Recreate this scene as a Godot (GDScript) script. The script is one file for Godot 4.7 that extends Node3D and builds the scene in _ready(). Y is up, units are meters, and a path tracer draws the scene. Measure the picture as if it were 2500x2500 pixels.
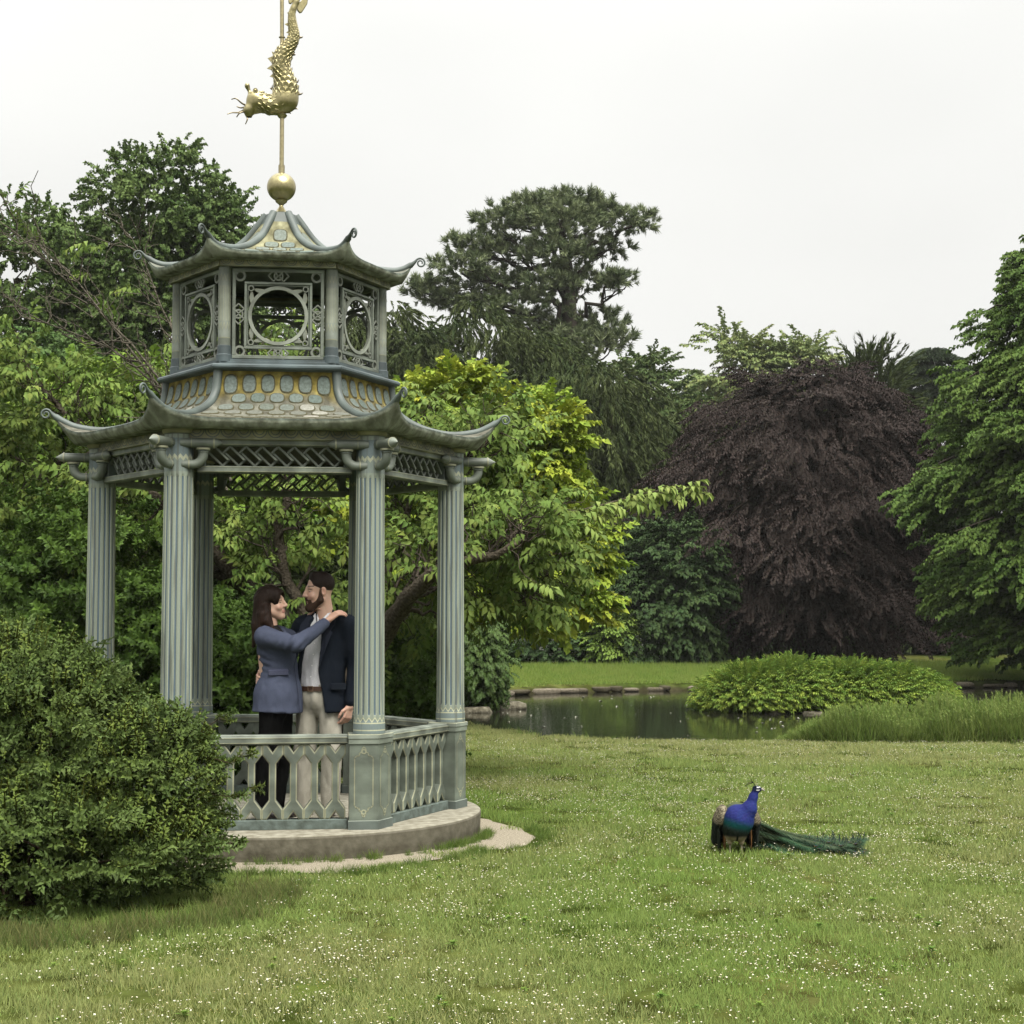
extends Node3D
# A pond garden under an overcast sky: a painted hexagonal pavilion with a gilded dragon finial, a couple inside it, a peacock on the lawn.

const PAV := Vector3(-1.8624, 0.0, -12.987)
const PAV_TURN := 0.1206
const FLOOR_Y := 0.182
const WATER_Y := -0.2

var names := {}
var rng := RandomNumberGenerator.new()
var MAT := {}


# ---------- mesh collector ----------
class MB:
	var v := PackedVector3Array()
	var n := PackedVector3Array()
	var c := PackedColorArray()
	var uv := PackedVector2Array()
	var idx := PackedInt32Array()
	var col := Color.WHITE

	func pt(p: Vector3, nn: Vector3, k: Color, t := Vector2.ZERO) -> int:
		v.append(p); n.append(nn); c.append(k); uv.append(t)
		return v.size() - 1

	func face(a: int, b: int, d: int) -> void:
		var g := (v[b] - v[a]).cross(v[d] - v[a])
		if g.dot(n[a] + n[b] + n[d]) > 0.0:
			idx.append(a); idx.append(d); idx.append(b)
		else:
			idx.append(a); idx.append(b); idx.append(d)

	func tri(a: Vector3, b: Vector3, d: Vector3, nn := Vector3.ZERO) -> void:
		var g := (b - a).cross(d - a).normalized()
		if nn != Vector3.ZERO and g.dot(nn) < 0.0:
			g = -g
		face(pt(a, g, col), pt(b, g, col), pt(d, g, col))

	func quad(a: Vector3, b: Vector3, d: Vector3, e: Vector3, nn := Vector3.ZERO) -> void:
		var g := (d - a).cross(e - b).normalized()
		if nn != Vector3.ZERO and g.dot(nn) < 0.0:
			g = -g
		var i := pt(a, g, col)
		pt(b, g, col); pt(d, g, col); pt(e, g, col)
		face(i, i + 1, i + 2)
		face(i, i + 2, i + 3)

	func box(x: Transform3D, size: Vector3, bev := 0.0) -> void:
		var h := size * 0.5
		if bev <= 0.0:
			bev = 0.0005
		bev = minf(bev, minf(h.x, minf(h.y, h.z)) * 0.9)
		var P := func(s: Vector3, ax: int) -> Vector3:
			var q := Vector3(s.x * (h.x - bev), s.y * (h.y - bev), s.z * (h.z - bev))
			q[ax] = s[ax] * h[ax]
			return x * q
		for ax in 3:
			var b1 := (ax + 1) % 3
			var b2 := (ax + 2) % 3
			for s in [-1.0, 1.0]:
				var q := []
				for e in [[-1.0, -1.0], [1.0, -1.0], [1.0, 1.0], [-1.0, 1.0]]:
					var m := Vector3.ZERO
					m[ax] = s; m[b1] = e[0]; m[b2] = e[1]
					q.append(P.call(m, ax))
				var nn := Vector3.ZERO
				nn[ax] = s
				quad(q[0], q[1], q[2], q[3], x.basis * nn)
			# bevels along axis ax
			for e in [[-1.0, -1.0], [1.0, -1.0], [1.0, 1.0], [-1.0, 1.0]]:
				var lo := Vector3.ZERO
				lo[ax] = -1.0; lo[b1] = e[0]; lo[b2] = e[1]
				var hi := lo
				hi[ax] = 1.0
				var nn := lo
				nn[ax] = 0.0
				quad(P.call(lo, b1), P.call(hi, b1), P.call(hi, b2), P.call(lo, b2), x.basis * nn)
		for sx in [-1.0, 1.0]:
			for sy in [-1.0, 1.0]:
				for sz in [-1.0, 1.0]:
					var s := Vector3(sx, sy, sz)
					tri(P.call(s, 0), P.call(s, 1), P.call(s, 2), x.basis * s)

	func tube(pts: Array, radii: Array, sides := 8, cap := true, flat := 1.0) -> void:
		var m := pts.size()
		var t0: Vector3 = (pts[1] - pts[0]).normalized()
		var u := t0.cross(Vector3.UP if absf(t0.y) < 0.9 else Vector3.RIGHT).normalized()
		var first := v.size()
		var along := 0.0
		for i in m:
			var t: Vector3 = (pts[mini(i + 1, m - 1)] - pts[maxi(i - 1, 0)]).normalized()
			u = (u - t * u.dot(t)).normalized()
			var w := t.cross(u)
			if i > 0:
				along += (pts[i] - pts[i - 1]).length()
			for k in sides + 1:
				var a := TAU * k / sides
				var d := u * cos(a) + w * sin(a) * flat
				pt(pts[i] + d * radii[i], (u * cos(a) * flat + w * sin(a)).normalized(), col, Vector2(float(k) / sides, along))
		for i in m - 1:
			for k in sides:
				var a := first + i * (sides + 1) + k
				face(a, a + 1, a + sides + 2)
				face(a, a + sides + 2, a + sides + 1)
		if cap:
			for e in [0, m - 1]:
				if radii[e] < 0.0005:
					continue
				var t: Vector3 = (pts[1] - pts[0] if e == 0 else pts[m - 1] - pts[m - 2]).normalized() * (-1.0 if e == 0 else 1.0)
				var o := pt(pts[e], t, col)
				for k in sides:
					var a := pt(v[first + e * (sides + 1) + k], t, col)
					var b := pt(v[first + e * (sides + 1) + k + 1], t, col)
					face(o, a, b)

	# profile of Vector2(radius, height); smooth joins where the profile turns by less than 40 degrees
	func lathe(prof: Array, sides: int, x := Transform3D.IDENTITY, cols := [], phase := 0.0) -> void:
		for i in prof.size() - 1:
			var p: Vector2 = prof[i]
			var q: Vector2 = prof[i + 1]
			var d := (q - p).normalized()
			var nn := Vector2(d.y, -d.x)
			var n0 := nn
			var n1 := nn
			if i > 0:
				var e: Vector2 = (p - prof[i - 1]).normalized()
				if e.dot(d) > 0.77:
					n0 = (nn + Vector2(e.y, -e.x)).normalized()
			if i < prof.size() - 2:
				var e: Vector2 = (prof[i + 2] - q).normalized()
				if e.dot(d) > 0.77:
					n1 = (nn + Vector2(e.y, -e.x)).normalized()
			var k: Color = cols[i] if cols.size() > i else col
			var first := v.size()
			for s in sides + 1:
				var a := TAU * s / sides + phase
				var r := Vector3(sin(a), 0, cos(a))
				pt(x * (r * p.x + Vector3(0, p.y, 0)), x.basis * (r * n0.x + Vector3(0, n0.y, 0)), k, Vector2(float(s) / sides, p.y))
				pt(x * (r * q.x + Vector3(0, q.y, 0)), x.basis * (r * n1.x + Vector3(0, n1.y, 0)), k, Vector2(float(s) / sides, q.y))
			for s in sides:
				var a := first + s * 2
				if p.x > 1e-5:
					face(a, a + 2, a + 1)
				if q.x > 1e-5:
					face(a + 1, a + 2, a + 3)

	# polygon in XY extruded from z = -depth to z = 0, with a bevelled front in colour edge
	func prism(poly: PackedVector2Array, depth: float, x := Transform3D.IDENTITY, bev := 0.0, edge := Color.WHITE, back := true) -> void:
		var m := poly.size()
		var area := 0.0
		for i in m:
			area += poly[i].cross(poly[(i + 1) % m])
		var sg := signf(area)
		var ins := PackedVector2Array()
		for i in m:
			var a := (poly[i] - poly[(i + m - 1) % m]).normalized()
			var b := (poly[(i + 1) % m] - poly[i]).normalized()
			var na := Vector2(-a.y, a.x) * sg
			var nb := Vector2(-b.y, b.x) * sg
			var mit := na + nb
			mit = mit / maxf(mit.length_squared() * 0.5, 0.35)
			ins.append(poly[i] + mit * bev)
		var tris := Geometry2D.triangulate_polygon(poly)
		var main := col
		for k in range(0, tris.size(), 3):
			col = main
			var f := ins if bev > 0.0 else poly
			tri(x * Vector3(f[tris[k]].x, f[tris[k]].y, 0), x * Vector3(f[tris[k + 1]].x, f[tris[k + 1]].y, 0), x * Vector3(f[tris[k + 2]].x, f[tris[k + 2]].y, 0), x.basis.z)
			if back:
				tri(x * Vector3(poly[tris[k]].x, poly[tris[k]].y, -depth), x * Vector3(poly[tris[k + 1]].x, poly[tris[k + 1]].y, -depth), x * Vector3(poly[tris[k + 2]].x, poly[tris[k + 2]].y, -depth), -x.basis.z)
		for i in m:
			var j := (i + 1) % m
			var d := poly[j] - poly[i]
			var out := Vector3(d.y, -d.x, 0) * sg
			if bev > 0.0:
				col = edge
				quad(x * Vector3(ins[i].x, ins[i].y, 0), x * Vector3(ins[j].x, ins[j].y, 0), x * Vector3(poly[j].x, poly[j].y, -bev * 0.6), x * Vector3(poly[i].x, poly[i].y, -bev * 0.6), x.basis * (out.normalized() * 0.6 + Vector3(0, 0, 1)))
				col = main
			quad(x * Vector3(poly[i].x, poly[i].y, -bev * 0.6), x * Vector3(poly[j].x, poly[j].y, -bev * 0.6), x * Vector3(poly[j].x, poly[j].y, -depth), x * Vector3(poly[i].x, poly[i].y, -depth), x.basis * out)
		col = main

	func ring(r0: float, r1: float, depth: float, sides: int, x := Transform3D.IDENTITY, from := 0.0, to := TAU) -> void:
		for s in sides:
			var a := from + (to - from) * s / sides
			var b := from + (to - from) * (s + 1) / sides
			var A := Vector3(cos(a), sin(a), 0)
			var B := Vector3(cos(b), sin(b), 0)
			var z := Vector3(0, 0, -depth)
			quad(x * (A * r0), x * (B * r0), x * (B * r1), x * (A * r1), x.basis.z)
			quad(x * (A * r0 + z), x * (B * r0 + z), x * (B * r1 + z), x * (A * r1 + z), -x.basis.z)
			quad(x * (A * r1), x * (B * r1), x * (B * r1 + z), x * (A * r1 + z), x.basis * (A + B))
			quad(x * (A * r0), x * (B * r0), x * (B * r0 + z), x * (A * r0 + z), x.basis * -(A + B))

	# grid of points, row by row, with smooth normals; flip turns them round
	func sheet(pts: Array, cols: Array, w: int, flip := false) -> void:
		var h := pts.size() / w
		var first := v.size()
		for j in h:
			for i in w:
				var a: Vector3 = pts[j * w + mini(i + 1, w - 1)] - pts[j * w + maxi(i - 1, 0)]
				var b: Vector3 = pts[mini(j + 1, h - 1) * w + i] - pts[maxi(j - 1, 0) * w + i]
				var g := a.cross(b).normalized()
				pt(pts[j * w + i], -g if flip else g, cols[j * w + i] if cols.size() else col, Vector2(float(i) / (w - 1), float(j) / (h - 1)))
		for j in h - 1:
			for i in w - 1:
				var a := first + j * w + i
				face(a, a + 1, a + w + 1)
				face(a, a + w + 1, a + w)

	# a folded leaf: base point, direction, up side
	func leaf(p: Vector3, dir: Vector3, up: Vector3, L: float, W: float, droop: float, k: Color, fine := true) -> void:
		var side := dir.cross(up).normalized()
		var nn := side.cross(dir).normalized()
		var mid := p + dir * L * 0.48 - nn * L * droop * 0.2
		var tip := p + (dir - nn * droop).normalized() * L
		var lift := nn * W * 0.28
		var a := pt(p, nn, k)
		var b := pt(mid - side * W * 0.5 + lift, (nn + side * 0.4).normalized(), k)
		var e := pt(mid + side * W * 0.5 + lift, (nn - side * 0.4).normalized(), k)
		var t := pt(tip, (nn + dir * droop).normalized(), k)
		if fine:
			var m := pt(mid, nn, k)
			face(a, b, m); face(a, m, e); face(b, t, m); face(m, t, e)
		else:
			face(a, b, t); face(a, t, e)

	func blade(p: Vector3, dir: Vector3, side: Vector3, L: float, W: float, bend: Vector3, k: Color) -> void:
		var nn := side.cross(dir).normalized()
		var k2 := Color(k.r * 1.12, k.g * 1.12, k.b * 1.12)
		var a := pt(p - side * W * 0.5, nn, k)
		var b := pt(p + side * W * 0.5, nn, k)
		var q := p + dir * L * 0.55 + bend * 0.3
		var d := pt(q - side * W * 0.4, nn, k)
		var e := pt(q + side * W * 0.4, nn, k)
		var t := pt(p + dir * L + bend, nn, k2)
		face(a, b, e); face(a, e, d); face(d, e, t)

	func add(o: MB, x: Transform3D, tint := Color.WHITE) -> void:
		var first := v.size()
		for i in o.v.size():
			v.append(x * o.v[i]); n.append((x.basis * o.n[i]).normalized()); c.append(o.c[i] * tint); uv.append(o.uv[i])
		for i in o.idx:
			idx.append(first + i)

	func done() -> ArrayMesh:
		var a := []
		a.resize(Mesh.ARRAY_MAX)
		a[Mesh.ARRAY_VERTEX] = v
		a[Mesh.ARRAY_NORMAL] = n
		a[Mesh.ARRAY_COLOR] = c
		a[Mesh.ARRAY_TEX_UV] = uv
		a[Mesh.ARRAY_INDEX] = idx
		var m := ArrayMesh.new()
		m.add_surface_from_arrays(Mesh.PRIMITIVE_TRIANGLES, a)
		return m


# ---------- signed distance field, meshed as surface nets ----------
class Field:
	var o: Vector3
	var h: float
	var nx: int
	var ny: int
	var nz: int
	var f := PackedFloat32Array()

	func _init(lo: Vector3, hi: Vector3, cell: float) -> void:
		o = lo; h = cell
		nx = int((hi.x - lo.x) / cell) + 2; ny = int((hi.y - lo.y) / cell) + 2; nz = int((hi.z - lo.z) / cell) + 2
		f.resize(nx * ny * nz)
		f.fill(0.3)

	func span(lo: Vector3, hi: Vector3) -> Array:
		var a := (lo - o) / h
		var b := (hi - o) / h
		return [clampi(int(a.x), 0, nx), clampi(int(b.x) + 2, 0, nx), clampi(int(a.y), 0, ny), clampi(int(b.y) + 2, 0, ny), clampi(int(a.z), 0, nz), clampi(int(b.z) + 2, 0, nz)]

	# tapered capsule; s stretches the measure along the axes (1.4 across z makes it flatter there); cut takes it away
	func cap(a: Vector3, b: Vector3, ra: float, rb: float, k := 0.02, s := Vector3.ONE, cut := false) -> void:
		var m := maxf(ra, rb) + k + h * 2.5
		var q := span(a.min(b) - Vector3(m, m, m), a.max(b) + Vector3(m, m, m))
		var d := (b - a) * s
		var dd := maxf(d.length_squared(), 1e-9)
		for z in range(q[4], q[5]):
			for y in range(q[2], q[3]):
				var i: int = (z * ny + y) * nx
				for x in range(q[0], q[1]):
					var p := (Vector3(o.x + x * h, o.y + y * h, o.z + z * h) - a) * s
					var t := clampf(p.dot(d) / dd, 0.0, 1.0)
					var e := (p - d * t).length() - (ra + (rb - ra) * t)
					var w := f[i + x]
					if cut:
						e = -e
						var g := maxf(k - absf(w - e), 0.0) / k
						f[i + x] = maxf(w, e) + g * g * k * 0.25
					else:
						var g := maxf(k - absf(w - e), 0.0) / k
						f[i + x] = minf(w, e) - g * g * k * 0.25

	func ell(c: Vector3, r: Vector3, bs := Basis.IDENTITY, k := 0.02, cut := false) -> void:
		var m := maxf(r.x, maxf(r.y, r.z)) + k + h * 2.5
		var q := span(c - Vector3(m, m, m), c + Vector3(m, m, m))
		var inv := bs.inverse()
		var ir := Vector3(1.0 / r.x, 1.0 / r.y, 1.0 / r.z)
		for z in range(q[4], q[5]):
			for y in range(q[2], q[3]):
				var i: int = (z * ny + y) * nx
				for x in range(q[0], q[1]):
					var p := inv * (Vector3(o.x + x * h, o.y + y * h, o.z + z * h) - c)
					var k0 := (p * ir).length()
					var k1 := (p * ir * ir).length()
					var e := k0 * (k0 - 1.0) / maxf(k1, 1e-5)
					var w := f[i + x]
					if cut:
						e = -e
						var g := maxf(k - absf(w - e), 0.0) / k
						f[i + x] = maxf(w, e) + g * g * k * 0.25
					else:
						var g := maxf(k - absf(w - e), 0.0) / k
						f[i + x] = minf(w, e) - g * g * k * 0.25

	# keeps what lies on the side the normal points away from
	func plane(p0: Vector3, nn: Vector3, k := 0.004) -> void:
		nn = nn.normalized()
		for z in nz:
			for y in ny:
				var i := (z * ny + y) * nx
				for x in nx:
					var e := (Vector3(o.x + x * h, o.y + y * h, o.z + z * h) - p0).dot(nn)
					var w := f[i + x]
					var g := maxf(k - absf(w - e), 0.0) / k
					f[i + x] = maxf(w, e) + g * g * k * 0.25

	func at(p: Vector3) -> float:
		var q := (p - o) / h
		var x := clampi(int(q.x), 0, nx - 2)
		var y := clampi(int(q.y), 0, ny - 2)
		var z := clampi(int(q.z), 0, nz - 2)
		q -= Vector3(x, y, z)
		var i := (z * ny + y) * nx + x
		var j := i + nx * ny
		var a := lerpf(lerpf(f[i], f[i + 1], q.x), lerpf(f[i + nx], f[i + nx + 1], q.x), q.y)
		var b := lerpf(lerpf(f[j], f[j + 1], q.x), lerpf(f[j + nx], f[j + nx + 1], q.x), q.y)
		return lerpf(a, b, q.z)

	func grad(p: Vector3) -> Vector3:
		var e := h * 0.7
		return Vector3(at(p + Vector3(e, 0, 0)) - at(p - Vector3(e, 0, 0)), at(p + Vector3(0, e, 0)) - at(p - Vector3(0, e, 0)), at(p + Vector3(0, 0, e)) - at(p - Vector3(0, 0, e))).normalized()

	# paint(p, normal) gives the colour; wrinkle(p) a push along the normal
	func mesh(mb: MB, paint: Callable, wrinkle = null) -> void:
		var at_cell := {}
		var v_first := mb.v.size()
		var i_first := mb.idx.size()
		var sx := 1
		var sy := nx
		var sz := nx * ny
		var off := [0, sx, sy, sx + sy, sz, sx + sz, sy + sz, sx + sy + sz]
		var has_w: bool = wrinkle != null
		for z in nz - 1:
			for y in ny - 1:
				var i := (z * ny + y) * nx
				for x in nx - 1:
					var j := i + x
					var inside := f[j] < 0.0
					if (f[j + 1] < 0.0) == inside and (f[j + sy] < 0.0) == inside and (f[j + sy + 1] < 0.0) == inside and (f[j + sz] < 0.0) == inside and (f[j + sz + 1] < 0.0) == inside and (f[j + sz + sy] < 0.0) == inside and (f[j + sz + sy + 1] < 0.0) == inside:
						continue
					var sum := Vector3.ZERO
					var cnt := 0
					for e in [[0, 1], [2, 3], [4, 5], [6, 7], [0, 2], [1, 3], [4, 6], [5, 7], [0, 4], [1, 5], [2, 6], [3, 7]]:
						var fa := f[j + off[e[0]]]
						var fb := f[j + off[e[1]]]
						if (fa < 0.0) != (fb < 0.0):
							var t := fa / (fa - fb)
							var pa := Vector3(e[0] & 1, (e[0] >> 1) & 1, e[0] >> 2)
							var pb := Vector3(e[1] & 1, (e[1] >> 1) & 1, e[1] >> 2)
							sum += pa.lerp(pb, t)
							cnt += 1
					var p := o + (Vector3(x, y, z) + sum / cnt) * h
					var g := grad(p)
					if has_w:
						p += g * wrinkle.call(p)
					at_cell[j] = mb.pt(p, g, paint.call(p, g))
		for z in range(1, nz - 1):
			for y in range(1, ny - 1):
				var i := (z * ny + y) * nx
				for x in range(1, nx - 1):
					var j := i + x
					var inside := f[j] < 0.0
					if (f[j + 1] < 0.0) != inside:
						_quad(mb, at_cell, j, j - sy, j - sy - sz, j - sz)
					if (f[j + sy] < 0.0) != inside:
						_quad(mb, at_cell, j, j - sx, j - sx - sz, j - sz)
					if (f[j + sz] < 0.0) != inside:
						_quad(mb, at_cell, j, j - sx, j - sx - sy, j - sy)
		if has_w:
			_normals(mb, v_first, i_first)

	func _normals(mb: MB, v_first: int, i_first: int) -> void:      # after a push along the normals: take them anew from the faces
		var acc := PackedVector3Array()
		acc.resize(mb.v.size() - v_first)
		for i in range(i_first, mb.idx.size(), 3):
			var a := mb.idx[i]
			var b := mb.idx[i + 1]
			var d := mb.idx[i + 2]
			var g := (mb.v[d] - mb.v[a]).cross(mb.v[b] - mb.v[a])
			acc[a - v_first] += g
			acc[b - v_first] += g
			acc[d - v_first] += g
		for i in acc.size():
			var g := acc[i].normalized()
			mb.n[v_first + i] = g if g.dot(mb.n[v_first + i]) > 0.0 else mb.n[v_first + i]

	func _quad(mb: MB, m: Dictionary, a: int, b: int, d: int, e: int) -> void:
		if m.has(a) and m.has(b) and m.has(d) and m.has(e):
			mb.face(m[a], m[b], m[d])
			mb.face(m[a], m[d], m[e])


# ---------- naming and placing ----------
func numbered(called: String, parent: Node) -> String:
	var key := "%d/%s" % [parent.get_instance_id(), called]
	var k: int = names.get(key, 0)
	names[key] = k + 1
	return called if k == 0 else "%s_%03d" % [called, k]

func put(called: String, m: Mesh, material: Material, parent: Node = self, x := Transform3D.IDENTITY) -> MeshInstance3D:
	var o := MeshInstance3D.new()
	o.name = numbered(called, parent)
	o.mesh = m
	o.material_override = material
	o.transform = x
	parent.add_child(o, true)
	return o

func obj(called: String, mb: MB, material: Material, parent: Node = self, x := Transform3D.IDENTITY) -> MeshInstance3D:
	return put(called, mb.done(), material, parent, x)

func thing(called: String, label: String, category: String, at := Vector3.ZERO, turn := 0.0, group := "") -> Node3D:
	var o := Node3D.new()
	o.name = numbered(called, self)
	add_child(o, true)
	o.position = at
	o.rotation.y = turn
	tag(o, label, category, group)
	return o

func tag(o: Node, label: String, category: String, group := "") -> Node:
	o.set_meta("label", label)
	o.set_meta("category", category)
	if group:
		o.set_meta("group", group)
	return o

func holder(called: String, parent: Node, x := Transform3D.IDENTITY) -> Node3D:
	var o := Node3D.new()
	o.name = numbered(called, parent)
	o.transform = x
	parent.add_child(o, true)
	return o

func struct_(called: String, m: Mesh, material: Material) -> MeshInstance3D:
	var o := put(called, m, material)
	o.set_meta("kind", "structure")
	return o

func many(called: String, m: Mesh, material: Material, xs: Array, tints: Array, parent: Node = self) -> MultiMeshInstance3D:
	var mm := MultiMesh.new()
	mm.transform_format = MultiMesh.TRANSFORM_3D
	mm.use_colors = true
	mm.mesh = m
	mm.instance_count = xs.size()
	var gain := 1.1 if material == MAT.get("grass") else 1.0 if material == MAT.get("petal") else 1.2
	for i in xs.size():
		mm.set_instance_transform(i, xs[i])
		mm.set_instance_color(i, tints[i] * gain)
	var o := MultiMeshInstance3D.new()
	o.name = numbered(called, parent)
	o.multimesh = mm
	o.material_override = material
	o.set_meta("kind", "stuff")
	parent.add_child(o, true)
	return o

func yaw(a: float) -> Basis:
	return Basis(Vector3.UP, a)

func aim(z: Vector3, up: Vector3) -> Basis:
	z = z.normalized()
	var x := up.cross(z)
	if x.length_squared() < 1e-6:
		x = Vector3(1, 0, 0.01).cross(z)
	x = x.normalized()
	return Basis(x, z.cross(x), z)

func rnd(a: float, b: float) -> float:
	return rng.randf_range(a, b)

func rdir() -> Vector3:
	while true:
		var p := Vector3(rnd(-1, 1), rnd(-1, 1), rnd(-1, 1))
		if p.length_squared() < 1.0 and p.length_squared() > 0.01:
			return p.normalized()
	return Vector3.UP

func smooth(pts: Array, steps: int) -> Array:       # Catmull-Rom
	var out := []
	for i in pts.size() - 1:
		var a = pts[maxi(i - 1, 0)]
		var b = pts[i]
		var d = pts[i + 1]
		var e = pts[mini(i + 2, pts.size() - 1)]
		for s in steps:
			var t := float(s) / steps
			out.append(((b * 2.0) + (d - a) * t + (a * 2.0 - b * 5.0 + d * 4.0 - e) * t * t + (b * 3.0 - a - d * 3.0 + e) * t * t * t) * 0.5)
	out.append(pts[pts.size() - 1])
	return out

func lin(r: float, g: float, b: float) -> Color:     # from the 0..255 that a painter would name to linear
	return Color(r / 255.0, g / 255.0, b / 255.0).srgb_to_linear()


# ---------- materials ----------
func noise_tex(freq: float, lo: float, hi: float, size := 512, oct := 5, kind := FastNoiseLite.TYPE_SIMPLEX_SMOOTH, tint := Color.WHITE, seed_ := 1) -> NoiseTexture2D:
	var fn := FastNoiseLite.new()
	fn.noise_type = kind
	fn.frequency = freq
	fn.fractal_octaves = oct
	fn.seed = seed_
	var t := NoiseTexture2D.new()
	t.noise = fn
	t.width = size
	t.height = size
	t.seamless = true
	t.normalize = true
	var g := Gradient.new()
	g.set_color(0, Color(lo * tint.r, lo * tint.g, lo * tint.b))
	g.set_color(1, Color(hi, hi, hi))
	t.color_ramp = g
	return t

func mat(called: String, rough := 0.7, albedo := Color.WHITE, metal := 0.0, spec := 0.5) -> StandardMaterial3D:
	var m := StandardMaterial3D.new()
	m.resource_name = called
	m.vertex_color_use_as_albedo = true
	m.albedo_color = albedo
	m.roughness = rough
	m.metallic = metal
	m.metallic_specular = spec
	MAT[called] = m
	return m

func grain(m: StandardMaterial3D, tex: Texture2D, scale: float, bump: Texture2D = null, height := 0.0) -> StandardMaterial3D:
	m.albedo_texture = tex
	m.uv1_triplanar = true
	m.uv1_scale = Vector3.ONE * scale
	if bump:
		m.heightmap_enabled = true
		m.heightmap_texture = bump
		m.heightmap_scale = height
	return m


func _ready() -> void:
	rng.seed = 7
	var cam := Camera3D.new()
	cam.name = "camera"
	cam.position = Vector3(0, 1.7317, 0)
	cam.rotation.x = 0.06144
	cam.fov = 34.86
	cam.near = 0.1
	cam.far = 900.0
	add_child(cam)
	cam.current = true

	var env := Environment.new()
	env.background_mode = Environment.BG_SKY
	var sky := Sky.new()
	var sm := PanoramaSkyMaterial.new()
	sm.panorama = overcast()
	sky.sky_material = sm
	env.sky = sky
	env.tonemap_mode = Environment.TONE_MAPPER_LINEAR
	env.tonemap_exposure = 3.9
	env.fog_enabled = true
	env.fog_density = 0.00018
	env.fog_light_color = Color(0.95, 0.96, 0.95)
	env.sdfgi_enabled = true
	env.ssao_enabled = true
	env.ssil_enabled = true
	var we := WorldEnvironment.new()
	we.name = "environment"
	we.environment = env
	add_child(we)

	var sun := DirectionalLight3D.new()
	sun.name = "overcast_sun"
	sun.light_energy = 0.5
	sun.light_color = Color(1.0, 0.98, 0.94)
	sun.light_angular_distance = 40.0
	sun.shadow_enabled = true
	sun.rotation = Vector3(deg_to_rad(-58), deg_to_rad(28), 0)
	add_child(sun)

	materials()
	setting()
	pavilion()
	people()
	peacock()
	near_plants()
	far_trees()
	lawn()


func lin2s(r: float, g: float, b: float) -> Color:
	return Color(r, g, b).linear_to_srgb()


func overcast() -> Texture2D:
	# a cloud layer kept dim low down, its zenith raised steeply to light the scene, with soft drifts of grey in it
	var fn := FastNoiseLite.new()
	fn.frequency = 0.0075
	fn.fractal_octaves = 4
	fn.seed = 11
	var im := Image.create(512, 256, false, Image.FORMAT_RGBF)
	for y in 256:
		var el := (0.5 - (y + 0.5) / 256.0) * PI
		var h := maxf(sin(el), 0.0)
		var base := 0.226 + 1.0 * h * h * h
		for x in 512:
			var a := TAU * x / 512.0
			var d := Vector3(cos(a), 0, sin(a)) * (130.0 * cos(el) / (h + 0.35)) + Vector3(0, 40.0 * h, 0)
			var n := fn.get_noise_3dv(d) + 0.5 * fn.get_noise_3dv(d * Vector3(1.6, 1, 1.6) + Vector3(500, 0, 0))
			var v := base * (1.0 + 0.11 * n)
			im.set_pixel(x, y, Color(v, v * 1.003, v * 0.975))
	return ImageTexture.create_from_image(im)


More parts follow.
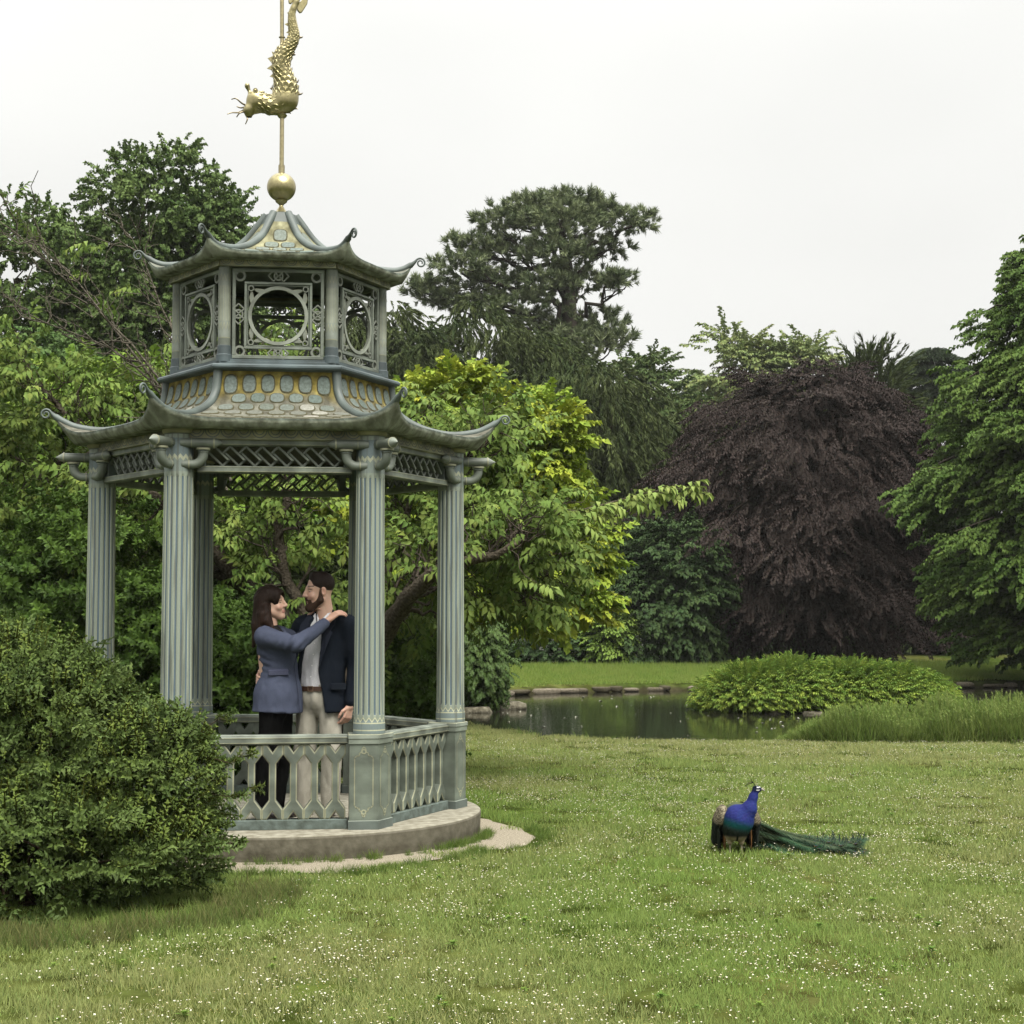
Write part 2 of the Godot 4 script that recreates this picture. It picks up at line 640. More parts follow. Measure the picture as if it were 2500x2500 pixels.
func materials() -> void:
	var fine := noise_tex(0.02, 0.78, 1.0, 512, 5)
	var blotch := noise_tex(0.008, 0.52, 1.0, 512, 5, FastNoiseLite.TYPE_SIMPLEX_SMOOTH, Color(1, 1, 0.98), 3)
	var bumps := noise_tex(0.03, 0.0, 1.0, 512, 5, FastNoiseLite.TYPE_SIMPLEX_SMOOTH, Color.WHITE, 5)
	var lichen := noise_tex(0.012, 0.45, 1.0, 512, 6, FastNoiseLite.TYPE_SIMPLEX_SMOOTH, Color(1, 0.97, 0.9), 8)
	grain(mat("painted_wood", 0.6), blotch, 0.9, bumps, 0.12)
	grain(mat("painted_metal", 0.55), blotch, 0.7, bumps, 0.1)
	grain(mat("roof_skin", 0.8, Color.WHITE, 0.0, 0.2), lichen, 1.3, bumps, 0.5)
	grain(mat("tile", 0.75, Color.WHITE, 0.0, 0.2), noise_tex(0.02, 0.72, 1.0, 512, 5, FastNoiseLite.TYPE_SIMPLEX_SMOOTH, Color(1, 0.99, 0.95), 28), 3.0, bumps, 0.3)
	grain(mat("concrete", 0.9, Color.WHITE, 0.0, 0.2), noise_tex(0.012, 0.66, 1.0, 512, 6, FastNoiseLite.TYPE_SIMPLEX_SMOOTH, Color(1, 0.98, 0.94), 9), 1.5, bumps, 0.2)
	grain(mat("stone", 0.9, Color.WHITE, 0.0, 0.2), lichen, 1.2, bumps, 1.5)
	grain(mat("gravel", 0.95, Color.WHITE, 0.0, 0.15), noise_tex(0.09, 0.55, 1.0, 512, 4, FastNoiseLite.TYPE_SIMPLEX, Color(1, 0.97, 0.92), 14), 1.6, bumps, 1.0)
	var g := mat("gilding", 0.33, Color.WHITE, 0.9)
	grain(g, fine, 3.0, bumps, 0.02)
	var bark := noise_tex(0.03, 0.4, 1.0, 512, 5, FastNoiseLite.TYPE_SIMPLEX, Color(1, 0.98, 0.95), 21)
	grain(mat("bark", 0.95, Color.WHITE, 0.0, 0.15), bark, 1.4, bark, 2.5)
	grain(mat("soil", 0.98, Color.WHITE, 0.0, 0.05), lichen, 0.35, bumps, 2.0)
	var w := mat("water", 0.045, Color.WHITE, 0.0, 0.5)
	var rip := NoiseTexture2D.new()
	var rn := FastNoiseLite.new()
	rn.frequency = 0.012
	rn.fractal_octaves = 4
	rip.noise = rn
	rip.seamless = true
	rip.as_normal_map = true
	rip.bump_strength = 3.0
	w.normal_enabled = true
	w.normal_texture = rip
	w.normal_scale = 0.2
	w.uv1_triplanar = true
	w.uv1_scale = Vector3(0.28, 0.5, 0.9)
	for k in [["leaf", 0.6, 0.45], ["glossy_leaf", 0.42, 0.32], ["dark_leaf", 0.65, 0.22], ["grass", 0.7, 0.7], ["needle", 0.8, 0.2]]:
		var m := mat(k[0], k[1], Color.WHITE, 0.0, 0.18)
		m.backlight_enabled = true
		m.backlight = Color(k[2], k[2], k[2]).linear_to_srgb()
	grain(mat("cloth", 0.9, Color.WHITE, 0.0, 0.15), noise_tex(0.06, 0.8, 1.0, 512, 4, FastNoiseLite.TYPE_SIMPLEX, Color.WHITE, 31), 4.0, noise_tex(0.05, 0.0, 1.0, 512, 3, FastNoiseLite.TYPE_SIMPLEX_SMOOTH, Color.WHITE, 33), 0.05)
	var sk := mat("skin", 0.5)
	sk.subsurf_scatter_enabled = true
	sk.subsurf_scatter_strength = 0.08
	grain(mat("hair", 0.6, Color.WHITE, 0.0, 0.25), noise_tex(0.05, 0.5, 1.0, 512, 3, FastNoiseLite.TYPE_SIMPLEX, Color.WHITE, 35), 4.0)
	mat("leather", 0.4)
	mat("plume", 0.7, Color.WHITE, 0.0, 0.2)
	mat("petal", 0.7).backlight_enabled = false


# ---------- ground, pond, path ----------
const SHORE := [
	Vector2(-2.6, -29.0), Vector2(-1.4, -27.6), Vector2(-0.7, -26.6), Vector2(0.3, -24.2), Vector2(1.4, -23.1), Vector2(2.8, -22.6), Vector2(4.3, -22.5), Vector2(6.0, -22.6), Vector2(8.2, -22.8), Vector2(11, -23.6), Vector2(15, -25.5), Vector2(19, -29),
	Vector2(20, -36), Vector2(17, -42.5), Vector2(12, -42.0), Vector2(8.0, -41.4), Vector2(4.5, -40.6), Vector2(2.0, -39.6), Vector2(0.4, -38.6), Vector2(-0.45, -37.0), Vector2(-0.2, -35.6), Vector2(-0.25, -34.2), Vector2(-0.4, -33.0), Vector2(-1.1, -31.6), Vector2(-2.2, -31.0)]
var shore := PackedVector2Array()

func shore_distance(p: Vector2) -> float:            # negative on the water side
	var d := 1e9
	for i in shore.size():
		var q := Geometry2D.get_closest_point_to_segment(p, shore[i], shore[(i + 1) % shore.size()])
		d = minf(d, p.distance_squared_to(q))
	d = sqrt(d)
	return -d if Geometry2D.is_point_in_polygon(p, shore) else d

func ground_y(x: float, z: float) -> float:
	var h := 0.015 * sin(x * 1.3 + 0.4) * sin(z * 0.9) + 0.02 * sin(x * 0.45 + z * 0.37)
	if x > -4.0 and x < 24.0 and z < -20.0 and z > -46.0:
		var d := shore_distance(Vector2(x, z))
		if d < 1.2:
			h = lerpf(h, -0.02, smoothstep(1.2, 0.3, d)) - 0.62 * smoothstep(0.45, -0.9, d)
	var r := Vector2(x - PAV.x, z - PAV.z).length()
	h *= smoothstep(1.6, 3.2, r)
	return h

func setting() -> void:
	var closed := []
	for p in SHORE:
		closed.append(p)
	closed.append(SHORE[0])
	for p in smooth(closed, 4):
		shore.append(p)
	shore.remove_at(shore.size() - 1)

	var mb := MB.new()
	var pts := []
	var cols := []
	var xs := PackedFloat32Array()
	var zs := PackedFloat32Array()
	for x in [-400.0, -200.0, -100.0, -60.0, -40.0, -25.0, -16.0]:
		xs.append(x)
	for i in 151:
		xs.append(-12.0 + i * 0.25)
	for x in [29.0, 34.0, 45.0, 65.0, 110.0, 220.0, 400.0]:
		xs.append(x)
	for z in [60.0, 30.0, 15.0, 8.0, 4.0, 1.0, -2.0, -4.0]:
		zs.append(z)
	for i in 169:
		zs.append(-5.0 - i * 0.25)
	for z in [-48.0, -51.0, -55.0, -62.0, -80.0, -120.0, -220.0, -450.0]:
		zs.append(z)
	var fn := FastNoiseLite.new()
	fn.frequency = 0.35
	fn.fractal_octaves = 4
	for z in zs:
		for x in xs:
			pts.append(Vector3(x, ground_y(x, z), z))
			var t := fn.get_noise_2d(x, z)
			var k := Color(0.055, 0.085, 0.017).lerp(Color(0.105, 0.115, 0.036), clampf(0.45 + t, 0, 1))
			if z < -20.0 and x > -4.0 and x < 24.0 and pts[pts.size() - 1].y < -0.12:
				k = Color(0.05, 0.045, 0.025)
			cols.append(k)
	mb.sheet(pts, cols, xs.size())
	struct_("ground", mb.done(), MAT.soil)

	mb = MB.new()
	mb.col = Color(0.012, 0.014, 0.008)
	mb.quad(Vector3(-6, WATER_Y, -20), Vector3(26, WATER_Y, -20), Vector3(26, WATER_Y, -46), Vector3(-6, WATER_Y, -46), Vector3.UP)
	struct_("pond_water", mb.done(), MAT.water)

	# fallen leaves and specks afloat
	mb = MB.new()
	mb.col = Color(0.42, 0.42, 0.34)
	mb.leaf(Vector3.ZERO, Vector3(0, 0, 1), Vector3.UP, 0.09, 0.06, 0.0, mb.col, false)
	var fx := []
	var fk := []
	for i in 150:
		var q := Vector2(rnd(-1.0, 12.0), rnd(-38.0, -23.5))
		if shore_distance(q) < -0.5:
			fx.append(Transform3D(yaw(rnd(0, TAU)).scaled_local(Vector3.ONE * rnd(0.3, 1.1)), Vector3(q.x, WATER_Y + 0.004, q.y)))
			fk.append(Color(1, 1, 1) * rnd(0.4, 1.0))
	var fl := many("floating_leaves", mb.done(), MAT.petal, fx, fk)
	fl.set_meta("label", "pale specks of fallen leaf floating on the pond")

	# pale gravel path round the pavilion, with a pointed end on the right
	mb = MB.new()
	mb.col = Color(0.37, 0.335, 0.265)
	var n := 144
	var inner := []
	var outer := []
	for i in n + 1:
		var a := TAU * i / n
		var w := path_width(a)
		var d := Vector3(sin(a), 0, cos(a))
		inner.append(PAV + d * 1.55 + Vector3(0, 0.010, 0))
		outer.append(PAV + d * (1.62 + w) + Vector3(0, 0.006, 0))
	for i in n:
		mb.quad(inner[i], inner[i + 1], outer[i + 1], outer[i], Vector3.UP)
	struct_("gravel_path", mb.done(), MAT.gravel)

	stones()


func path_width(a: float) -> float:                  # how far the gravel reaches past the stone base, by direction
	var deg := fposmod(rad_to_deg(a) + 180.0, 360.0) - 180.0
	var T := [[-180.0, 0.16], [-60.0, 0.22], [-15.0, 0.34], [0.0, 0.42], [24.0, 0.54], [42.0, 0.36], [57.0, 0.28], [65.0, 0.46], [70.0, 0.60], [78.0, 0.48], [90.0, 0.35], [111.0, 0.20], [130.0, 0.15], [180.0, 0.16]]
	for i in T.size() - 1:
		if deg <= T[i + 1][0]:
			return lerpf(T[i][1], T[i + 1][1], smoothstep(T[i][0], T[i + 1][0], deg)) + 0.012 * sin(a * 23.0) + 0.010 * sin(a * 41.0 + 1.0)
	return 0.16


func rock(seed_: int, size: Vector3, k: Color) -> MB:
	var mb := MB.new()
	mb.col = k
	var fn := FastNoiseLite.new()
	fn.seed = seed_
	fn.frequency = 0.9
	var pts := []
	var w := 9
	for j in 6:
		var e := PI * j / 5.0
		for i in w:
			var a := TAU * (i % (w - 1)) / (w - 1)
			var d := Vector3(sin(e) * cos(a), cos(e), sin(e) * sin(a))
			var q := Vector3(signf(d.x) * pow(absf(d.x), 0.55), signf(d.y) * pow(absf(d.y), 0.55), signf(d.z) * pow(absf(d.z), 0.55))
			pts.append(q * size * 0.5 * (1.0 + 0.28 * fn.get_noise_3dv(d * 1.5)))
	mb.sheet(pts, [], w)
	return mb


func stones() -> void:
	var vars := []
	for i in 6:
		vars.append(rock(40 + i, Vector3(1, 1, 1), [Color(0.17, 0.15, 0.11), Color(0.24, 0.215, 0.165), Color(0.11, 0.10, 0.07)][i % 3]).done())
	var edge := thing("stone_edging", "low edging of rough pale stones along the grassy far bank of the pond", "stone edging", Vector3(4, 0, -40))
	var run := []
	for i in SHORE.size():
		if i >= 13 and i <= 20:
			run.append(Vector3(SHORE[i].x, 0, SHORE[i].y))
	var line := smooth(run, 12)
	var left := 0.0
	for i in line.size() - 1:
		var a: Vector3 = line[i]
		var b: Vector3 = line[i + 1]
		left -= a.distance_to(b)
		if left <= 0.0:
			var L := rnd(0.22, 0.85)
			left = L * 0.95
			var out := (b - a).normalized().cross(Vector3.UP)
			var x := Transform3D(aim((b - a).normalized().cross(Vector3.UP), Vector3.UP) * Basis.from_scale(Vector3(L, rnd(0.08, 0.16), rnd(0.25, 0.45))), a - edge.position + out * 0.05 + Vector3(0, -0.14 + rnd(-0.03, 0.02), 0))
			put("stone", vars[rng.randi() % 6], MAT.stone, edge, x)
	for r in [[Vector3(-0.15, -0.15, -32.9), Vector3(0.95, 0.2, 0.6), "flat pale rock jutting into the pond beside the clipped green shrub"],
			[Vector3(-0.85, -0.17, -31.75), Vector3(1.0, 0.17, 0.5), "long low rock at the water's edge under the clipped green shrub"],
			[Vector3(5.0, -0.24, -31.45), Vector3(0.34, 0.2, 0.3), "small grey rock at the waterline before the golden mound shrub"],
			[Vector3(5.75, -0.24, -31.35), Vector3(0.45, 0.18, 0.3), "wider grey rock at the waterline before the golden mound shrub"]]:
		var o := obj("rock", rock(int(r[0].x * 10) + 70, r[1], Color(0.24, 0.225, 0.175)), MAT.stone, self, Transform3D(yaw(rnd(-0.3, 0.3)), r[0]))
		tag(o, r[2], "rock")


# ---------- the pavilion ----------
const GREEN := Color(0.168, 0.198, 0.158)
const PALE := Color(0.235, 0.265, 0.222)
const CREAM := Color(0.36, 0.365, 0.25)
const BLUE := Color(0.078, 0.114, 0.138)
const STEEL := Color(0.118, 0.150, 0.138)
const YELLOW := Color(0.30, 0.25, 0.072)
const R_COL := 1.3776

func face_x(k: int, apothem: float) -> Transform3D:
	var a := TAU * k / 6.0
	return Transform3D(yaw(a), Vector3(sin(a), 0, cos(a)) * apothem)

func corner_x(k: int, r: float) -> Transform3D:
	var a := TAU * (k + 0.5) / 6.0
	return Transform3D(yaw(a), Vector3(sin(a), 0, cos(a)) * r)

func pavilion() -> void:
	var t := thing("garden_pavilion", "grey green hexagonal garden pavilion with two upswept roofs and gilded finial", "pavilion", PAV, PAV_TURN)
	pavilion_base(t)
	pavilion_columns(t)
	pavilion_railings(t)
	pavilion_fretwork(t)
	pavilion_lower_roof(t)
	pavilion_lantern(t)
	pavilion_upper_roof(t)
	pavilion_finial(t)


func pavilion_base(t: Node3D) -> void:
	var mb := MB.new()
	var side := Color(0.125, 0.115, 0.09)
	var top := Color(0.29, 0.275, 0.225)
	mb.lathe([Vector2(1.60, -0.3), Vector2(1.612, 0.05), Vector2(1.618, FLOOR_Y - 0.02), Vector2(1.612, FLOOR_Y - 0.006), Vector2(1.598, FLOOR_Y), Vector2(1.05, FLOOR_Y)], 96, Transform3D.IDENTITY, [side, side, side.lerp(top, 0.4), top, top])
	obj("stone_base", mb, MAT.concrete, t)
	mb = MB.new()
	mb.col = Color(0.42, 0.405, 0.34)
	mb.lathe([Vector2(1.06, FLOOR_Y), Vector2(0.0, FLOOR_Y + 0.001)], 48)
	obj("floor", mb, MAT.concrete, t)


func column_texture() -> Texture2D:
	# 16 painted flutes: blue grooves with cream outlines, zigzag bands top and bottom, grime streaks
	var W := 512
	var H := 1024
	var im := Image.create(W, H, false, Image.FORMAT_RGB8)
	var fn := FastNoiseLite.new()
	fn.frequency = 0.02
	fn.fractal_octaves = 4
	var y0 := 0.86
	var y1 := 3.01
	var green := GREEN.lerp(PALE, 0.25)
	for py in H:
		var y := y1 - (y1 - y0) * (py + 0.5) / H
		for px in W:
			var fx := fposmod((px + 0.5) / W * 16.0, 1.0) - 0.5       # across one flute
			var k := green
			if y > 0.94 and y < 2.80:
				# distance to the flute outline, in flute widths; rounded ends
				var dy := 0.0
				if y > 2.70:
					dy = (y - 2.70) / 0.041
				elif y < 1.0:
					dy = (1.0 - y) / 0.041
				var d := sqrt(fx * fx + dy * dy)
				if dy > 1.3:
					d = 9.0
				if d < 0.19:
					k = BLUE
				elif d < 0.245:
					k = CREAM.lerp(green, 0.35)
			if y < 0.985:
				var zz := 0.945 + 0.03 * (1.0 - absf(fx) * 2.0)
				if absf(y - zz) < 0.006:
					k = CREAM
				elif y < zz:
					k = BLUE.lerp(green, 0.45)
				if absf(y - 0.935) < 0.004 or absf(y - 0.885) < 0.004:
					k = CREAM
			if y > 2.74:
				k = green.lerp(BLUE, 0.35)
				var zz := 2.815 + 0.05 * absf(fx)
				if y > zz and y < zz + 0.028:
					k = CREAM.lerp(green, 0.4)
				elif y >= zz + 0.028:
					k = BLUE.lerp(green, 0.25)
				if y > 2.98:
					k = green
			var st := fn.get_noise_2d(px * 1.4, py * 0.10) + 0.4 * fn.get_noise_2d(px * 0.5 + 900.0, py * 0.02)
			var grime := smoothstep(0.12, 0.52, st + (0.15 if y > 2.7 else 0.0)) * 0.66
			k = k.lerp(Color(0.075, 0.082, 0.065), grime)
			var sp := fn.get_noise_2d(px * 6.0, py * 4.0) * 0.10
			k = Color(k.r * (1.0 + sp), k.g * (1.0 + sp), k.b * (1.0 + sp))
			im.set_pixel(px, py, k.linear_to_srgb())
	return ImageTexture.create_from_image(im)


func pavilion_columns(t: Node3D) -> void:
	var cm := mat("column_paint", 0.55)
	cm.albedo_texture = column_texture()

	# fluted shaft
	var shaft := MB.new()
	var rows := [0.86, 0.935, 0.945, 0.96, 0.975, 0.99, 1.01, 1.5, 2.1, 2.66, 2.70, 2.715, 2.73, 2.745, 2.76, 2.85, 3.01]
	var sides := 128
	var pts := []
	var cols := []
	for y in rows:
		var r: float = lerpf(0.1125, 0.1035, (y - 0.86) / 2.1)
		if y < 0.937:
			r += 0.004
		for s in sides + 1:
			var fx := fposmod(16.0 * s / sides, 1.0) - 0.5
			var dy := maxf(0.0, maxf((y - 2.70) / 0.041, (1.0 - y) / 0.041))
			var d := sqrt(fx * fx + dy * dy)
			var g := 0.0085 * (1.0 - smoothstep(0.08, 0.27, d))
			var a := TAU * s / sides
			pts.append(Vector3(sin(a), 0, cos(a)) * (r - g) + Vector3(0, y, 0))
	shaft.sheet(pts, cols, sides + 1)
	for i in shaft.v.size():
		shaft.uv[i] = Vector2(shaft.uv[i].x, 1.0 - (shaft.v[i].y - 0.86) / 2.15)
	var shaft_m := shaft.done()

	# plinth: two faces that follow the railings and meet at the corner
	var plinth := MB.new()
	plinth.col = GREEN
	var outline := func(o: float, L: float) -> PackedVector2Array:
		var apo := R_COL * 0.8660254
		var out_r := (apo + o) / 0.8660254 - R_COL
		var in_r := (apo - o) / 0.8660254 - R_COL
		var C := Vector2(0, out_r)
		var I := Vector2(0, in_r)
		var p := PackedVector2Array()
		# along each face away from the corner: directions (+-cos30, -sin30) in (tangent, radial)
		for s in [-1.0, 1.0]:
			var d := Vector2(s * 0.8660254, -0.5)
			var nn := Vector2(s * 0.5, 0.8660254)
			if s < 0:
				p.append(C + d * L - nn * 2.0 * o)
				p.append(C + d * L)
				p.append(C)
			else:
				p.append(C + d * L)
				p.append(C + d * L - nn * 2.0 * o)
				p.append(I)
		return p
	# prism extrudes along z: stand it up
	var up := func(y: float) -> Transform3D:
		return Transform3D(Basis(Vector3(1, 0, 0), Vector3(0, 0, 1), Vector3(0, 1, 0)), Vector3(0, y, 0))
	plinth.prism(outline.call(0.108, 0.205), 0.61, up.call(0.80), 0.002, GREEN)
	plinth.col = GREEN.lerp(BLUE, 0.35)
	plinth.prism(outline.call(0.120, 0.220), 0.065, up.call(0.246), 0.006, PALE)
	plinth.col = PALE
	plinth.prism(outline.call(0.122, 0.222), 0.030, up.call(0.858), 0.006, CREAM)
	plinth.col = GREEN.lerp(PALE, 0.5)
	plinth.prism(outline.call(0.117, 0.216), 0.038, up.call(0.828), 0.006, CREAM)
	var plinth_m := plinth.done()

	# the cream panel painted on each outer face of the plinth
	var border := MB.new()
	border.col = CREAM
	for s in [-1.0, 1.0]:
		var apo := R_COL * 0.8660254
		var C := Vector3(0, 0, (apo + 0.108) / 0.8660254 - R_COL)
		var d := Vector3(s * 0.8660254, 0, -0.5)
		var nn := Vector3(s * 0.5, 0, 0.8660254)
		var x := Transform3D(Basis(d * s, Vector3.UP, nn), C + d * 0.102 + nn * 0.0012 + Vector3(0, 0.52, 0))
		var path := []
		for q in [[0.066, 0.17], [0.066, -0.17], [0.05, -0.185], [0.034, -0.185], [0.030, -0.205], [0.016, -0.21], [0.012, -0.235], [0.0, -0.25]]:
			path.append(Vector2(q[0], q[1]))
		for q in [[0.012, -0.235], [0.016, -0.21], [0.030, -0.205], [0.034, -0.185], [0.05, -0.185], [0.066, -0.17], [0.066, 0.17], [0.05, 0.185], [0.034, 0.185], [0.030, 0.205], [0.016, 0.21], [0.012, 0.235], [0.0, 0.25]]:
			path.append(Vector2(-q[0], q[1]))
		for q in [[0.012, 0.235], [0.016, 0.21], [0.030, 0.205], [0.034, 0.185], [0.05, 0.185], [0.066, 0.17]]:
			path.append(Vector2(q[0], q[1]))
		for i in path.size() - 1:
			var a: Vector2 = path[i]
			var b: Vector2 = path[i + 1]
			var w := (b - a).normalized().orthogonal() * 0.0042
			var e := (b - a).normalized() * 0.003
			border.quad(x * v3(a - e + w), x * v3(b + e + w), x * v3(b + e - w), x * v3(a - e - w), nn)
		for e in [-0.215, 0.215]:
			border.ring(0.010, 0.019, 0.001, 10, x.translated_local(Vector3(0, e, 0.0014)))
	var border_m := border.done()

	# brackets: a log with a pointed end, carried by an elbow
	var br := MB.new()
	var logc := GREEN.lerp(PALE, 0.35)
	var Z := Transform3D(Basis(Vector3(1, 0, 0), Vector3(0, 0, 1), Vector3(0, -1, 0)), Vector3(0, 2.947, 0))
	br.lathe([Vector2(0.036, 0.06), Vector2(0.036, 0.135), Vector2(0.038, 0.136), Vector2(0.038, 0.142), Vector2(0.036, 0.143), Vector2(0.036, 0.292), Vector2(0.0405, 0.293), Vector2(0.0405, 0.303), Vector2(0.037, 0.304), Vector2(0.020, 0.335), Vector2(0.0, 0.365)], 20, Z,
		[logc, logc, CREAM, logc, logc, CREAM, CREAM, CREAM, PALE, PALE])
	var log_m := br.done()
	br = MB.new()
	br.col = logc
	var el := []
	var er := []
	el.append(Vector3(0, 2.792, 0.07))
	for i in 9:
		var a := PI * 0.5 * i / 8.0
		el.append(Vector3(0, 2.792 + 0.075 * (1.0 - cos(a)), 0.147 + 0.075 * sin(a)))
	el.append(Vector3(0, 2.895, 0.222))
	for i in el.size():
		er.append(0.031 + 0.005 * i / 10.0)
	br.tube(el, er, 18)
	br.col = CREAM
	br.lathe([Vector2(0.034, 2.876), Vector2(0.041, 2.880), Vector2(0.041, 2.886), Vector2(0.037, 2.890), Vector2(0.050, 2.896), Vector2(0.051, 2.910), Vector2(0.03, 2.911)], 20, Transform3D(Basis.IDENTITY, Vector3(0, 0, 0.222)), [GREEN, PALE, BLUE, PALE, CREAM, CREAM])
	br.lathe([Vector2(0.0325, 0.115), Vector2(0.0345, 0.118), Vector2(0.0345, 0.126), Vector2(0.0325, 0.129)], 16, Transform3D(Z.basis, Vector3(0, 2.792, 0)), [PALE, CREAM, PALE])
	var el_m := br.done()

	var cap := MB.new()
	cap.lathe([Vector2(0.07, 2.99), Vector2(0.085, 3.0), Vector2(0.085, 3.004), Vector2(0.075, 3.008), Vector2(0.09, 3.014)], 28, Transform3D.IDENTITY, [PALE, CREAM, GREEN, PALE])
	var ochre := CREAM.lerp(YELLOW, 0.35)
	cap.lathe([Vector2(0.09, 3.008), Vector2(0.112, 3.016), Vector2(0.122, 3.03), Vector2(0.124, 3.05), Vector2(0.124, 3.09)], 28, Transform3D.IDENTITY, [PALE, ochre, ochre, ochre])
	for i in 12:
		cap.col = GREEN.lerp(BLUE, 0.4)
		var a := TAU * (i + 0.5) / 12.0
		var x := Transform3D(yaw(a), Vector3(sin(a), 0, cos(a)) * 0.1242 + Vector3(0, 3.075, 0))
		cap.ring(0.012, 0.017, 0.002, 8, x, PI, TAU)
		cap.ring(0.022, 0.028, 0.002, 10, x, PI, TAU)
	var cap_m := cap.done()

	for k in 6:
		var c := holder("column", t, corner_x(k, R_COL))
		put("plinth", plinth_m, MAT.painted_wood, c)
		put("painted_border", border_m, MAT.painted_wood, c)
		put("shaft", shaft_m, cm, c, Transform3D(yaw(k * 2.1 + 0.8), Vector3.ZERO))
		put("capital", cap_m, MAT.painted_wood, c)
		for a in [0.0, 120.0, -120.0]:
			var bx := Transform3D(yaw(deg_to_rad(a)), Vector3(0, 0, 0.088 if a != 0.0 else 0.0))
			put("bracket_log", log_m, MAT.painted_metal, c, bx)
			put("bracket_elbow", el_m, MAT.painted_metal, c, bx)


func v3(p: Vector2) -> Vector3:
	return Vector3(p.x, p.y, 0)


func pavilion_railings(t: Node3D) -> void:
	var half := 0.535
	var s := 0.0745
	var y0 := 0.252
	var y1 := 0.784
	var poly := PackedVector2Array()
	for q in [[-0.040, y1], [0.0, y1 - 0.055], [0.040, y1], [s - 0.0005, y1], [s - 0.0005, y1 - 0.072], [0.0255, y1 - 0.136], [0.0255, y0 + 0.136], [s - 0.0005, y0 + 0.072], [s - 0.0005, y0], [0.040, y0], [0.0, y0 + 0.055], [-0.040, y0],
			[-s + 0.0005, y0], [-s + 0.0005, y0 + 0.072], [-0.0255, y0 + 0.136], [-0.0255, y1 - 0.136], [-s + 0.0005, y1 - 0.072], [-s + 0.0005, y1]]:
		poly.append(Vector2(q[0], q[1]))
	var pk := MB.new()
	pk.col = GREEN
	pk.prism(poly, 0.085, Transform3D(Basis.IDENTITY, Vector3(0, 0, 0.0425)), 0.009, CREAM)
	var pm := pk.done()
	var rail := MB.new()
	rail.col = GREEN.lerp(PALE, 0.25)
	rail.box(Transform3D(Basis.IDENTITY, Vector3(0, 0.814, 0)), Vector3(half * 2.0, 0.060, 0.112), 0.008)
	rail.col = PALE
	rail.box(Transform3D(Basis.IDENTITY, Vector3(0, 0.846, 0)), Vector3(half * 2.0, 0.014, 0.098), 0.005)
	rail.col = CREAM
	for y in [0.798, 0.832]:
		for e in [-1.0, 1.0]:
			rail.box(Transform3D(Basis.IDENTITY, Vector3(0, y, e * 0.0565)), Vector3(half * 2.0, 0.005, 0.004))
	var rm := rail.done()
	var sill := MB.new()
	sill.col = GREEN.lerp(BLUE, 0.45)
	sill.box(Transform3D(Basis.IDENTITY, Vector3(0, 0.215, 0)), Vector3(half * 2.0, 0.074, 0.12), 0.006)
	var sm := sill.done()
	var ends := MB.new()
	ends.col = GREEN
	var e := PackedVector2Array([Vector2(0.5225, y0), Vector2(0.5225, y0 + 0.10), Vector2(0.5345, y0 + 0.09), Vector2(0.5345, y0)])
	ends.prism(e, 0.08, Transform3D(Basis.IDENTITY, Vector3(0, 0, 0.04)), 0.002, PALE)
	for k in 6:
		var p := holder("railing", t, face_x(k, R_COL * 0.8660254))
		put("handrail", rm, MAT.painted_wood, p)
		put("sill", sm, MAT.concrete, p)
		for i in 7:
			put("picket", pm, MAT.painted_wood, p, Transform3D(Basis.IDENTITY, Vector3((i - 3) * s * 2.0, 0, 0)))


func pavilion_fretwork(t: Node3D) -> void:
	var half := 0.555
	var beam := MB.new()
	beam.col = PALE.lerp(GREEN, 0.3)
	beam.box(Transform3D.IDENTITY, Vector3(half * 2, 0.048, 0.09), 0.006)
	beam.col = CREAM
	for y in [-0.016, 0.016]:
		beam.box(Transform3D(Basis.IDENTITY, Vector3(0, y, 0.0455)), Vector3(half * 2, 0.004, 0.004))
	var bm := beam.done()
	var post := MB.new()
	post.col = GREEN.lerp(BLUE, 0.3)
	post.box(Transform3D.IDENTITY, Vector3(0.06, 0.155, 0.07), 0.005)
	var pm := post.done()
	var hook := MB.new()
	hook.col = PALE.lerp(GREEN, 0.4)
	var P := [Vector3(-0.044, -0.042, 0), Vector3(0, 0.002, 0), Vector3(0.098, -0.092, 0)]
	for i in 2:
		var a: Vector3 = P[i]
		var b: Vector3 = P[i + 1]
		var d := (b - a)
		hook.box(Transform3D(Basis(d.normalized(), Vector3(-d.normalized().y, d.normalized().x, 0), Vector3(0, 0, 1)), (a + b) * 0.5), Vector3(d.length() + 0.018, 0.018, 0.026 + 0.002 * i), 0.004)
	var hm := hook.done()
	var back := MB.new()
	for k in 6:
		var f := holder("fretwork_panel", t, face_x(k, R_COL * 0.8660254))
		put("beam", bm, MAT.painted_wood, f, Transform3D(Basis.IDENTITY, Vector3(0, 2.958, 0)))
		put("beam", bm, MAT.painted_wood, f, Transform3D(Basis.IDENTITY, Vector3(0, 2.762, 0)))
		for s in [-1.0, 1.0]:
			put("post", pm, MAT.painted_wood, f, Transform3D(Basis.IDENTITY, Vector3(s * 0.525, 2.86, 0)))
		for i in 8:
			var x := (i - 4) * 0.115 + 0.02
			put("fretwork_hook", hm, MAT.painted_wood, f, Transform3D(Basis.IDENTITY, Vector3(x, 2.928, 0.012)))
			put("fretwork_hook", hm, MAT.painted_wood, f, Transform3D(Basis(Vector3(0, 0, 1), PI), Vector3(x + 0.062, 2.792, -0.012)))


func along(prof: Array, v: float) -> Vector2:        # a point at share v of a profile's length
	var L := 0.0
	for i in prof.size() - 1:
		L += prof[i].distance_to(prof[i + 1])
	var want := v * L
	for i in prof.size() - 1:
		var d: float = prof[i].distance_to(prof[i + 1])
		if want <= d or i == prof.size() - 2:
			return prof[i].lerp(prof[i + 1], clampf(want / d, 0, 1))
		want -= d
	return prof[0]

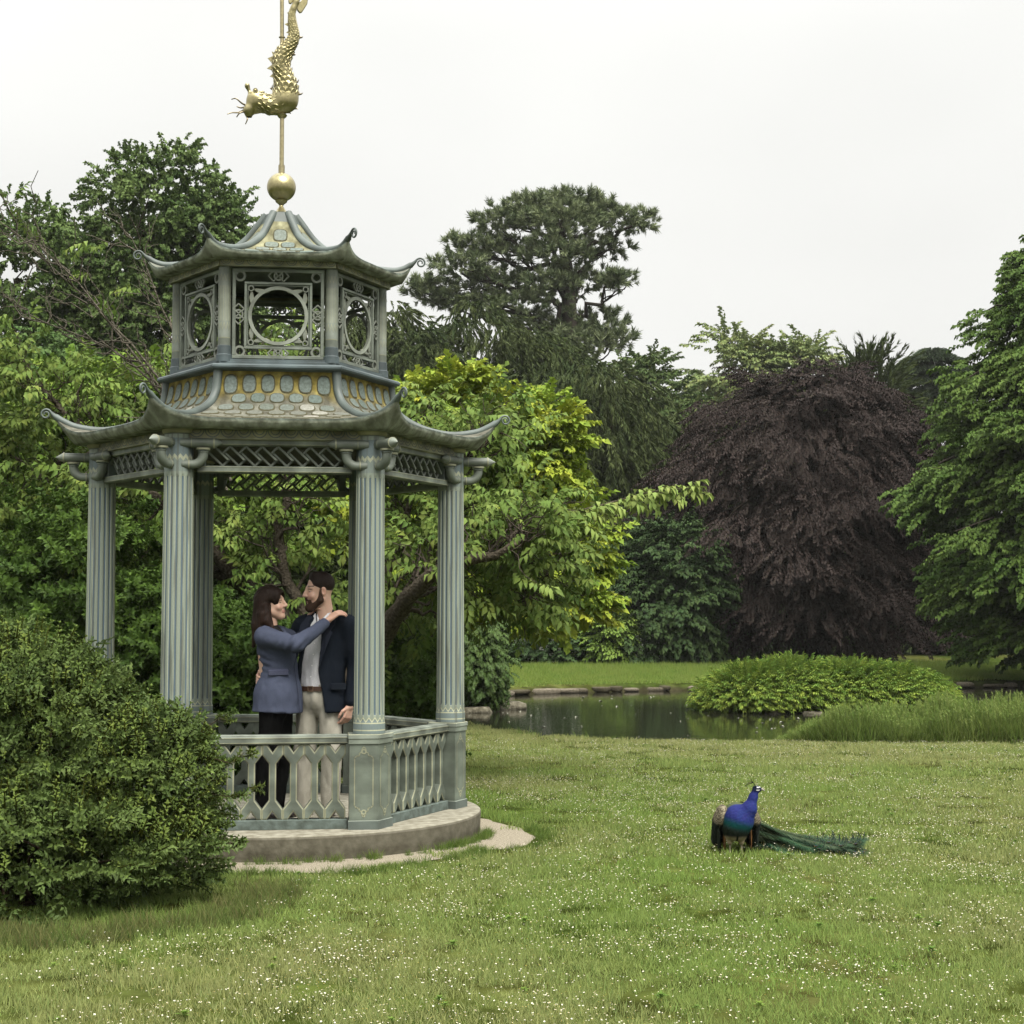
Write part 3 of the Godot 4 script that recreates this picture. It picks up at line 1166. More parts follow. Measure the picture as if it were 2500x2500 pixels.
# a point of one roof face (normal +z): u from -1 to 1 across, v from the top to the eave
func roof_point(mid: Array, hip: Array, u: float, v: float, sharp := 3.2) -> Vector3:
	var m := along(mid, v)
	var h := along(hip, v)
	var w := pow(absf(u), lerpf(2.0, sharp, v))
	var wy := pow(absf(u), lerpf(2.0, 6.0, v))
	return Vector3(u * h.x * 0.5, lerpf(m.y, h.y, wy), lerpf(m.x, h.x * 0.8660254, w))

func smooth2(a: Array, k := 5) -> Array:
	return smooth(a, k)

func roof_face(mb: MB, mid: Array, hip: Array, lip: float, in_a: float, in_y: float, back_a: float, paint: Callable) -> void:
	var nu := 33
	var nv := 22
	var pts := []
	var cols := []
	for j in nv:
		for i in nu:
			var u := -1.0 + 2.0 * i / (nu - 1)
			u = signf(u) * pow(absf(u), 0.75)
			pts.append(roof_point(mid, hip, u, float(j) / (nv - 1)))
			cols.append(paint.call(u, float(j) / (nv - 1)))
	mb.sheet(pts, cols, nu)
	# lip, then the cove under the eave
	pts = []
	cols = []
	var under := Color(0.34, 0.37, 0.295)
	var rows := 9
	for j in rows:
		for i in nu:
			var u := -1.0 + 2.0 * i / (nu - 1)
			u = signf(u) * pow(absf(u), 0.75)
			var e := roof_point(mid, hip, u, 1.0)
			var f := Vector3(u * in_a * 0.57735, in_y, in_a)
			if j == 0:
				pts.append(e)
			elif j == rows - 1:
				pts.append(Vector3(u * back_a * 0.57735, in_y + 0.002, back_a))
			else:
				var q := (j - 1.0) / (rows - 3.0)
				var e2 := e - Vector3(0, lip, 0)
				var p := e2.lerp(f, q)
				p.y -= 0.010 * sin(q * PI)
				pts.append(p)
			cols.append(STEEL * 1.4 if j < 1 else under)
	mb.sheet(pts, cols, nu, true)

# a tile: a rounded plate that lies on the roof surface
func roof_tile(mid: Array, hip: Array, x: float, v: float, w: float, len_: float, L: float, arch: float, k: Color, lift := 0.007) -> MB:
	var mb := MB.new()
	mb.col = k
	var n := 14
	var rim := []
	var top := []
	var c := Vector3.ZERO
	for i in n:
		var a := TAU * i / n
		var ca := cos(a)
		var sa := sin(a)
		var dx := signf(ca) * pow(absf(ca), arch) * w * 0.5
		var dv := signf(sa) * pow(absf(sa), arch) * len_ * 0.5 / L
		for lay in 2:
			var sc := 1.0 if lay == 0 else 0.84
			var vv := clampf(v + dv * sc, 0.0, 1.0)
			var h := along(hip, vv)
			var hw := h.x * 0.5
			var p := roof_point(mid, hip, clampf((x + dx * sc) / hw, -0.97, 0.97), vv)
			var q := roof_point(mid, hip, clampf((x + dx * sc) / hw, -0.97, 0.97), clampf(vv + 0.01, 0.011, 1.0))
			var pr := roof_point(mid, hip, clampf((x + dx * sc) / hw, -0.97, 0.97), clampf(vv - 0.01, 0.0, 0.989))
			var nn := (q - pr).cross(Vector3.RIGHT).normalized()
			if nn.y + nn.z < 0.0:
				nn = -nn
			if lay == 0:
				rim.append(p + nn * 0.001)
			else:
				top.append(p + nn * lift)
				c += p + nn * lift * 1.15
	c /= n
	for i in n:
		var j := (i + 1) % n
		var nn: Vector3 = (top[i] - c).cross(top[j] - c)
		if nn.y + nn.z < 0:
			nn = -nn
		mb.tri(c, top[i], top[j], nn)
		mb.col = Color(0.085, 0.08, 0.05)
		mb.quad(rim[i], rim[j], top[j], top[i], nn.normalized() + (rim[i] - c).normalized())
		mb.col = k
	return mb

func arc_len(prof: Array) -> float:
	var L := 0.0
	for i in prof.size() - 1:
		L += prof[i].distance_to(prof[i + 1])
	return L

func scallops(mb: MB, apothem: float, y: float, h: float, count: int) -> void:
	# frieze band with painted half rounds
	var half := apothem * 0.57735
	mb.col = CREAM.lerp(YELLOW, 0.35)
	mb.box(Transform3D(Basis.IDENTITY, Vector3(0, y - h * 0.5, apothem - 0.02)), Vector3(half * 2.0 - 0.02, h, 0.04), 0.003)
	mb.col = CREAM
	mb.box(Transform3D(Basis.IDENTITY, Vector3(0, y - h + 0.004, apothem - 0.018)), Vector3(half * 2.0 - 0.02, 0.008, 0.044), 0.002)
	mb.col = GREEN.lerp(BLUE, 0.4)
	for i in count:
		var x := Transform3D(Basis.IDENTITY, Vector3(-half + (i + 0.5) * half * 2.0 / count, y - 0.003, apothem + 0.0012))
		var r := minf(h * 0.8, half / count)
		mb.ring(r * 0.86, r, 0.001, 10, x, PI, TAU)
		mb.ring(r * 0.5, r * 0.62, 0.001, 8, x, PI, TAU)

func hip_rib(hip: Array, r0: float, r1: float, rise: float, curl: float) -> MB:
	var mb := MB.new()
	mb.col = STEEL
	var pts := []
	var rad := []
	var n := hip.size()
	for i in n:
		var f := float(i) / (n - 1)
		pts.append(Vector3(0, hip[i].y + 0.006, hip[i].x))
		rad.append(lerpf(r0, r1, f))
	# up from the tip, then rolled outwards and down like a fern
	var d := (hip[n - 1] - hip[n - 2] as Vector2).normalized()
	var p: Vector2 = hip[n - 1]
	var ang := d.angle()
	var steps := 8
	for i in steps:
		ang += 0.05
		p += Vector2.from_angle(ang) * rise / steps
		pts.append(Vector3(0, p.y + 0.006, p.x))
		rad.append(lerpf(r1 * 0.95, 0.0085, pow((i + 1.0) / steps, 0.7)))
	var turn := 0.0
	var st := 26
	for i in st:
		var f := float(i) / st
		ang -= 0.36
		turn += 0.36
		p += Vector2.from_angle(ang) * curl * 0.36 * (1.0 - 0.72 * f)
		pts.append(Vector3(0, p.y + 0.006, p.x))
		rad.append(lerpf(0.0085, 0.0055, f))
	mb.tube(pts, rad, 10)
	return mb


func pavilion_lower_roof(t: Node3D) -> void:
	var mid := smooth2([Vector2(0.767, 3.547), Vector2(0.775, 3.46), Vector2(0.80, 3.375), Vector2(0.87, 3.28), Vector2(1.0, 3.20), Vector2(1.2, 3.145), Vector2(1.42, 3.113)])
	var hip := smooth2([Vector2(0.885, 3.547), Vector2(0.895, 3.46), Vector2(0.918, 3.37), Vector2(0.99, 3.285), Vector2(1.15, 3.203), Vector2(1.365, 3.157), Vector2(1.57, 3.178), Vector2(1.68, 3.222), Vector2(1.745, 3.262)])
	var fn := FastNoiseLite.new()
	fn.frequency = 2.2
	var grey := Color(0.20, 0.20, 0.165)
	var paint := func(u: float, v: float) -> Color:
		var wear := smoothstep(0.13, 0.29, v + 0.08 * fn.get_noise_2d(u * 3.0, v * 4.0))
		return YELLOW.lerp(grey, wear)
	var skin := MB.new()
	roof_face(skin, mid, hip, 0.022, 1.375, 3.044, 1.22, paint)
	var fm := skin.done()
	var fr := MB.new()
	scallops(fr, 1.262, 3.046, 0.070, 13)
	var frm := fr.done()
	var rib := hip_rib(hip, 0.036, 0.026, 0.065, 0.040).done()
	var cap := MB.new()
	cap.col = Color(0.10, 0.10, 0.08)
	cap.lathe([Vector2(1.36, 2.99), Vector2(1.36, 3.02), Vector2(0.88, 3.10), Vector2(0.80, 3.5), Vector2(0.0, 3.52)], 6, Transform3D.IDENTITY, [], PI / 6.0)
	var roof := holder("lower_roof", t)
	obj("ceiling", cap, MAT.painted_wood, roof)
	var L := arc_len(mid)
	var tiles := []
	var plan := [[0.112, 0.155, 0.108, 0.139], [0.255, 0.105, 0.118, 0.142], [0.385, 0.115, 0.125, 0.15], [0.52, 0.125, 0.135, 0.16], [0.665, 0.135, 0.14, 0.17], [0.82, 0.14, 0.145, 0.175]]
	rng.seed = 21
	for r in plan.size():
		var v: float = plan[r][0]
		var hw := along(hip, v).x * 0.5 - 0.03
		var cnt := int(hw * 2.0 / plan[r][3])
		if r == 0:
			cnt = 6
		elif (cnt % 2 == 0) == (r % 2 == 1):
			cnt -= 1
		for i in cnt:
			var x: float = (i - (cnt - 1) * 0.5) * plan[r][3]
			var base := STEEL.lerp(Color(0.15, 0.18, 0.17), rnd(0, 1))
			var k := base.lerp(Color(0.18, 0.175, 0.145), clampf((r - 1) * 0.3, 0.0, 0.85))
			if r > 1 and rng.randf() < 0.15:
				k = k.lerp(Color(0.4, 0.39, 0.35), 0.5)
			var m := roof_tile(mid, hip, x, v, plan[r][2], plan[r][1], L, 0.72 if r == 0 else 0.75, k, 0.008 if r < 2 else rnd(0.003, 0.010)).done()
			tiles.append(m)
	for k in 6:
		put("roof_face", fm, MAT.roof_skin, roof, face_x(k, 0.0))
		put("frieze", frm, MAT.painted_wood, roof, face_x(k, 0.0))
		put("hip_rib", rib, MAT.painted_metal, roof, corner_x(k, 0.0))
		for m in tiles:
			put("roof_tile", m, MAT.tile, roof, face_x(k, 0.0))


func pavilion_lantern(t: Node3D) -> void:
	# cornice and sill under the upper storey
	var co := MB.new()
	co.col = STEEL.lerp(BLUE, 0.5)
	co.lathe([Vector2(0.88, 3.545), Vector2(0.955, 3.556), Vector2(0.966, 3.568), Vector2(0.966, 3.582), Vector2(0.952, 3.594), Vector2(0.88, 3.598), Vector2(0.868, 3.60), Vector2(0.868, 3.622), Vector2(0.85, 3.626), Vector2(0.85, 3.643), Vector2(0.60, 3.644)], 6, Transform3D.IDENTITY, [], PI / 6.0)
	flatten(co)
	obj("cornice", co, MAT.painted_metal, t)

	var col := MB.new()
	var base := BLUE.lerp(STEEL, 0.4)
	col.lathe([Vector2(0.062, 3.62), Vector2(0.062, 3.672), Vector2(0.054, 3.68), Vector2(0.053, 3.742), Vector2(0.049, 3.746)], 24, Transform3D.IDENTITY, [base, base, base, base])
	col.lathe([Vector2(0.047, 3.746), Vector2(0.047, 3.80), Vector2(0.0475, 3.802), Vector2(0.0475, 3.806), Vector2(0.047, 3.808), Vector2(0.0455, 4.375)], 24, Transform3D.IDENTITY, [PALE, CREAM, CREAM, PALE, PALE])
	col.col = CREAM
	for i in 12:
		var a := TAU * i / 12.0
		var x := Transform3D(yaw(a), Vector3(sin(a), 0, cos(a)) * 0.0475)
		for s in [-0.0062, 0.0062]:
			col.quad(x * Vector3(s - 0.0016, 3.93, 0), x * Vector3(s + 0.0016, 3.93, 0), x * Vector3(s + 0.0016, 4.20, -0.0006), x * Vector3(s - 0.0016, 4.20, -0.0006), x.basis.z)
		for y in [3.86, 4.23]:
			for s in [-1.0, 1.0]:
				var A := Vector3(s * 0.0118, y, -0.0004)
				var B := Vector3(0, y + 0.05, 0.0004)
				col.quad(x * A, x * B, x * (B + Vector3(0, 0.016, 0)), x * (A + Vector3(0, 0.016, 0)), x.basis.z)
	var colm := col.done()
	for k in 6:
		put("upper_column", colm, MAT.painted_metal, t, corner_x(k, 0.806))

	# window screens
	var frame := MB.new()
	frame.col = PALE.lerp(GREEN, 0.35)
	rect_frame(frame, Vector2(0, 3.995), Vector2(0.346, 0.345), 0.026, 0.03, 0.0)
	var fm := frame.done()
	var inner := MB.new()
	inner.col = PALE.lerp(GREEN, 0.25)
	rect_frame(inner, Vector2(0, 3.982), Vector2(0.256, 0.258), 0.020, 0.026, 0.002)
	rect_frame(inner, Vector2(0, 3.982), Vector2(0.233, 0.235), 0.008, 0.020, -0.003)
	var im := inner.done()
	var rg := MB.new()
	rg.col = Color(0.29, 0.315, 0.26)
	rg.ring(0.200, 0.226, 0.022, 48)
	var rm := rg.done()
	var leafp := PackedVector2Array()
	for q in [[0.0, 0.0], [0.016, 0.02], [0.026, 0.05], [0.024, 0.08], [0.012, 0.112], [0.0, 0.128], [-0.006, 0.10], [-0.010, 0.06], [-0.008, 0.02]]:
		leafp.append(Vector2(q[0], q[1]))
	var lf := MB.new()
	lf.col = Color(0.29, 0.315, 0.26)
	lf.prism(leafp, 0.012, Transform3D.IDENTITY, 0.003, CREAM)
	var lm := lf.done()
	var curl := MB.new()
	curl.col = Color(0.29, 0.315, 0.26)
	curl.ring(0.014, 0.024, 0.014, 14)
	var cm := curl.done()
	var big := MB.new()
	big.col = Color(0.29, 0.315, 0.26)
	big.ring(0.026, 0.043, 0.016, 18)
	var bm := big.done()
	var knot := MB.new()
	knot.col = Color(0.29, 0.315, 0.26)
	# two linked lozenges with a ring between
	for s in [-1.0, 1.0]:
		var poly := [Vector2(s * 0.062, 0), Vector2(s * 0.030, 0.034), Vector2(s * 0.004, 0.0), Vector2(s * 0.030, -0.034)]
		for i in 4:
			var a: Vector2 = poly[i]
			var b: Vector2 = poly[(i + 1) % 4]
			var d := (b - a).normalized()
			knot.box(Transform3D(Basis(v3(d), v3(d.orthogonal()), Vector3(0, 0, 1)), v3((a + b) * 0.5)), Vector3((b - a).length() + 0.006, 0.009, 0.014 + 0.001 * s), 0.002)
	knot.ring(0.020, 0.030, 0.012, 16, Transform3D(Basis.IDENTITY, Vector3(0, 0, 0.005)))
	var km := knot.done()
	var half_turn := Basis(Vector3(0, 0, 1), PI / 2)
	for k in 6:
		var w := holder("window_screen", t, face_x(k, 0.806 * 0.8660254))
		put("outer_frame", fm, MAT.painted_metal, w)
		put("inner_frame", im, MAT.painted_metal, w)
		put("round_opening", rm, MAT.painted_metal, w, Transform3D(Basis.IDENTITY, Vector3(0, 3.982, 0.012)))
		for q in 4:
			var sx := 1.0 if q % 2 == 0 else -1.0
			var sy := 1.0 if q < 2 else -1.0
			put("corner_ring", bm, MAT.painted_metal, w, Transform3D(Basis.IDENTITY, Vector3(sx * 0.288, 3.995 + sy * 0.288, 0.009)))
			put("scroll", cm, MAT.painted_metal, w, Transform3D(Basis.IDENTITY, Vector3(sx * 0.205, 3.982 + sy * 0.207, 0.010)))
			var m1 := Basis(Vector3(sx, 0, 0), Vector3(0, -sy, 0), Vector3(0, 0, 1))
			var m2 := Basis(Vector3(0, sy, 0), Vector3(-sx, 0, 0), Vector3(0, 0, 1))
			put("leaf_ornament", lm, MAT.painted_metal, w, Transform3D(m1 * Basis(Vector3(0, 0, 1), 0.12), Vector3(sx * 0.200, 3.982 + sy * 0.190, 0.004)))
			put("leaf_ornament", lm, MAT.painted_metal, w, Transform3D(m2 * Basis(Vector3(0, 0, 1), -0.12 if false else 0.12) * Basis(Vector3(-1, 0, 0), Vector3(0, 1, 0), Vector3(0, 0, 1)), Vector3(sx * 0.188, 3.982 + sy * 0.202, 0.004)))
		for q in [[0.0, 0.297, 0], [0.0, -0.297, 0], [0.298, 0.0, 1], [-0.298, 0.0, 1]]:
			put("knot_ornament", km, MAT.painted_metal, w, Transform3D((half_turn if q[2] else Basis.IDENTITY).scaled(Vector3(1.25, 1.25, 1.0)), Vector3(q[0], 3.99 + q[1], 0.008)))


func rect_frame(mb: MB, c: Vector2, half: Vector2, w: float, depth: float, z: float) -> void:
	for s in [-1.0, 1.0]:
		mb.box(Transform3D(Basis.IDENTITY, Vector3(c.x, c.y + s * (half.y - w * 0.5), z)), Vector3(half.x * 2.0, w, depth), 0.003)
		mb.box(Transform3D(Basis.IDENTITY, Vector3(c.x + s * (half.x - w * 0.5), c.y, z)), Vector3(w, half.y * 2.0 - w * 2.0, depth), 0.003)


func flatten(mb: MB) -> void:                        # face normals in place of round ones
	var a := MB.new()
	for i in range(0, mb.idx.size(), 3):
		a.col = mb.c[mb.idx[i]]
		a.tri(mb.v[mb.idx[i]], mb.v[mb.idx[i + 1]], mb.v[mb.idx[i + 2]], mb.n[mb.idx[i]] + mb.n[mb.idx[i + 1]] + mb.n[mb.idx[i + 2]])
	mb.v = a.v; mb.n = a.n; mb.c = a.c; mb.uv = a.uv; mb.idx = a.idx


func pavilion_upper_roof(t: Node3D) -> void:
	var mid := smooth2([Vector2(0.10, 4.915), Vector2(0.145, 4.85), Vector2(0.235, 4.715), Vector2(0.34, 4.61), Vector2(0.48, 4.53), Vector2(0.68, 4.47), Vector2(0.88, 4.44)])
	var hip := smooth2([Vector2(0.115, 4.915), Vector2(0.165, 4.85), Vector2(0.28, 4.705), Vector2(0.44, 4.598), Vector2(0.66, 4.52), Vector2(0.88, 4.492), Vector2(0.98, 4.507), Vector2(1.05, 4.545)])
	var fn := FastNoiseLite.new()
	fn.frequency = 2.0
	var paint := func(u: float, v: float) -> Color:
		return CREAM.lerp(YELLOW, 0.15).lerp(Color(0.22, 0.235, 0.2), smoothstep(0.45, 0.7, v + 0.1 * fn.get_noise_2d(u * 2.0, v * 4.0)))
	var skin := MB.new()
	roof_face(skin, mid, hip, 0.02, 0.845, 4.392, 0.71, paint)
	var fm := skin.done()
	var fr := MB.new()
	scallops(fr, 0.768, 4.396, 0.050, 9)
	var frm := fr.done()
	var rib := hip_rib(hip, 0.034, 0.024, 0.065, 0.040).done()
	var roof := holder("upper_roof", t)
	var L := arc_len(mid)
	var tiles := []
	rng.seed = 22
	var plan := [[0.265, 0.165, 0.115, 0.1, 1], [0.415, 0.115, 0.12, 0.128, 2], [0.525, 0.10, 0.12, 0.13, 3], [0.63, 0.10, 0.13, 0.14, 4], [0.735, 0.12, 0.14, 0.15, 5], [0.87, 0.12, 0.145, 0.155, 5]]
	for r in plan.size():
		for i in plan[r][4]:
			var x: float = (i - (plan[r][4] - 1) * 0.5) * plan[r][3]
			var k := Color(0.15, 0.19, 0.18).lerp(Color(0.19, 0.215, 0.19), rnd(0, 1))
			tiles.append(roof_tile(mid, hip, x, plan[r][0], plan[r][2], plan[r][1], L, 0.6, k).done())
	var br := MB.new()
	br.lathe([Vector2(0.72, 4.352), Vector2(0.855, 4.352), Vector2(0.855, 4.41)], 6, Transform3D.IDENTITY, [GREEN, GREEN], PI / 6.0)
	flatten(br)
	obj("wall_plate", br, MAT.painted_metal, roof)
	var under := MB.new()
	under.col = PALE.lerp(GREEN, 0.6)
	under.lathe([Vector2(0.80, 4.42), Vector2(0.45, 4.50), Vector2(0.0, 4.56)], 6, Transform3D.IDENTITY, [], PI / 6.0)
	flatten(under)
	obj("ceiling", under, MAT.painted_wood, roof)
	for k in 6:
		put("roof_face", fm, MAT.roof_skin, roof, face_x(k, 0.0))
		put("frieze", frm, MAT.painted_wood, roof, face_x(k, 0.0))
		put("hip_rib", rib, MAT.painted_metal, roof, corner_x(k, 0.0))
		for m in tiles:
			put("roof_tile", m, MAT.tile, roof, face_x(k, 0.0))
	# folded lead plates round the crown
	var plate := MB.new()
	plate.col = STEEL
	for q in [[0.118, 0.150, 4.925, 4.842], [0.06, 0.118, 4.945, 4.925]]:
		plate.quad(Vector3(-q[0] * 0.6, q[2], q[0]), Vector3(q[0] * 0.6, q[2], q[0]), Vector3(q[1] * 0.6, q[3], q[1]), Vector3(-q[1] * 0.6, q[3], q[1]), Vector3(0, 0.6, 1))
	plate.quad(Vector3(-0.09, 4.842, 0.150), Vector3(0.09, 4.842, 0.150), Vector3(0.085, 4.84, 0.13), Vector3(-0.085, 4.84, 0.13), Vector3.DOWN)
	var plm := plate.done()
	for k in 6:
		put("crown_plate", plm, MAT.painted_metal, roof, face_x(k, 0.0))


func dragon_pt(x: float, y: float, z := 0.0) -> Vector3:
	return Vector3((x / 6.0375 - 143.0) / 307.0, 6.704 - (y / 6.0375) / 295.0, z)


func pavilion_finial(t: Node3D) -> void:
	var gold := Color(0.40, 0.355, 0.19)
	var fin := holder("finial", t)
	var mb := MB.new()
	mb.col = gold
	mb.lathe([Vector2(0.06, 4.93), Vector2(0.058, 4.945), Vector2(0.046, 4.955), Vector2(0.030, 4.98), Vector2(0.018, 4.998), Vector2(0.016, 5.008), Vector2(0.022, 5.018), Vector2(0.045, 5.036), Vector2(0.05, 5.05)], 28)
	obj("finial_foot", mb, MAT.gilding, fin)
	mb = MB.new()
	mb.col = gold
	var prof := []
	for i in 25:
		var a := -PI / 2 + PI * i / 24.0
		prof.append(Vector2(cos(a) * 0.1165 + 0.0001, 5.158 + sin(a) * 0.1165))
	mb.lathe(prof, 40)
	obj("gilded_ball", mb, MAT.gilding, fin)
	mb = MB.new()
	mb.col = gold.lerp(Color(0.5, 0.42, 0.28), 0.4)
	mb.lathe([Vector2(0.026, 5.26), Vector2(0.026, 5.338), Vector2(0.0185, 5.340), Vector2(0.0175, 5.73)], 18)
	mb.lathe([Vector2(0.0175, 5.722), Vector2(0.034, 5.736), Vector2(0.042, 5.75), Vector2(0.034, 5.757), Vector2(0.03, 5.762), Vector2(0.022, 5.775), Vector2(0.0, 5.80)], 20)
	mb.tube([Vector3(0, 5.72, 0), Vector3(-0.006, 6.4, 0), Vector3(-0.012, 6.95, 0)], [0.0165, 0.0165, 0.0165], 14)
	mb.lathe([Vector2(0.0165, 6.388), Vector2(0.026, 6.391), Vector2(0.026, 6.396), Vector2(0.0165, 6.399)], 16, Transform3D(Basis.IDENTITY, Vector3(-0.006, 0, 0)))
	obj("finial_rod", mb, MAT.gilding, fin)

	# the dragon, head down, wound about the rod
	var dr := holder("gilded_dragon", t)
	var spine := []
	for q in [[1085, -60, 44], [1060, 20, 46], [1022, 110, 46], [995, 200, 52], [1000, 300, 62], [1016, 400, 72], [1033, 500, 80], [1015, 590, 90], [955, 680, 102], [890, 780, 128], [850, 880, 138], [838, 1000, 136], [872, 1100, 138], [905, 1200, 158], [918, 1300, 182], [912, 1400, 192], [880, 1480, 186], [800, 1540, 166], [700, 1555, 150], [610, 1535, 146], [530, 1508, 150], [470, 1500, 138]]:
		var p := dragon_pt(q[0], q[1])
		spine.append([p, q[2] / 6.0375 / 307.0])
	var fl := Field.new(Vector3(-0.36, 5.72, -0.14), Vector3(0.14, 6.76, 0.14), 0.0065)
	for i in spine.size() - 1:
		fl.cap(spine[i][0], spine[i + 1][0], spine[i][1], spine[i + 1][1], 0.008, Vector3(1, 1, 1.25))
	# head, snout and flared lips
	fl.ell(dragon_pt(470, 1470), Vector3(0.05, 0.06, 0.055), Basis.IDENTITY, 0.02)
	fl.cap(dragon_pt(430, 1560), dragon_pt(370, 1650), 0.05, 0.042, 0.02)
	fl.cap(dragon_pt(370, 1640), dragon_pt(372, 1725), 0.042, 0.026, 0.02)
	fl.ell(dragon_pt(900, 1480), Vector3(0.11, 0.10, 0.085), Basis.IDENTITY, 0.02)
	fl.cap(dragon_pt(400, 1560), dragon_pt(385, 1400), 0.03, 0.014, 0.02)
	fl.cap(dragon_pt(385, 1400), dragon_pt(345, 1290), 0.010, 0.020, 0.012)
	fl.ell(dragon_pt(340, 1285), Vector3(0.018, 0.024, 0.024), Basis.IDENTITY, 0.01)
	fl.cap(dragon_pt(430, 1680), dragon_pt(560, 1640), 0.014, 0.02, 0.01)
	mb = MB.new()
	fl.mesh(mb, func(_p: Vector3, _n: Vector3) -> Color: return gold)
	obj("dragon_body", mb, MAT.gilding, dr)
	# scales on the lower body: overlapping shields whose round ends point back to the tail
	var sc := MB.new()
	sc.col = gold
	var pr := []
	for i in 10:
		var a := PI * i / 9.0
		pr.append(Vector2(cos(a), sin(a)))
	for i in 9:
		sc.tri(Vector3(0, -0.1, 0.10), Vector3(pr[i].x, pr[i].y, 0.14), Vector3(pr[i + 1].x, pr[i + 1].y, 0.14), Vector3(0, 0, 1))
		sc.quad(Vector3(pr[i].x, pr[i].y, 0.14), Vector3(pr[i + 1].x, pr[i + 1].y, 0.14), Vector3(pr[i + 1].x * 1.08, pr[i + 1].y * 1.08, -0.06), Vector3(pr[i].x * 1.08, pr[i].y * 1.08, -0.06), Vector3(pr[i].x, pr[i].y, 0.3))
	sc.tri(Vector3(1, 0, 0.14), Vector3(0, -0.1, 0.10), Vector3(0.0, -0.9, 0.0), Vector3(0, 0, 1))
	sc.tri(Vector3(-1, 0, 0.14), Vector3(0, -0.1, 0.10), Vector3(0.0, -0.9, 0.0), Vector3(0, 0, 1))
	var scm := sc.done()
	var d_along := 0.0
	var row := 0
	var next := 0.02
	for i in range(2, spine.size() - 1):
		var a: Vector3 = spine[i][0]
		var b: Vector3 = spine[i + 1][0]
		var seg := a.distance_to(b)
		while next < d_along + seg and not (i >= spine.size() - 3 and next > d_along + seg * 0.3):
			var f := (next - d_along) / seg
			var p := a.lerp(b, f)
			var r: float = lerpf(spine[i][1], spine[i + 1][1], f)
			var tail: Vector3 = (a - b).normalized()
			var sz := clampf(r * 0.44, 0.008, 0.040)
			var cnt := 7 if r > 0.03 else 6
			for q in cnt * 2:
				var ang: float = TAU * (q + 0.5 * (row % 2)) / (cnt * 2) 
				var side := tail.cross(Vector3(0, 0, 1)).normalized()
				var nn := (side * cos(ang) + Vector3(0, 0, 1) * sin(ang) / 1.25).normalized()
				var pos := p + side * cos(ang) * r + Vector3(0, 0, 1) * sin(ang) * r / 1.25
				if sin(ang) < -0.2:
					continue
				nn = (nn - tail * 0.18).normalized()
				put("scale", scm, MAT.gilding, dr, Transform3D(aim(nn, tail) * Basis.from_scale(Vector3(sz * 0.62, sz * 0.9, sz * 0.5)), pos - nn * sz * 0.04))
			row += 1
			next += sz * 1.15
		d_along += seg
	# thorns along the right edge, a saw-edged fin along the left, whiskers, eye, tail fins
	var dark := gold.lerp(Color(0.16, 0.13, 0.12), 0.65)
	var th := [[1125, 545, 40, -18], [985, 1040, 25, -55], [1065, 1215, 45, -55], [1105, 1385, 70, -30], [1040, 1590, 60, 12], [960, 1650, 35, 25], [1035, 800, 25, 0], [705, 1320, 12, -65]]
	for q in th:
		mb = MB.new()
		mb.col = dark
		var p0 := dragon_pt(q[0] - 14, q[1])
		var p1 := dragon_pt(q[0] + q[2] * 0.6, q[1] + q[3] * 0.3)
		var p2 := dragon_pt(q[0] + q[2], q[1] + q[3])
		mb.tube([p0, p1, p2], [0.011, 0.007, 0.001], 8)
		obj("thorn", mb, MAT.gilding, dr)
	for q in [[735, 790, 700, 765, 700, 840], [705, 830, 640, 870, 700, 960], [700, 950, 632, 1020, 720, 1060], [735, 1060, 675, 1135, 740, 1165], [945, 170, 925, 185, 940, 250], [945, 320, 890, 355, 938, 400], [950, 430, 912, 482, 955, 495]]:
		mb = MB.new()
		mb.col = gold
		mb.prism(PackedVector2Array([flat(dragon_pt(q[0] + 25, q[1])), flat(dragon_pt(q[2], q[3])), flat(dragon_pt(q[4] + 25, q[5]))]), 0.006, Transform3D(Basis.IDENTITY, Vector3(0, 0, 0.003)))
		obj("fin", mb, MAT.gilding, dr)
	for w in [[[330, 1570], [260, 1545], [180, 1490], [112, 1492]], [[310, 1605], [245, 1602], [188, 1585]], [[305, 1625], [220, 1670], [120, 1690], [55, 1722]], [[305, 1665], [235, 1700], [190, 1758]], [[330, 1715], [352, 1780], [322, 1858]]]:
		mb = MB.new()
		mb.col = dark
		var p := []
		for i in w.size():
			p.append(dragon_pt(w[i][0], w[i][1], 0.02 * sin(i * 1.3 + w[0][1])))
		p = smooth(p, 5)
		var rr := []
		for i in p.size():
			rr.append(lerpf(0.0085, 0.0035, float(i) / p.size()))
		mb.tube(p, rr, 8)
		obj("whisker", mb, MAT.gilding, dr)
	mb = MB.new()
	mb.col = gold
	mb.ring(0.010, 0.020, 0.01, 18)
	mb.lathe([Vector2(0.0105, -0.004), Vector2(0.008, 0.005), Vector2(0.0, 0.008)], 12, Transform3D(Basis(Vector3(1, 0, 0), Vector3(0, 0, 1), Vector3(0, -1, 0)), Vector3.ZERO))
	obj("eye", mb, MAT.gilding, dr, Transform3D(Basis(Vector3(0, 1, 0), -0.25), dragon_pt(466, 1378, 0.054)))
	for q in [[1070, 50, 1110, 20, 1180, -60, 1245, -60, 1235, 20, 1195, 90, 1155, 155, 1120, 168, 1085, 135, 1065, 90], [1010, 20, 990, 48, 955, 42, 945, 5, 960, -60, 1000, -110, 1040, -60]]:
		mb = MB.new()
		mb.col = gold
		var poly := PackedVector2Array()
		for i in range(0, q.size(), 2):
			poly.append(flat(dragon_pt(q[i], q[i + 1])))
		mb.prism(poly, 0.016, Transform3D(Basis(Vector3.UP, 0.2), Vector3(0, 0, 0.012)), 0.006, gold)
		obj("tail_fin", mb, MAT.gilding, dr)


func flat(p: Vector3) -> Vector2:
	return Vector2(p.x, p.y)


# ---------- the couple ----------
const SKIN := Color(0.50, 0.315, 0.235)

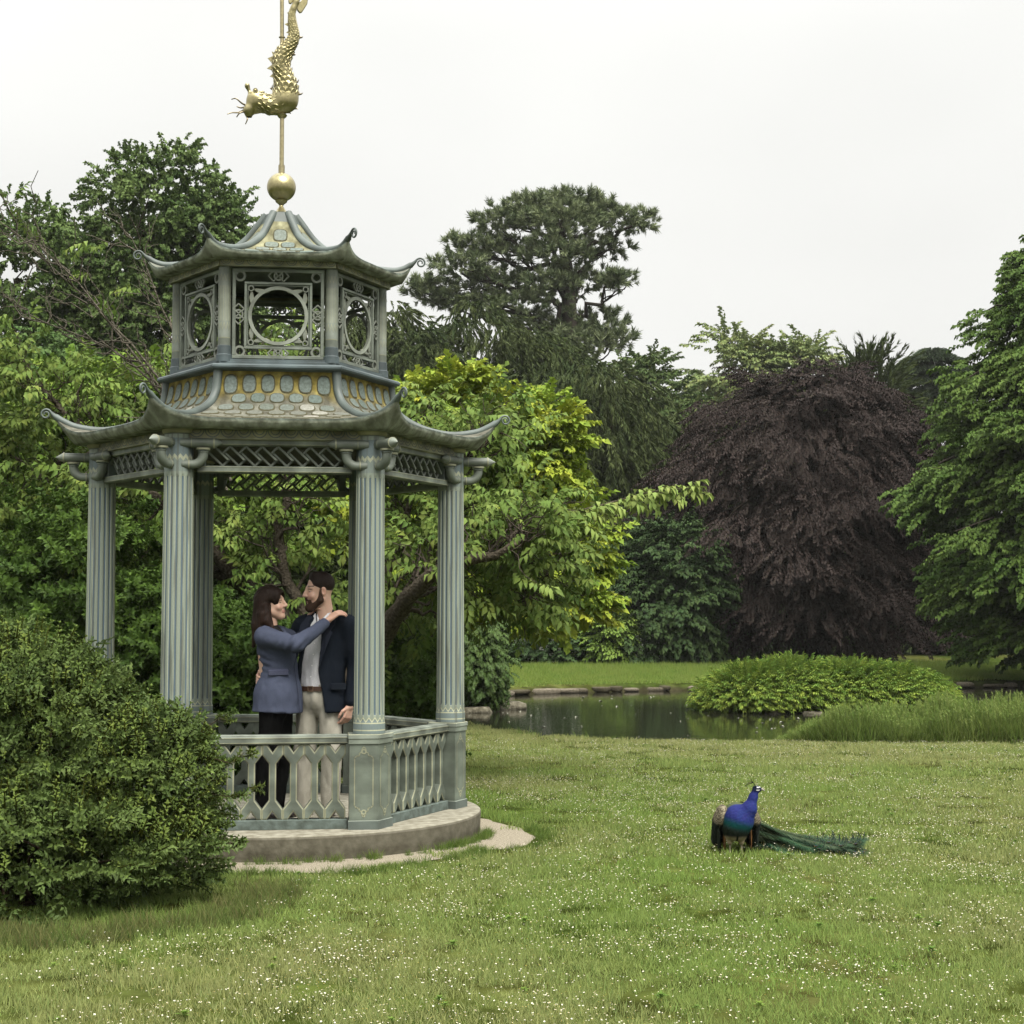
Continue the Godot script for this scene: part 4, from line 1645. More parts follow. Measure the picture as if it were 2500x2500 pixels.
# head with its own grid; c is the point between the ears, b turns it (z forward, x to the person's left)
func head_mesh(mb: MB, c: Vector3, b: Basis, s: float, male: bool) -> void:
	var f := Field.new(Vector3(-0.11, -0.20, -0.13) * s, Vector3(0.11, 0.17, 0.15) * s, 0.0042)
	var o := func(x: float, y: float, z: float) -> Vector3: return Vector3(x, y, z) * s
	f.ell(o.call(0, 0.048, -0.018), Vector3(0.075, 0.092, 0.097) * s)
	f.ell(o.call(0, -0.03, 0.030), Vector3(0.060, 0.085, 0.064) * s, Basis.IDENTITY, 0.03)
	f.cap(o.call(-0.052, -0.055, 0.0), o.call(0.0, -0.100, 0.060), 0.024 * s, 0.020 * s, 0.03)
	f.cap(o.call(0.052, -0.055, 0.0), o.call(0.0, -0.100, 0.060), 0.024 * s, 0.020 * s, 0.03)
	f.ell(o.call(0, -0.101, 0.068), Vector3(0.022, 0.017, 0.020) * s, Basis.IDENTITY, 0.02)
	f.cap(o.call(-0.036, 0.034, 0.074), o.call(0.036, 0.034, 0.074), 0.013 * s, 0.013 * s, 0.02)
	for e in [-1.0, 1.0]:
		f.ell(o.call(0.034 * e, 0.013, 0.098), Vector3(0.018, 0.0095, 0.014) * s, Basis.IDENTITY, 0.010, true)
		f.ell(o.call(0.033 * e, 0.014, 0.080), Vector3(0.012, 0.009, 0.010) * s, Basis.IDENTITY, 0.004)
		f.ell(o.call(0.040 * e, -0.028, 0.066), Vector3(0.024, 0.022, 0.020) * s, Basis.IDENTITY, 0.02)
		f.ell(o.call(0.077 * e, 0.0, -0.012), Vector3(0.008, 0.033, 0.019) * s, Basis(Vector3.UP, 0.35 * e), 0.008)
		f.ell(o.call(0.085 * e, 0.004, -0.006), Vector3(0.006, 0.018, 0.009) * s, Basis(Vector3.UP, 0.35 * e), 0.005, true)
	f.cap(o.call(0, 0.026, 0.090), o.call(0, -0.022, 0.112), 0.0085 * s, 0.0135 * s, 0.014)
	f.cap(o.call(-0.011, -0.026, 0.100), o.call(0.011, -0.026, 0.100), 0.009 * s, 0.009 * s, 0.010)
	f.cap(o.call(-0.018, -0.058, 0.088), o.call(0.018, -0.058, 0.088), 0.0062 * s, 0.0062 * s, 0.008)
	f.cap(o.call(-0.015, -0.069, 0.086), o.call(0.015, -0.069, 0.086), 0.0070 * s, 0.0070 * s, 0.008)
	f.cap(o.call(-0.024, -0.064, 0.098), o.call(0.024, -0.064, 0.098), 0.003 * s, 0.003 * s, 0.004, Vector3.ONE, true)
	f.cap(o.call(0, -0.04, -0.030), o.call(0, -0.24, -0.050), (0.056 if male else 0.048) * s, (0.062 if male else 0.052) * s, 0.03)
	var m := MB.new()
	f.mesh(m, func(p: Vector3, _n: Vector3) -> Color:
		p /= s
		var k := SKIN
		k = k.lerp(Color(0.56, 0.26, 0.21), 0.45 * exp(-pow(Vector3(absf(p.x) - 0.042, p.y + 0.03, p.z - 0.08).length() / 0.022, 2.0)))
		if p.z > 0.07 and absf(p.x) < 0.026 and p.y < -0.054 and p.y > -0.076:
			k = k.lerp(Color(0.40, 0.15, 0.13), 0.6)
		if absf(p.y - 0.043) < 0.006 and absf(absf(p.x) - 0.034) < 0.020 and p.z > 0.05:
			k = k.lerp(Color(0.06, 0.035, 0.022), 0.8)
		if absf(p.y - 0.0215) < 0.0035 and absf(absf(p.x) - 0.034) < 0.015 and p.z > 0.06:
			k = k.lerp(Color(0.07, 0.04, 0.03), 0.75)
		if absf(p.x) > 0.07:
			k = k.lerp(Color(0.6, 0.27, 0.2), 0.35)
		return k)
	mb.add(m, Transform3D(b, c))

func eyes(t: Node3D, c: Vector3, b: Basis, s: float, iris: Color) -> void:
	for e in [-1.0, 1.0]:
		var mb := MB.new()
		var pr := []
		var ks := []
		for i in 13:
			var a := -PI / 2 + PI * i / 12.0
			pr.append(Vector2(cos(a) * 0.0105 * s + 0.00001, sin(a) * 0.0105 * s))
			ks.append(Color(0.015, 0.012, 0.01) if i >= 11 else iris if i >= 8 else Color(0.40, 0.36, 0.33))
		mb.lathe(pr, 14, Transform3D(b * Basis(Vector3(1, 0, 0), Vector3(0, 0, 1), Vector3(0, -1, 0)), c + b * (Vector3(0.033 * e, 0.0125, 0.0770) * s)), ks)
		obj("eye", mb, MAT.leather, t)

# a hand: w the wrist, d towards the fingers, n the back of the hand, thumb the side the thumb leaves on; curl in radians per joint
func hand_mesh(mb: MB, w: Vector3, d: Vector3, n: Vector3, thumb: float, curl: float, spread: float, s := 1.0) -> void:
	d = d.normalized()
	var side := d.cross(n).normalized() * thumb
	n = side.cross(d).normalized() * thumb
	var f := Field.new(w - Vector3(0.19, 0.19, 0.19) * s, w + Vector3(0.19, 0.19, 0.19) * s, 0.0042)
	f.cap(w - d * 0.05 * s, w + d * 0.01 * s, 0.027 * s, 0.025 * s, 0.01)
	for i in 4:
		var off := (1.5 - i) * 0.0195 * s
		f.cap(w + d * 0.012 * s + side * off * 0.6, w + d * 0.082 * s + side * off, 0.0155 * s, 0.0115 * s, 0.008)
	var lens := [0.040, 0.045, 0.042, 0.033]
	for i in 4:
		var off := (1.5 - i) * 0.0205 * s
		var p := w + d * 0.085 * s + side * off
		var a := 0.25 + curl * (0.7 + 0.12 * i)
		var dir := (d + side * spread * (1.5 - i) * 0.35).normalized()
		for j in 3:
			var q: Vector3 = p + (dir * cos(a) - n * sin(a)) * lens[i] * s * [1.0, 0.66, 0.5][j]
			f.cap(p, q, (0.0098 - 0.0010 * j) * s, (0.0092 - 0.0012 * j) * s, 0.003)
			p = q
			a += curl * (1.0 - 0.15 * j)
	var tp := w + d * 0.022 * s + side * 0.026 * s
	var t1 := tp + (d * 0.7 + side * 0.75 - n * 0.15).normalized() * 0.038 * s
	var t2 := t1 + (d * 0.95 + side * 0.25 - n * 0.3).normalized() * 0.030 * s
	var t3 := t2 + (d * 1.0 - side * 0.05 - n * 0.35).normalized() * 0.022 * s
	f.cap(w + d * 0.015 * s + side * 0.010 * s, tp, 0.017 * s, 0.0145 * s, 0.008)
	f.cap(tp, t1, 0.0135 * s, 0.0112 * s, 0.004)
	f.cap(t1, t2, 0.0108 * s, 0.0098 * s, 0.003)
	f.cap(t2, t3, 0.0095 * s, 0.0075 * s, 0.003)
	f.mesh(mb, func(_p: Vector3, g: Vector3) -> Color: return SKIN.lerp(Color(0.55, 0.25, 0.19), 0.25 + 0.2 * g.dot(-n)))

func folds(amount: float, seed_: int, sx: float, sy: float) -> Callable:
	var fn := FastNoiseLite.new()
	fn.seed = seed_
	fn.frequency = 1.0
	fn.fractal_octaves = 3
	return func(p: Vector3) -> float: return amount * fn.get_noise_3d(p.x * sx, p.y * sy, p.z * sx)

func shoe(mb: MB, ankle: Vector3, d: Vector3, k: Color, s := 1.0) -> void:
	var f := Field.new(ankle - Vector3(0.26, 0.1, 0.26), ankle + Vector3(0.26, 0.1, 0.26), 0.008)
	var g := Vector3(0, -ankle.y, 0)
	f.cap(ankle + g + d * -0.05 * s + Vector3(0, 0.045, 0), ankle + g + d * 0.13 * s + Vector3(0, 0.035, 0), 0.042 * s, 0.042 * s, 0.02, Vector3(1, 1.1, 1))
	f.cap(ankle + g + d * 0.12 * s + Vector3(0, 0.03, 0), ankle + g + d * 0.19 * s + Vector3(0, 0.025, 0), 0.04 * s, 0.026 * s, 0.02)
	f.cap(ankle, ankle + g + Vector3(0, 0.05, 0), 0.04 * s, 0.045 * s, 0.02)
	f.plane(Vector3(0, 0.004, 0), Vector3.DOWN)
	f.mesh(mb, func(_p: Vector3, _n: Vector3) -> Color: return k)

func people() -> void:
	man()
	woman()

func man() -> void:
	var t := thing("person", "bearded man in navy blazer, white shirt and beige trousers standing against the pavilion column", "person", Vector3(-1.487, FLOOR_Y, -12.6))
	var hb := aim(Vector3(-0.90, -0.06, 0.42), Vector3(0.03, 1, 0.0))
	var hc := Vector3(-0.004, 1.708, 0.0)
	var sL := Vector3(0.238, 1.452, 0.05)
	var eL := Vector3(0.285, 1.17, 0.02)
	var wL := Vector3(0.252, 0.872, 0.075)
	var sR := Vector3(-0.135, 1.452, -0.075)
	var eR := Vector3(-0.31, 1.19, -0.14)
	var wR := Vector3(-0.432, 1.075, 0.02)
	var hipL := Vector3(0.088, 0.90, 0.025)
	var hipR := Vector3(-0.085, 0.90, -0.03)
	var kL := Vector3(0.105, 0.49, 0.05)
	var kR := Vector3(-0.10, 0.49, 0.0)
	var aL := Vector3(0.10, 0.07, 0.03)
	var aR := Vector3(-0.105, 0.07, -0.03)
	var fwd := Vector3(-0.28, 0, 0.96)
	var left := Vector3(0.96, 0, 0.28)

	# body: one skin, most of it under the clothes
	var mb := MB.new()
	var f := Field.new(Vector3(-0.48, 0.02, -0.26), Vector3(0.38, 1.64, 0.26), 0.016)
	f.cap(Vector3(0.045, 1.36, -0.01), Vector3(0.0, 0.98, 0.0), 0.125, 0.11, 0.04, Vector3(0.85, 1, 1.25))
	f.cap(Vector3(0.042, 1.48, -0.02), Vector3(0.03, 1.60, -0.015), 0.062, 0.058, 0.03)
	for q in [[sL, eL, 0.05, 0.04], [eL, wL, 0.038, 0.028], [sR, eR, 0.05, 0.04], [eR, wR, 0.038, 0.028], [hipL, kL, 0.075, 0.055], [kL, aL, 0.05, 0.036], [hipR, kR, 0.075, 0.055], [kR, aR, 0.05, 0.036]]:
		f.cap(q[0], q[1], q[2], q[3], 0.03)
	f.mesh(mb, func(_p: Vector3, _n: Vector3) -> Color: return SKIN)
	head_mesh(mb, hc, hb, 1.06, true)
	eyes(t, hc, hb, 1.06, Color(0.08, 0.10, 0.11))
	hand_mesh(mb, wL + Vector3(-0.004, -0.035, 0.004), Vector3(-0.22, -1, 0.05), Vector3(0.75, 0, 0.6), 1.0, 0.42, 0.1, 1.08)
	hand_mesh(mb, wR + Vector3(-0.012, -0.008, 0.03), Vector3(-0.10, -0.30, 0.95), Vector3(-0.95, 0.1, -0.1), -1.0, 0.22, 0.3, 1.0)
	obj("body", mb, MAT.skin, t)

	# short hair and beard follow the skull
	mb = MB.new()
	f = Field.new(Vector3(-0.12, -0.20, -0.14), Vector3(0.12, 0.19, 0.16), 0.0045)
	f.ell(Vector3(0, 0.057, -0.022), Vector3(0.0790, 0.0915, 0.1000), Basis.IDENTITY, 0.01)
	f.cap(Vector3(-0.025, 0.122, 0.03), Vector3(0.025, 0.122, 0.03), 0.026, 0.026, 0.03)
	f.ell(Vector3(0, 0.0, 0.112), Vector3(0.085, 0.115, 0.072), Basis.IDENTITY, 0.008, true)
	f.plane(Vector3(0, -0.055, -0.09), Vector3(0, -1, 0.55))
	for e in [-1.0, 1.0]:
		f.ell(Vector3(0.085 * e, -0.01, -0.012), Vector3(0.03, 0.042, 0.030), Basis.IDENTITY, 0.006, true)
	f.mesh(mb, func(_p: Vector3, _n: Vector3) -> Color: return Color(0.032, 0.0235, 0.018).lerp(SKIN * 0.6, 0.45 * smoothstep(0.035, -0.045, _p.y)))
	obj("hair", mb, MAT.hair, t, Transform3D(hb.scaled(Vector3.ONE * 1.06), hc))
	mb = MB.new()
	f = Field.new(Vector3(-0.11, -0.19, -0.08), Vector3(0.11, 0.06, 0.15), 0.0045)
	for e in [-1.0, 1.0]:
		f.cap(Vector3(0.066 * e, 0.02, 0.006), Vector3(0.060 * e, -0.055, 0.010), 0.010, 0.020, 0.02)
		f.cap(Vector3(0.058 * e, -0.062, 0.010), Vector3(0.012 * e, -0.112, 0.070), 0.024, 0.028, 0.02)
		f.cap(Vector3(0.030 * e, -0.066, 0.084), Vector3(0.004 * e, -0.045, 0.101), 0.008, 0.007, 0.008)
		f.cap(Vector3(0.032 * e, -0.064, 0.080), Vector3(0.022 * e, -0.10, 0.080), 0.012, 0.014, 0.01)
	f.ell(Vector3(0, -0.112, 0.072), Vector3(0.034, 0.030, 0.034), Basis.IDENTITY, 0.02)
	f.mesh(mb, func(_p: Vector3, _n: Vector3) -> Color: return Color(0.080, 0.046, 0.028).lerp(SKIN * 0.7, 0.35 * smoothstep(-0.02, 0.02, _p.y)))
	obj("beard", mb, MAT.hair, t, Transform3D(hb.scaled(Vector3.ONE * 1.06), hc))

	# shirt
	mb = MB.new()
	f = Field.new(Vector3(-0.26, 0.90, -0.20), Vector3(0.34, 1.60, 0.24), 0.010)
	f.cap(Vector3(0.048, 1.36, 0.0), Vector3(0.0, 1.0, 0.005), 0.138, 0.122, 0.04, Vector3(0.86, 1, 1.12))
	f.cap(Vector3(0.046, 1.44, -0.01), Vector3(0.042, 1.515, -0.01), 0.085, 0.064, 0.05)
	f.plane(Vector3(0, 0.935, 0), Vector3.DOWN)
	f.ell(Vector3(0.032, 1.56, 0.045), Vector3(0.042, 0.09, 0.055), Basis.IDENTITY, 0.01, true)
	f.mesh(mb, func(_p: Vector3, _n: Vector3) -> Color: return Color(0.68, 0.68, 0.71), folds(0.009, 3, 17.0, 5.0))
	var shirt := obj("shirt", mb, MAT.cloth, t)
	# collar points
	mb = MB.new()
	mb.col = Color(0.76, 0.76, 0.78)
	for e in [-1.0, 1.0]:
		var c0: Vector3 = Vector3(0.034, 1.545, 0.0) + left * 0.052 * e + fwd * 0.030
		var c1: Vector3 = Vector3(0.030, 1.475, 0.0) + left * 0.014 * e + fwd * 0.098
		var c2: Vector3 = Vector3(0.030, 1.440, 0.0) + left * 0.056 * e + fwd * 0.105
		var c3: Vector3 = Vector3(0.034, 1.505, 0.0) + left * 0.082 * e + fwd * 0.035
		var up := fwd * 0.008
		mb.quad(c0 + up, c1 + up, c2 + up, c3 + up, fwd)
		mb.quad(c0, c1, c2, c3, -fwd)
		mb.quad(c1 + up, c2 + up, c2, c1, Vector3.DOWN)
		mb.quad(c2 + up, c3 + up, c3, c2, left * e)
	obj("collar", mb, MAT.cloth, shirt)
	for i in 5:
		mb = MB.new()
		mb.col = Color(0.8, 0.8, 0.78)
		var y := 1.40 - i * 0.085
		mb.lathe([Vector2(0.0045, 0), Vector2(0.004, 0.002), Vector2(0, 0.0025)], 10, Transform3D(aim(Vector3.UP, fwd).rotated(Vector3.UP, 0) * Basis(Vector3(1, 0, 0), 0.0), Vector3(0.032 - i * 0.009, y, 0.0) + fwd * 0.146))
		obj("button", mb, MAT.leather, shirt)

	# trousers
	mb = MB.new()
	f = Field.new(Vector3(-0.26, 0.0, -0.18), Vector3(0.26, 1.02, 0.20), 0.010)
	f.cap(Vector3(0.0, 0.975, 0.0), Vector3(0.0, 0.90, 0.0), 0.130, 0.138, 0.04, Vector3(0.86, 1, 1.12))
	for q in [[hipL, kL, aL], [hipR, kR, aR]]:
		f.cap(q[0], q[1], 0.090, 0.078, 0.035)
		f.cap(q[1], q[2] - Vector3(0, 0.02, 0), 0.080, 0.070, 0.03)
	f.plane(Vector3(0, 0.985, 0), Vector3.UP)
	f.plane(Vector3(0, 0.045, 0), Vector3.DOWN)
	f.mesh(mb, func(_p: Vector3, _n: Vector3) -> Color: return Color(0.45, 0.425, 0.355), folds(0.010, 5, 13.0, 4.0))
	var tr := obj("trousers", mb, MAT.cloth, t)
	mb = MB.new()
	mb.col = Color(0.38, 0.355, 0.29)
	for e in [-0.10, 0.055]:
		mb.box(Transform3D(aim(fwd, Vector3.UP), Vector3(0.0, 0.972, 0) + left * e + fwd * (0.128 - absf(e) * 0.3)), Vector3(0.012, 0.055, 0.010), 0.002)
	obj("belt_loop", mb, MAT.cloth, tr)
	# belt with buckle
	mb = MB.new()
	mb.col = Color(0.052, 0.024, 0.014)
	var n := 40
	var pts := []
	for i in n + 1:
		var a := TAU * i / n
		pts.append(Vector3(0.0, 0.968, 0.004) + Vector3(sin(a) * 0.156, 0, cos(a) * 0.126))
	for i in n:
		var p: Vector3 = pts[i]
		var q: Vector3 = pts[i + 1]
		var out := (p + q - 2.0 * Vector3(0, 0.968, 0.004))
		for y in [[-0.018, 0.018]]:
			mb.quad(p + Vector3(0, -0.018, 0), q + Vector3(0, -0.018, 0), q + Vector3(0, 0.018, 0), p + Vector3(0, 0.018, 0), out)
			mb.quad(p + Vector3(0, 0.018, 0), q + Vector3(0, 0.018, 0), q * Vector3(0.96, 1, 0.96) + Vector3(0, 0.018, 0), p * Vector3(0.96, 1, 0.96) + Vector3(0, 0.018, 0), Vector3.UP)
	var belt := obj("belt", mb, MAT.leather, t)
	mb = MB.new()
	mb.col = Color(0.13, 0.085, 0.05)
	rect_frame(mb, Vector2(0, 0), Vector2(0.024, 0.022), 0.007, 0.008, 0.0)
	obj("buckle", mb, MAT.leather, belt, Transform3D(aim(fwd, Vector3.UP), Vector3(-0.012, 0.968, 0.004) + fwd * 0.128))
	for q in [aL, aR]:
		mb = MB.new()
		shoe(mb, q, (fwd + left * (0.25 if q == aL else -0.25)).normalized(), Color(0.055, 0.028, 0.018))
		obj("shoe", mb, MAT.leather, t)

	# blazer, open in front
	mb = MB.new()
	f = Field.new(Vector3(-0.50, 0.74, -0.26), Vector3(0.42, 1.60, 0.28), 0.0105)
	f.cap(Vector3(0.050, 1.37, -0.01), Vector3(0.012, 1.08, 0.0), 0.158, 0.140, 0.05, Vector3(0.80, 1, 1.12))
	f.cap(Vector3(0.012, 1.08, 0.0), Vector3(0.012, 0.80, 0.005), 0.146, 0.184, 0.05, Vector3(0.82, 1, 1.12))
	f.cap(sR + Vector3(0.04, 0.005, 0.012), sL + Vector3(-0.04, 0.005, -0.01), 0.078, 0.078, 0.05, Vector3(1, 1, 1.05))
	f.cap(Vector3(0.045, 1.47, -0.015), Vector3(0.042, 1.525, -0.02), 0.11, 0.074, 0.05)
	f.plane(Vector3(0.16, 0.787, 0), Vector3(0, -1, 0))
	# the opening: a long leaf-shaped gap down the front, with the neck above it
	f.cap(Vector3(0.028, 1.46, 0.0) + fwd * 0.17, Vector3(-0.030, 1.10, 0) + fwd * 0.17, 0.062, 0.094, 0.006, Vector3(1, 1, 0.6), true)
	f.cap(Vector3(-0.030, 1.10, 0) + fwd * 0.17, Vector3(-0.035, 0.70, 0) + fwd * 0.17, 0.094, 0.165, 0.006, Vector3(1, 1, 0.6), true)
	f.cap(Vector3(0.036, 1.55, 0.0) + fwd * 0.10, Vector3(0.030, 1.43, 0.0) + fwd * 0.155, 0.066, 0.060, 0.006, Vector3.ONE, true)
	f.ell(Vector3(0.036, 1.575, 0.035), Vector3(0.070, 0.085, 0.085), Basis.IDENTITY, 0.01, true)
	f.cap(sL, eL, 0.070, 0.062, 0.04)
	f.cap(eL, wL, 0.060, 0.048, 0.02)
	f.cap(sR, eR, 0.070, 0.062, 0.04)
	f.cap(eR, wR, 0.060, 0.046, 0.02)
	var navy := Color(0.0145, 0.0165, 0.025)
	f.mesh(mb, func(_p: Vector3, _n: Vector3) -> Color: return navy, folds(0.008, 9, 13.0, 4.0))
	var bl := obj("blazer", mb, MAT.cloth, t)
	# lapels and pocket flap
	for e in [-1.0, 1.0]:
		mb = MB.new()
		mb.col = navy * 1.5
		var P := func(x: float, y: float, z: float) -> Vector3: return Vector3(0.028 + (y - 1.46) * 0.16, y, 0) + left * x * e + fwd * z
		var ring_ := [P.call(0.070, 1.515, 0.060), P.call(0.060, 1.42, 0.142), P.call(0.085, 1.30, 0.166), P.call(0.100, 1.14, 0.168), P.call(0.125, 1.28, 0.166), P.call(0.150, 1.395, 0.142), P.call(0.128, 1.41, 0.138), P.call(0.140, 1.45, 0.105), P.call(0.112, 1.535, 0.05)]
		var c0: Vector3 = P.call(0.105, 1.36, 0.156)
		for i in ring_.size():
			var a: Vector3 = ring_[i]
			var b: Vector3 = ring_[(i + 1) % ring_.size()]
			mb.tri(c0, a, b, fwd)
			mb.quad(a, b, b - fwd * 0.012, a - fwd * 0.012, (a + b) * 0.5 - c0)
		obj("lapel", mb, MAT.cloth, bl)
	mb = MB.new()
	mb.col = navy * 1.25
	mb.box(Transform3D(aim(Vector3(0.35, 0, 0.94), Vector3.UP), Vector3(0.165, 0.985, 0.128)), Vector3(0.12, 0.05, 0.012), 0.004)
	obj("pocket_flap", mb, MAT.cloth, bl)


func woman() -> void:
	var t := thing("person", "woman with long brown hair in slate blue blazer with arms round the bearded man", "person", Vector3(-1.84, FLOOR_Y, -12.45))
	var hb := aim(Vector3(0.96, 0.10, 0.22), Vector3(-0.10, 1, 0.04))
	var hc := Vector3(0.012, 1.612, 0.0)
	var sR := Vector3(-0.030, 1.368, 0.150)
	var eR := Vector3(0.232, 1.312, 0.235)
	var wR := Vector3(0.418, 1.462, 0.055)
	var sL := Vector3(0.055, 1.372, -0.150)
	var eL := Vector3(0.21, 1.34, -0.25)
	var wL := Vector3(0.255, 1.47, -0.215)
	var hipR := Vector3(0.035, 0.87, 0.066)
	var hipL := Vector3(0.08, 0.87, -0.066)
	var kR := Vector3(0.0, 0.46, 0.085)
	var kL := Vector3(0.07, 0.46, -0.075)
	var aR := Vector3(-0.045, 0.07, 0.08)
	var aL := Vector3(0.03, 0.07, -0.08)
	var fwd := Vector3(0.86, 0, 0.51)
	var right := Vector3(-0.51, 0, 0.86)

	var mb := MB.new()
	var f := Field.new(Vector3(-0.20, 0.02, -0.34), Vector3(0.54, 1.56, 0.34), 0.016)
	f.cap(Vector3(0.0, 1.30, 0.0), Vector3(0.05, 0.92, 0.0), 0.10, 0.11, 0.04)
	f.cap(Vector3(0.005, 1.40, 0.0), Vector3(0.008, 1.50, 0.0), 0.05, 0.046, 0.03)
	for q in [[sL, eL, 0.04, 0.032], [eL, wL, 0.03, 0.022], [sR, eR, 0.04, 0.032], [eR, wR, 0.03, 0.024], [hipL, kL, 0.07, 0.05], [kL, aL, 0.045, 0.03], [hipR, kR, 0.07, 0.05], [kR, aR, 0.045, 0.03]]:
		f.cap(q[0], q[1], q[2], q[3], 0.03)
	f.mesh(mb, func(_p: Vector3, _n: Vector3) -> Color: return SKIN)
	head_mesh(mb, hc, hb, 0.98, false)
	eyes(t, hc, hb, 0.98, Color(0.05, 0.035, 0.02))
	hand_mesh(mb, wR + Vector3(0.030, 0.030, -0.012), Vector3(0.74, 0.62, -0.24), Vector3(-0.45, 0.70, 0.55), -1.0, 0.36, 0.35, 0.94)
	hand_mesh(mb, wL + Vector3(0.015, 0.03, 0.01), Vector3(0.5, 0.65, 0.3), Vector3(-0.5, 0.7, -0.3), 1.0, 0.3, 0.2, 0.95)
	obj("body", mb, MAT.skin, t)

	# hair: a cap, the fall behind the shoulder and the lock before the ear
	mb = MB.new()
	f = Field.new(Vector3(-0.24, -0.40, -0.20), Vector3(0.18, 0.20, 0.20), 0.006)
	var H := func(x: float, y: float, z: float) -> Vector3: return hb * Vector3(x, y, z)
	f.ell(H.call(0, 0.052, -0.026), Vector3(0.089, 0.098, 0.110), hb, 0.01)
	f.ell(H.call(0, 0.045, 0.055), Vector3(0.070, 0.070, 0.05), hb, 0.03)
	f.ell(H.call(0, -0.030, 0.118), Vector3(0.068, 0.112, 0.078), hb, 0.012, true)
	f.ell(H.call(-0.098, -0.016, 0.014), Vector3(0.042, 0.046, 0.046), hb, 0.010, true)
	f.ell(H.call(0.095, -0.018, 0.030), Vector3(0.042, 0.045, 0.040), hb, 0.010, true)
	f.cap(Vector3(-0.075, 0.02, 0.03), Vector3(-0.098, -0.16, 0.03), 0.062, 0.050, 0.03)
	f.cap(Vector3(-0.098, -0.16, 0.03), Vector3(-0.135, -0.32, 0.035), 0.050, 0.014, 0.03)
	f.cap(Vector3(-0.055, 0.0, -0.05), Vector3(-0.085, -0.25, -0.06), 0.06, 0.03, 0.03)
	f.cap(Vector3(-0.040, -0.03, 0.072), Vector3(-0.028, -0.13, 0.090), 0.040, 0.040, 0.02)
	f.cap(Vector3(-0.028, -0.13, 0.090), Vector3(0.028, -0.20, 0.105), 0.040, 0.016, 0.02)
	f.cap(Vector3(-0.06, -0.08, 0.08), Vector3(-0.075, -0.18, 0.085), 0.045, 0.03, 0.02)
	var strands := FastNoiseLite.new()
	strands.frequency = 1.0
	f.mesh(mb, func(p: Vector3, _n: Vector3) -> Color:
		var k := clampf(0.5 + strands.get_noise_3d(p.x * 60.0, p.y * 9.0, p.z * 60.0), 0, 1)
		return Color(0.020, 0.012, 0.009).lerp(Color(0.052, 0.027, 0.018), k * clampf(0.55 - p.y * 3.0, 0.2, 1.0)),
		func(p: Vector3) -> float: return 0.005 * strands.get_noise_3d(p.x * 45.0, p.y * 7.0, p.z * 45.0))
	obj("hair", mb, MAT.hair, t, Transform3D(Basis.IDENTITY, hc))
	mb = MB.new()
	mb.col = Color(0.75, 0.72, 0.66)
	var pr := []
	for i in 9:
		pr.append(Vector2(0.0048 * cos(-PI / 2 + PI * i / 8) + 0.0001, 0.0048 * sin(-PI / 2 + PI * i / 8)))
	mb.lathe(pr, 10)
	obj("earring", mb, MAT.leather, t, Transform3D(Basis.IDENTITY, hc + hb * Vector3(-0.078, -0.042, -0.002)))

	# trousers
	mb = MB.new()
	f = Field.new(Vector3(-0.20, 0.0, -0.24), Vector3(0.28, 1.0, 0.26), 0.0105)
	f.cap(Vector3(0.055, 0.96, 0.005), Vector3(0.052, 0.87, 0.005), 0.12, 0.140, 0.04)
	for q in [[hipL, kL, aL], [hipR, kR, aR]]:
		f.cap(q[0], q[1], 0.092, 0.083, 0.04)
		f.cap(q[1], q[2] - Vector3(0, 0.02, 0), 0.083, 0.070, 0.03)
	f.plane(Vector3(0, 0.03, 0), Vector3.DOWN)
	f.mesh(mb, func(_p: Vector3, _n: Vector3) -> Color: return Color(0.0045, 0.0045, 0.005), folds(0.012, 15, 12.0, 5.0))
	obj("trousers", mb, MAT.cloth, t)
	for q in [aL, aR]:
		mb = MB.new()
		shoe(mb, q, fwd, Color(0.012, 0.011, 0.011), 0.88)
		obj("shoe", mb, MAT.leather, t)
	# dark top in the neck of the blazer
	mb = MB.new()
	f = Field.new(Vector3(-0.16, 1.0, -0.2), Vector3(0.24, 1.46, 0.22), 0.0105)
	f.cap(Vector3(0.035, 1.32, 0.0), Vector3(0.06, 1.1, 0.0), 0.105, 0.10, 0.04)
	f.cap(Vector3(0.01, 1.36, 0.0), Vector3(0.01, 1.41, 0.0), 0.08, 0.06, 0.04)
	f.mesh(mb, func(_p: Vector3, _n: Vector3) -> Color: return Color(0.018, 0.016, 0.017))
	obj("top", mb, MAT.cloth, t)

	# blazer
	mb = MB.new()
	f = Field.new(Vector3(-0.24, 0.74, -0.36), Vector3(0.52, 1.52, 0.36), 0.0105)
	f.cap(Vector3(0.012, 1.35, 0.0), Vector3(0.045, 1.27, 0.0), 0.118, 0.135, 0.05, Vector3(1, 1, 0.95))
	f.ell(Vector3(0.115, 1.29, 0.075), Vector3(0.075, 0.085, 0.075), Basis.IDENTITY, 0.05)
	f.cap(Vector3(0.045, 1.27, 0.0), Vector3(0.072, 1.14, 0.0), 0.130, 0.122, 0.05)
	f.cap(Vector3(0.072, 1.14, 0.0), Vector3(0.064, 0.93, 0.0), 0.124, 0.172, 0.06)
	f.cap(Vector3(0.064, 0.93, 0.0), Vector3(0.060, 0.80, 0.0), 0.172, 0.192, 0.05)
	f.cap(sR + Vector3(0.01, 0.0, -0.03), sL + Vector3(-0.01, 0.0, 0.03), 0.070, 0.070, 0.05)
	f.plane(Vector3(0.06, 0.795, 0.0), Vector3(-0.03, -1, 0.0))
	f.ell(Vector3(0.055, 1.47, 0.02), Vector3(0.075, 0.085, 0.075), Basis.IDENTITY, 0.01, true)
	f.cap(Vector3(0.085, 1.45, 0.035), Vector3(0.215, 1.26, 0.115), 0.034, 0.012, 0.008, Vector3.ONE, true)
	f.cap(sR, eR, 0.070, 0.060, 0.045)
	f.cap(eR, wR, 0.060, 0.043, 0.025)
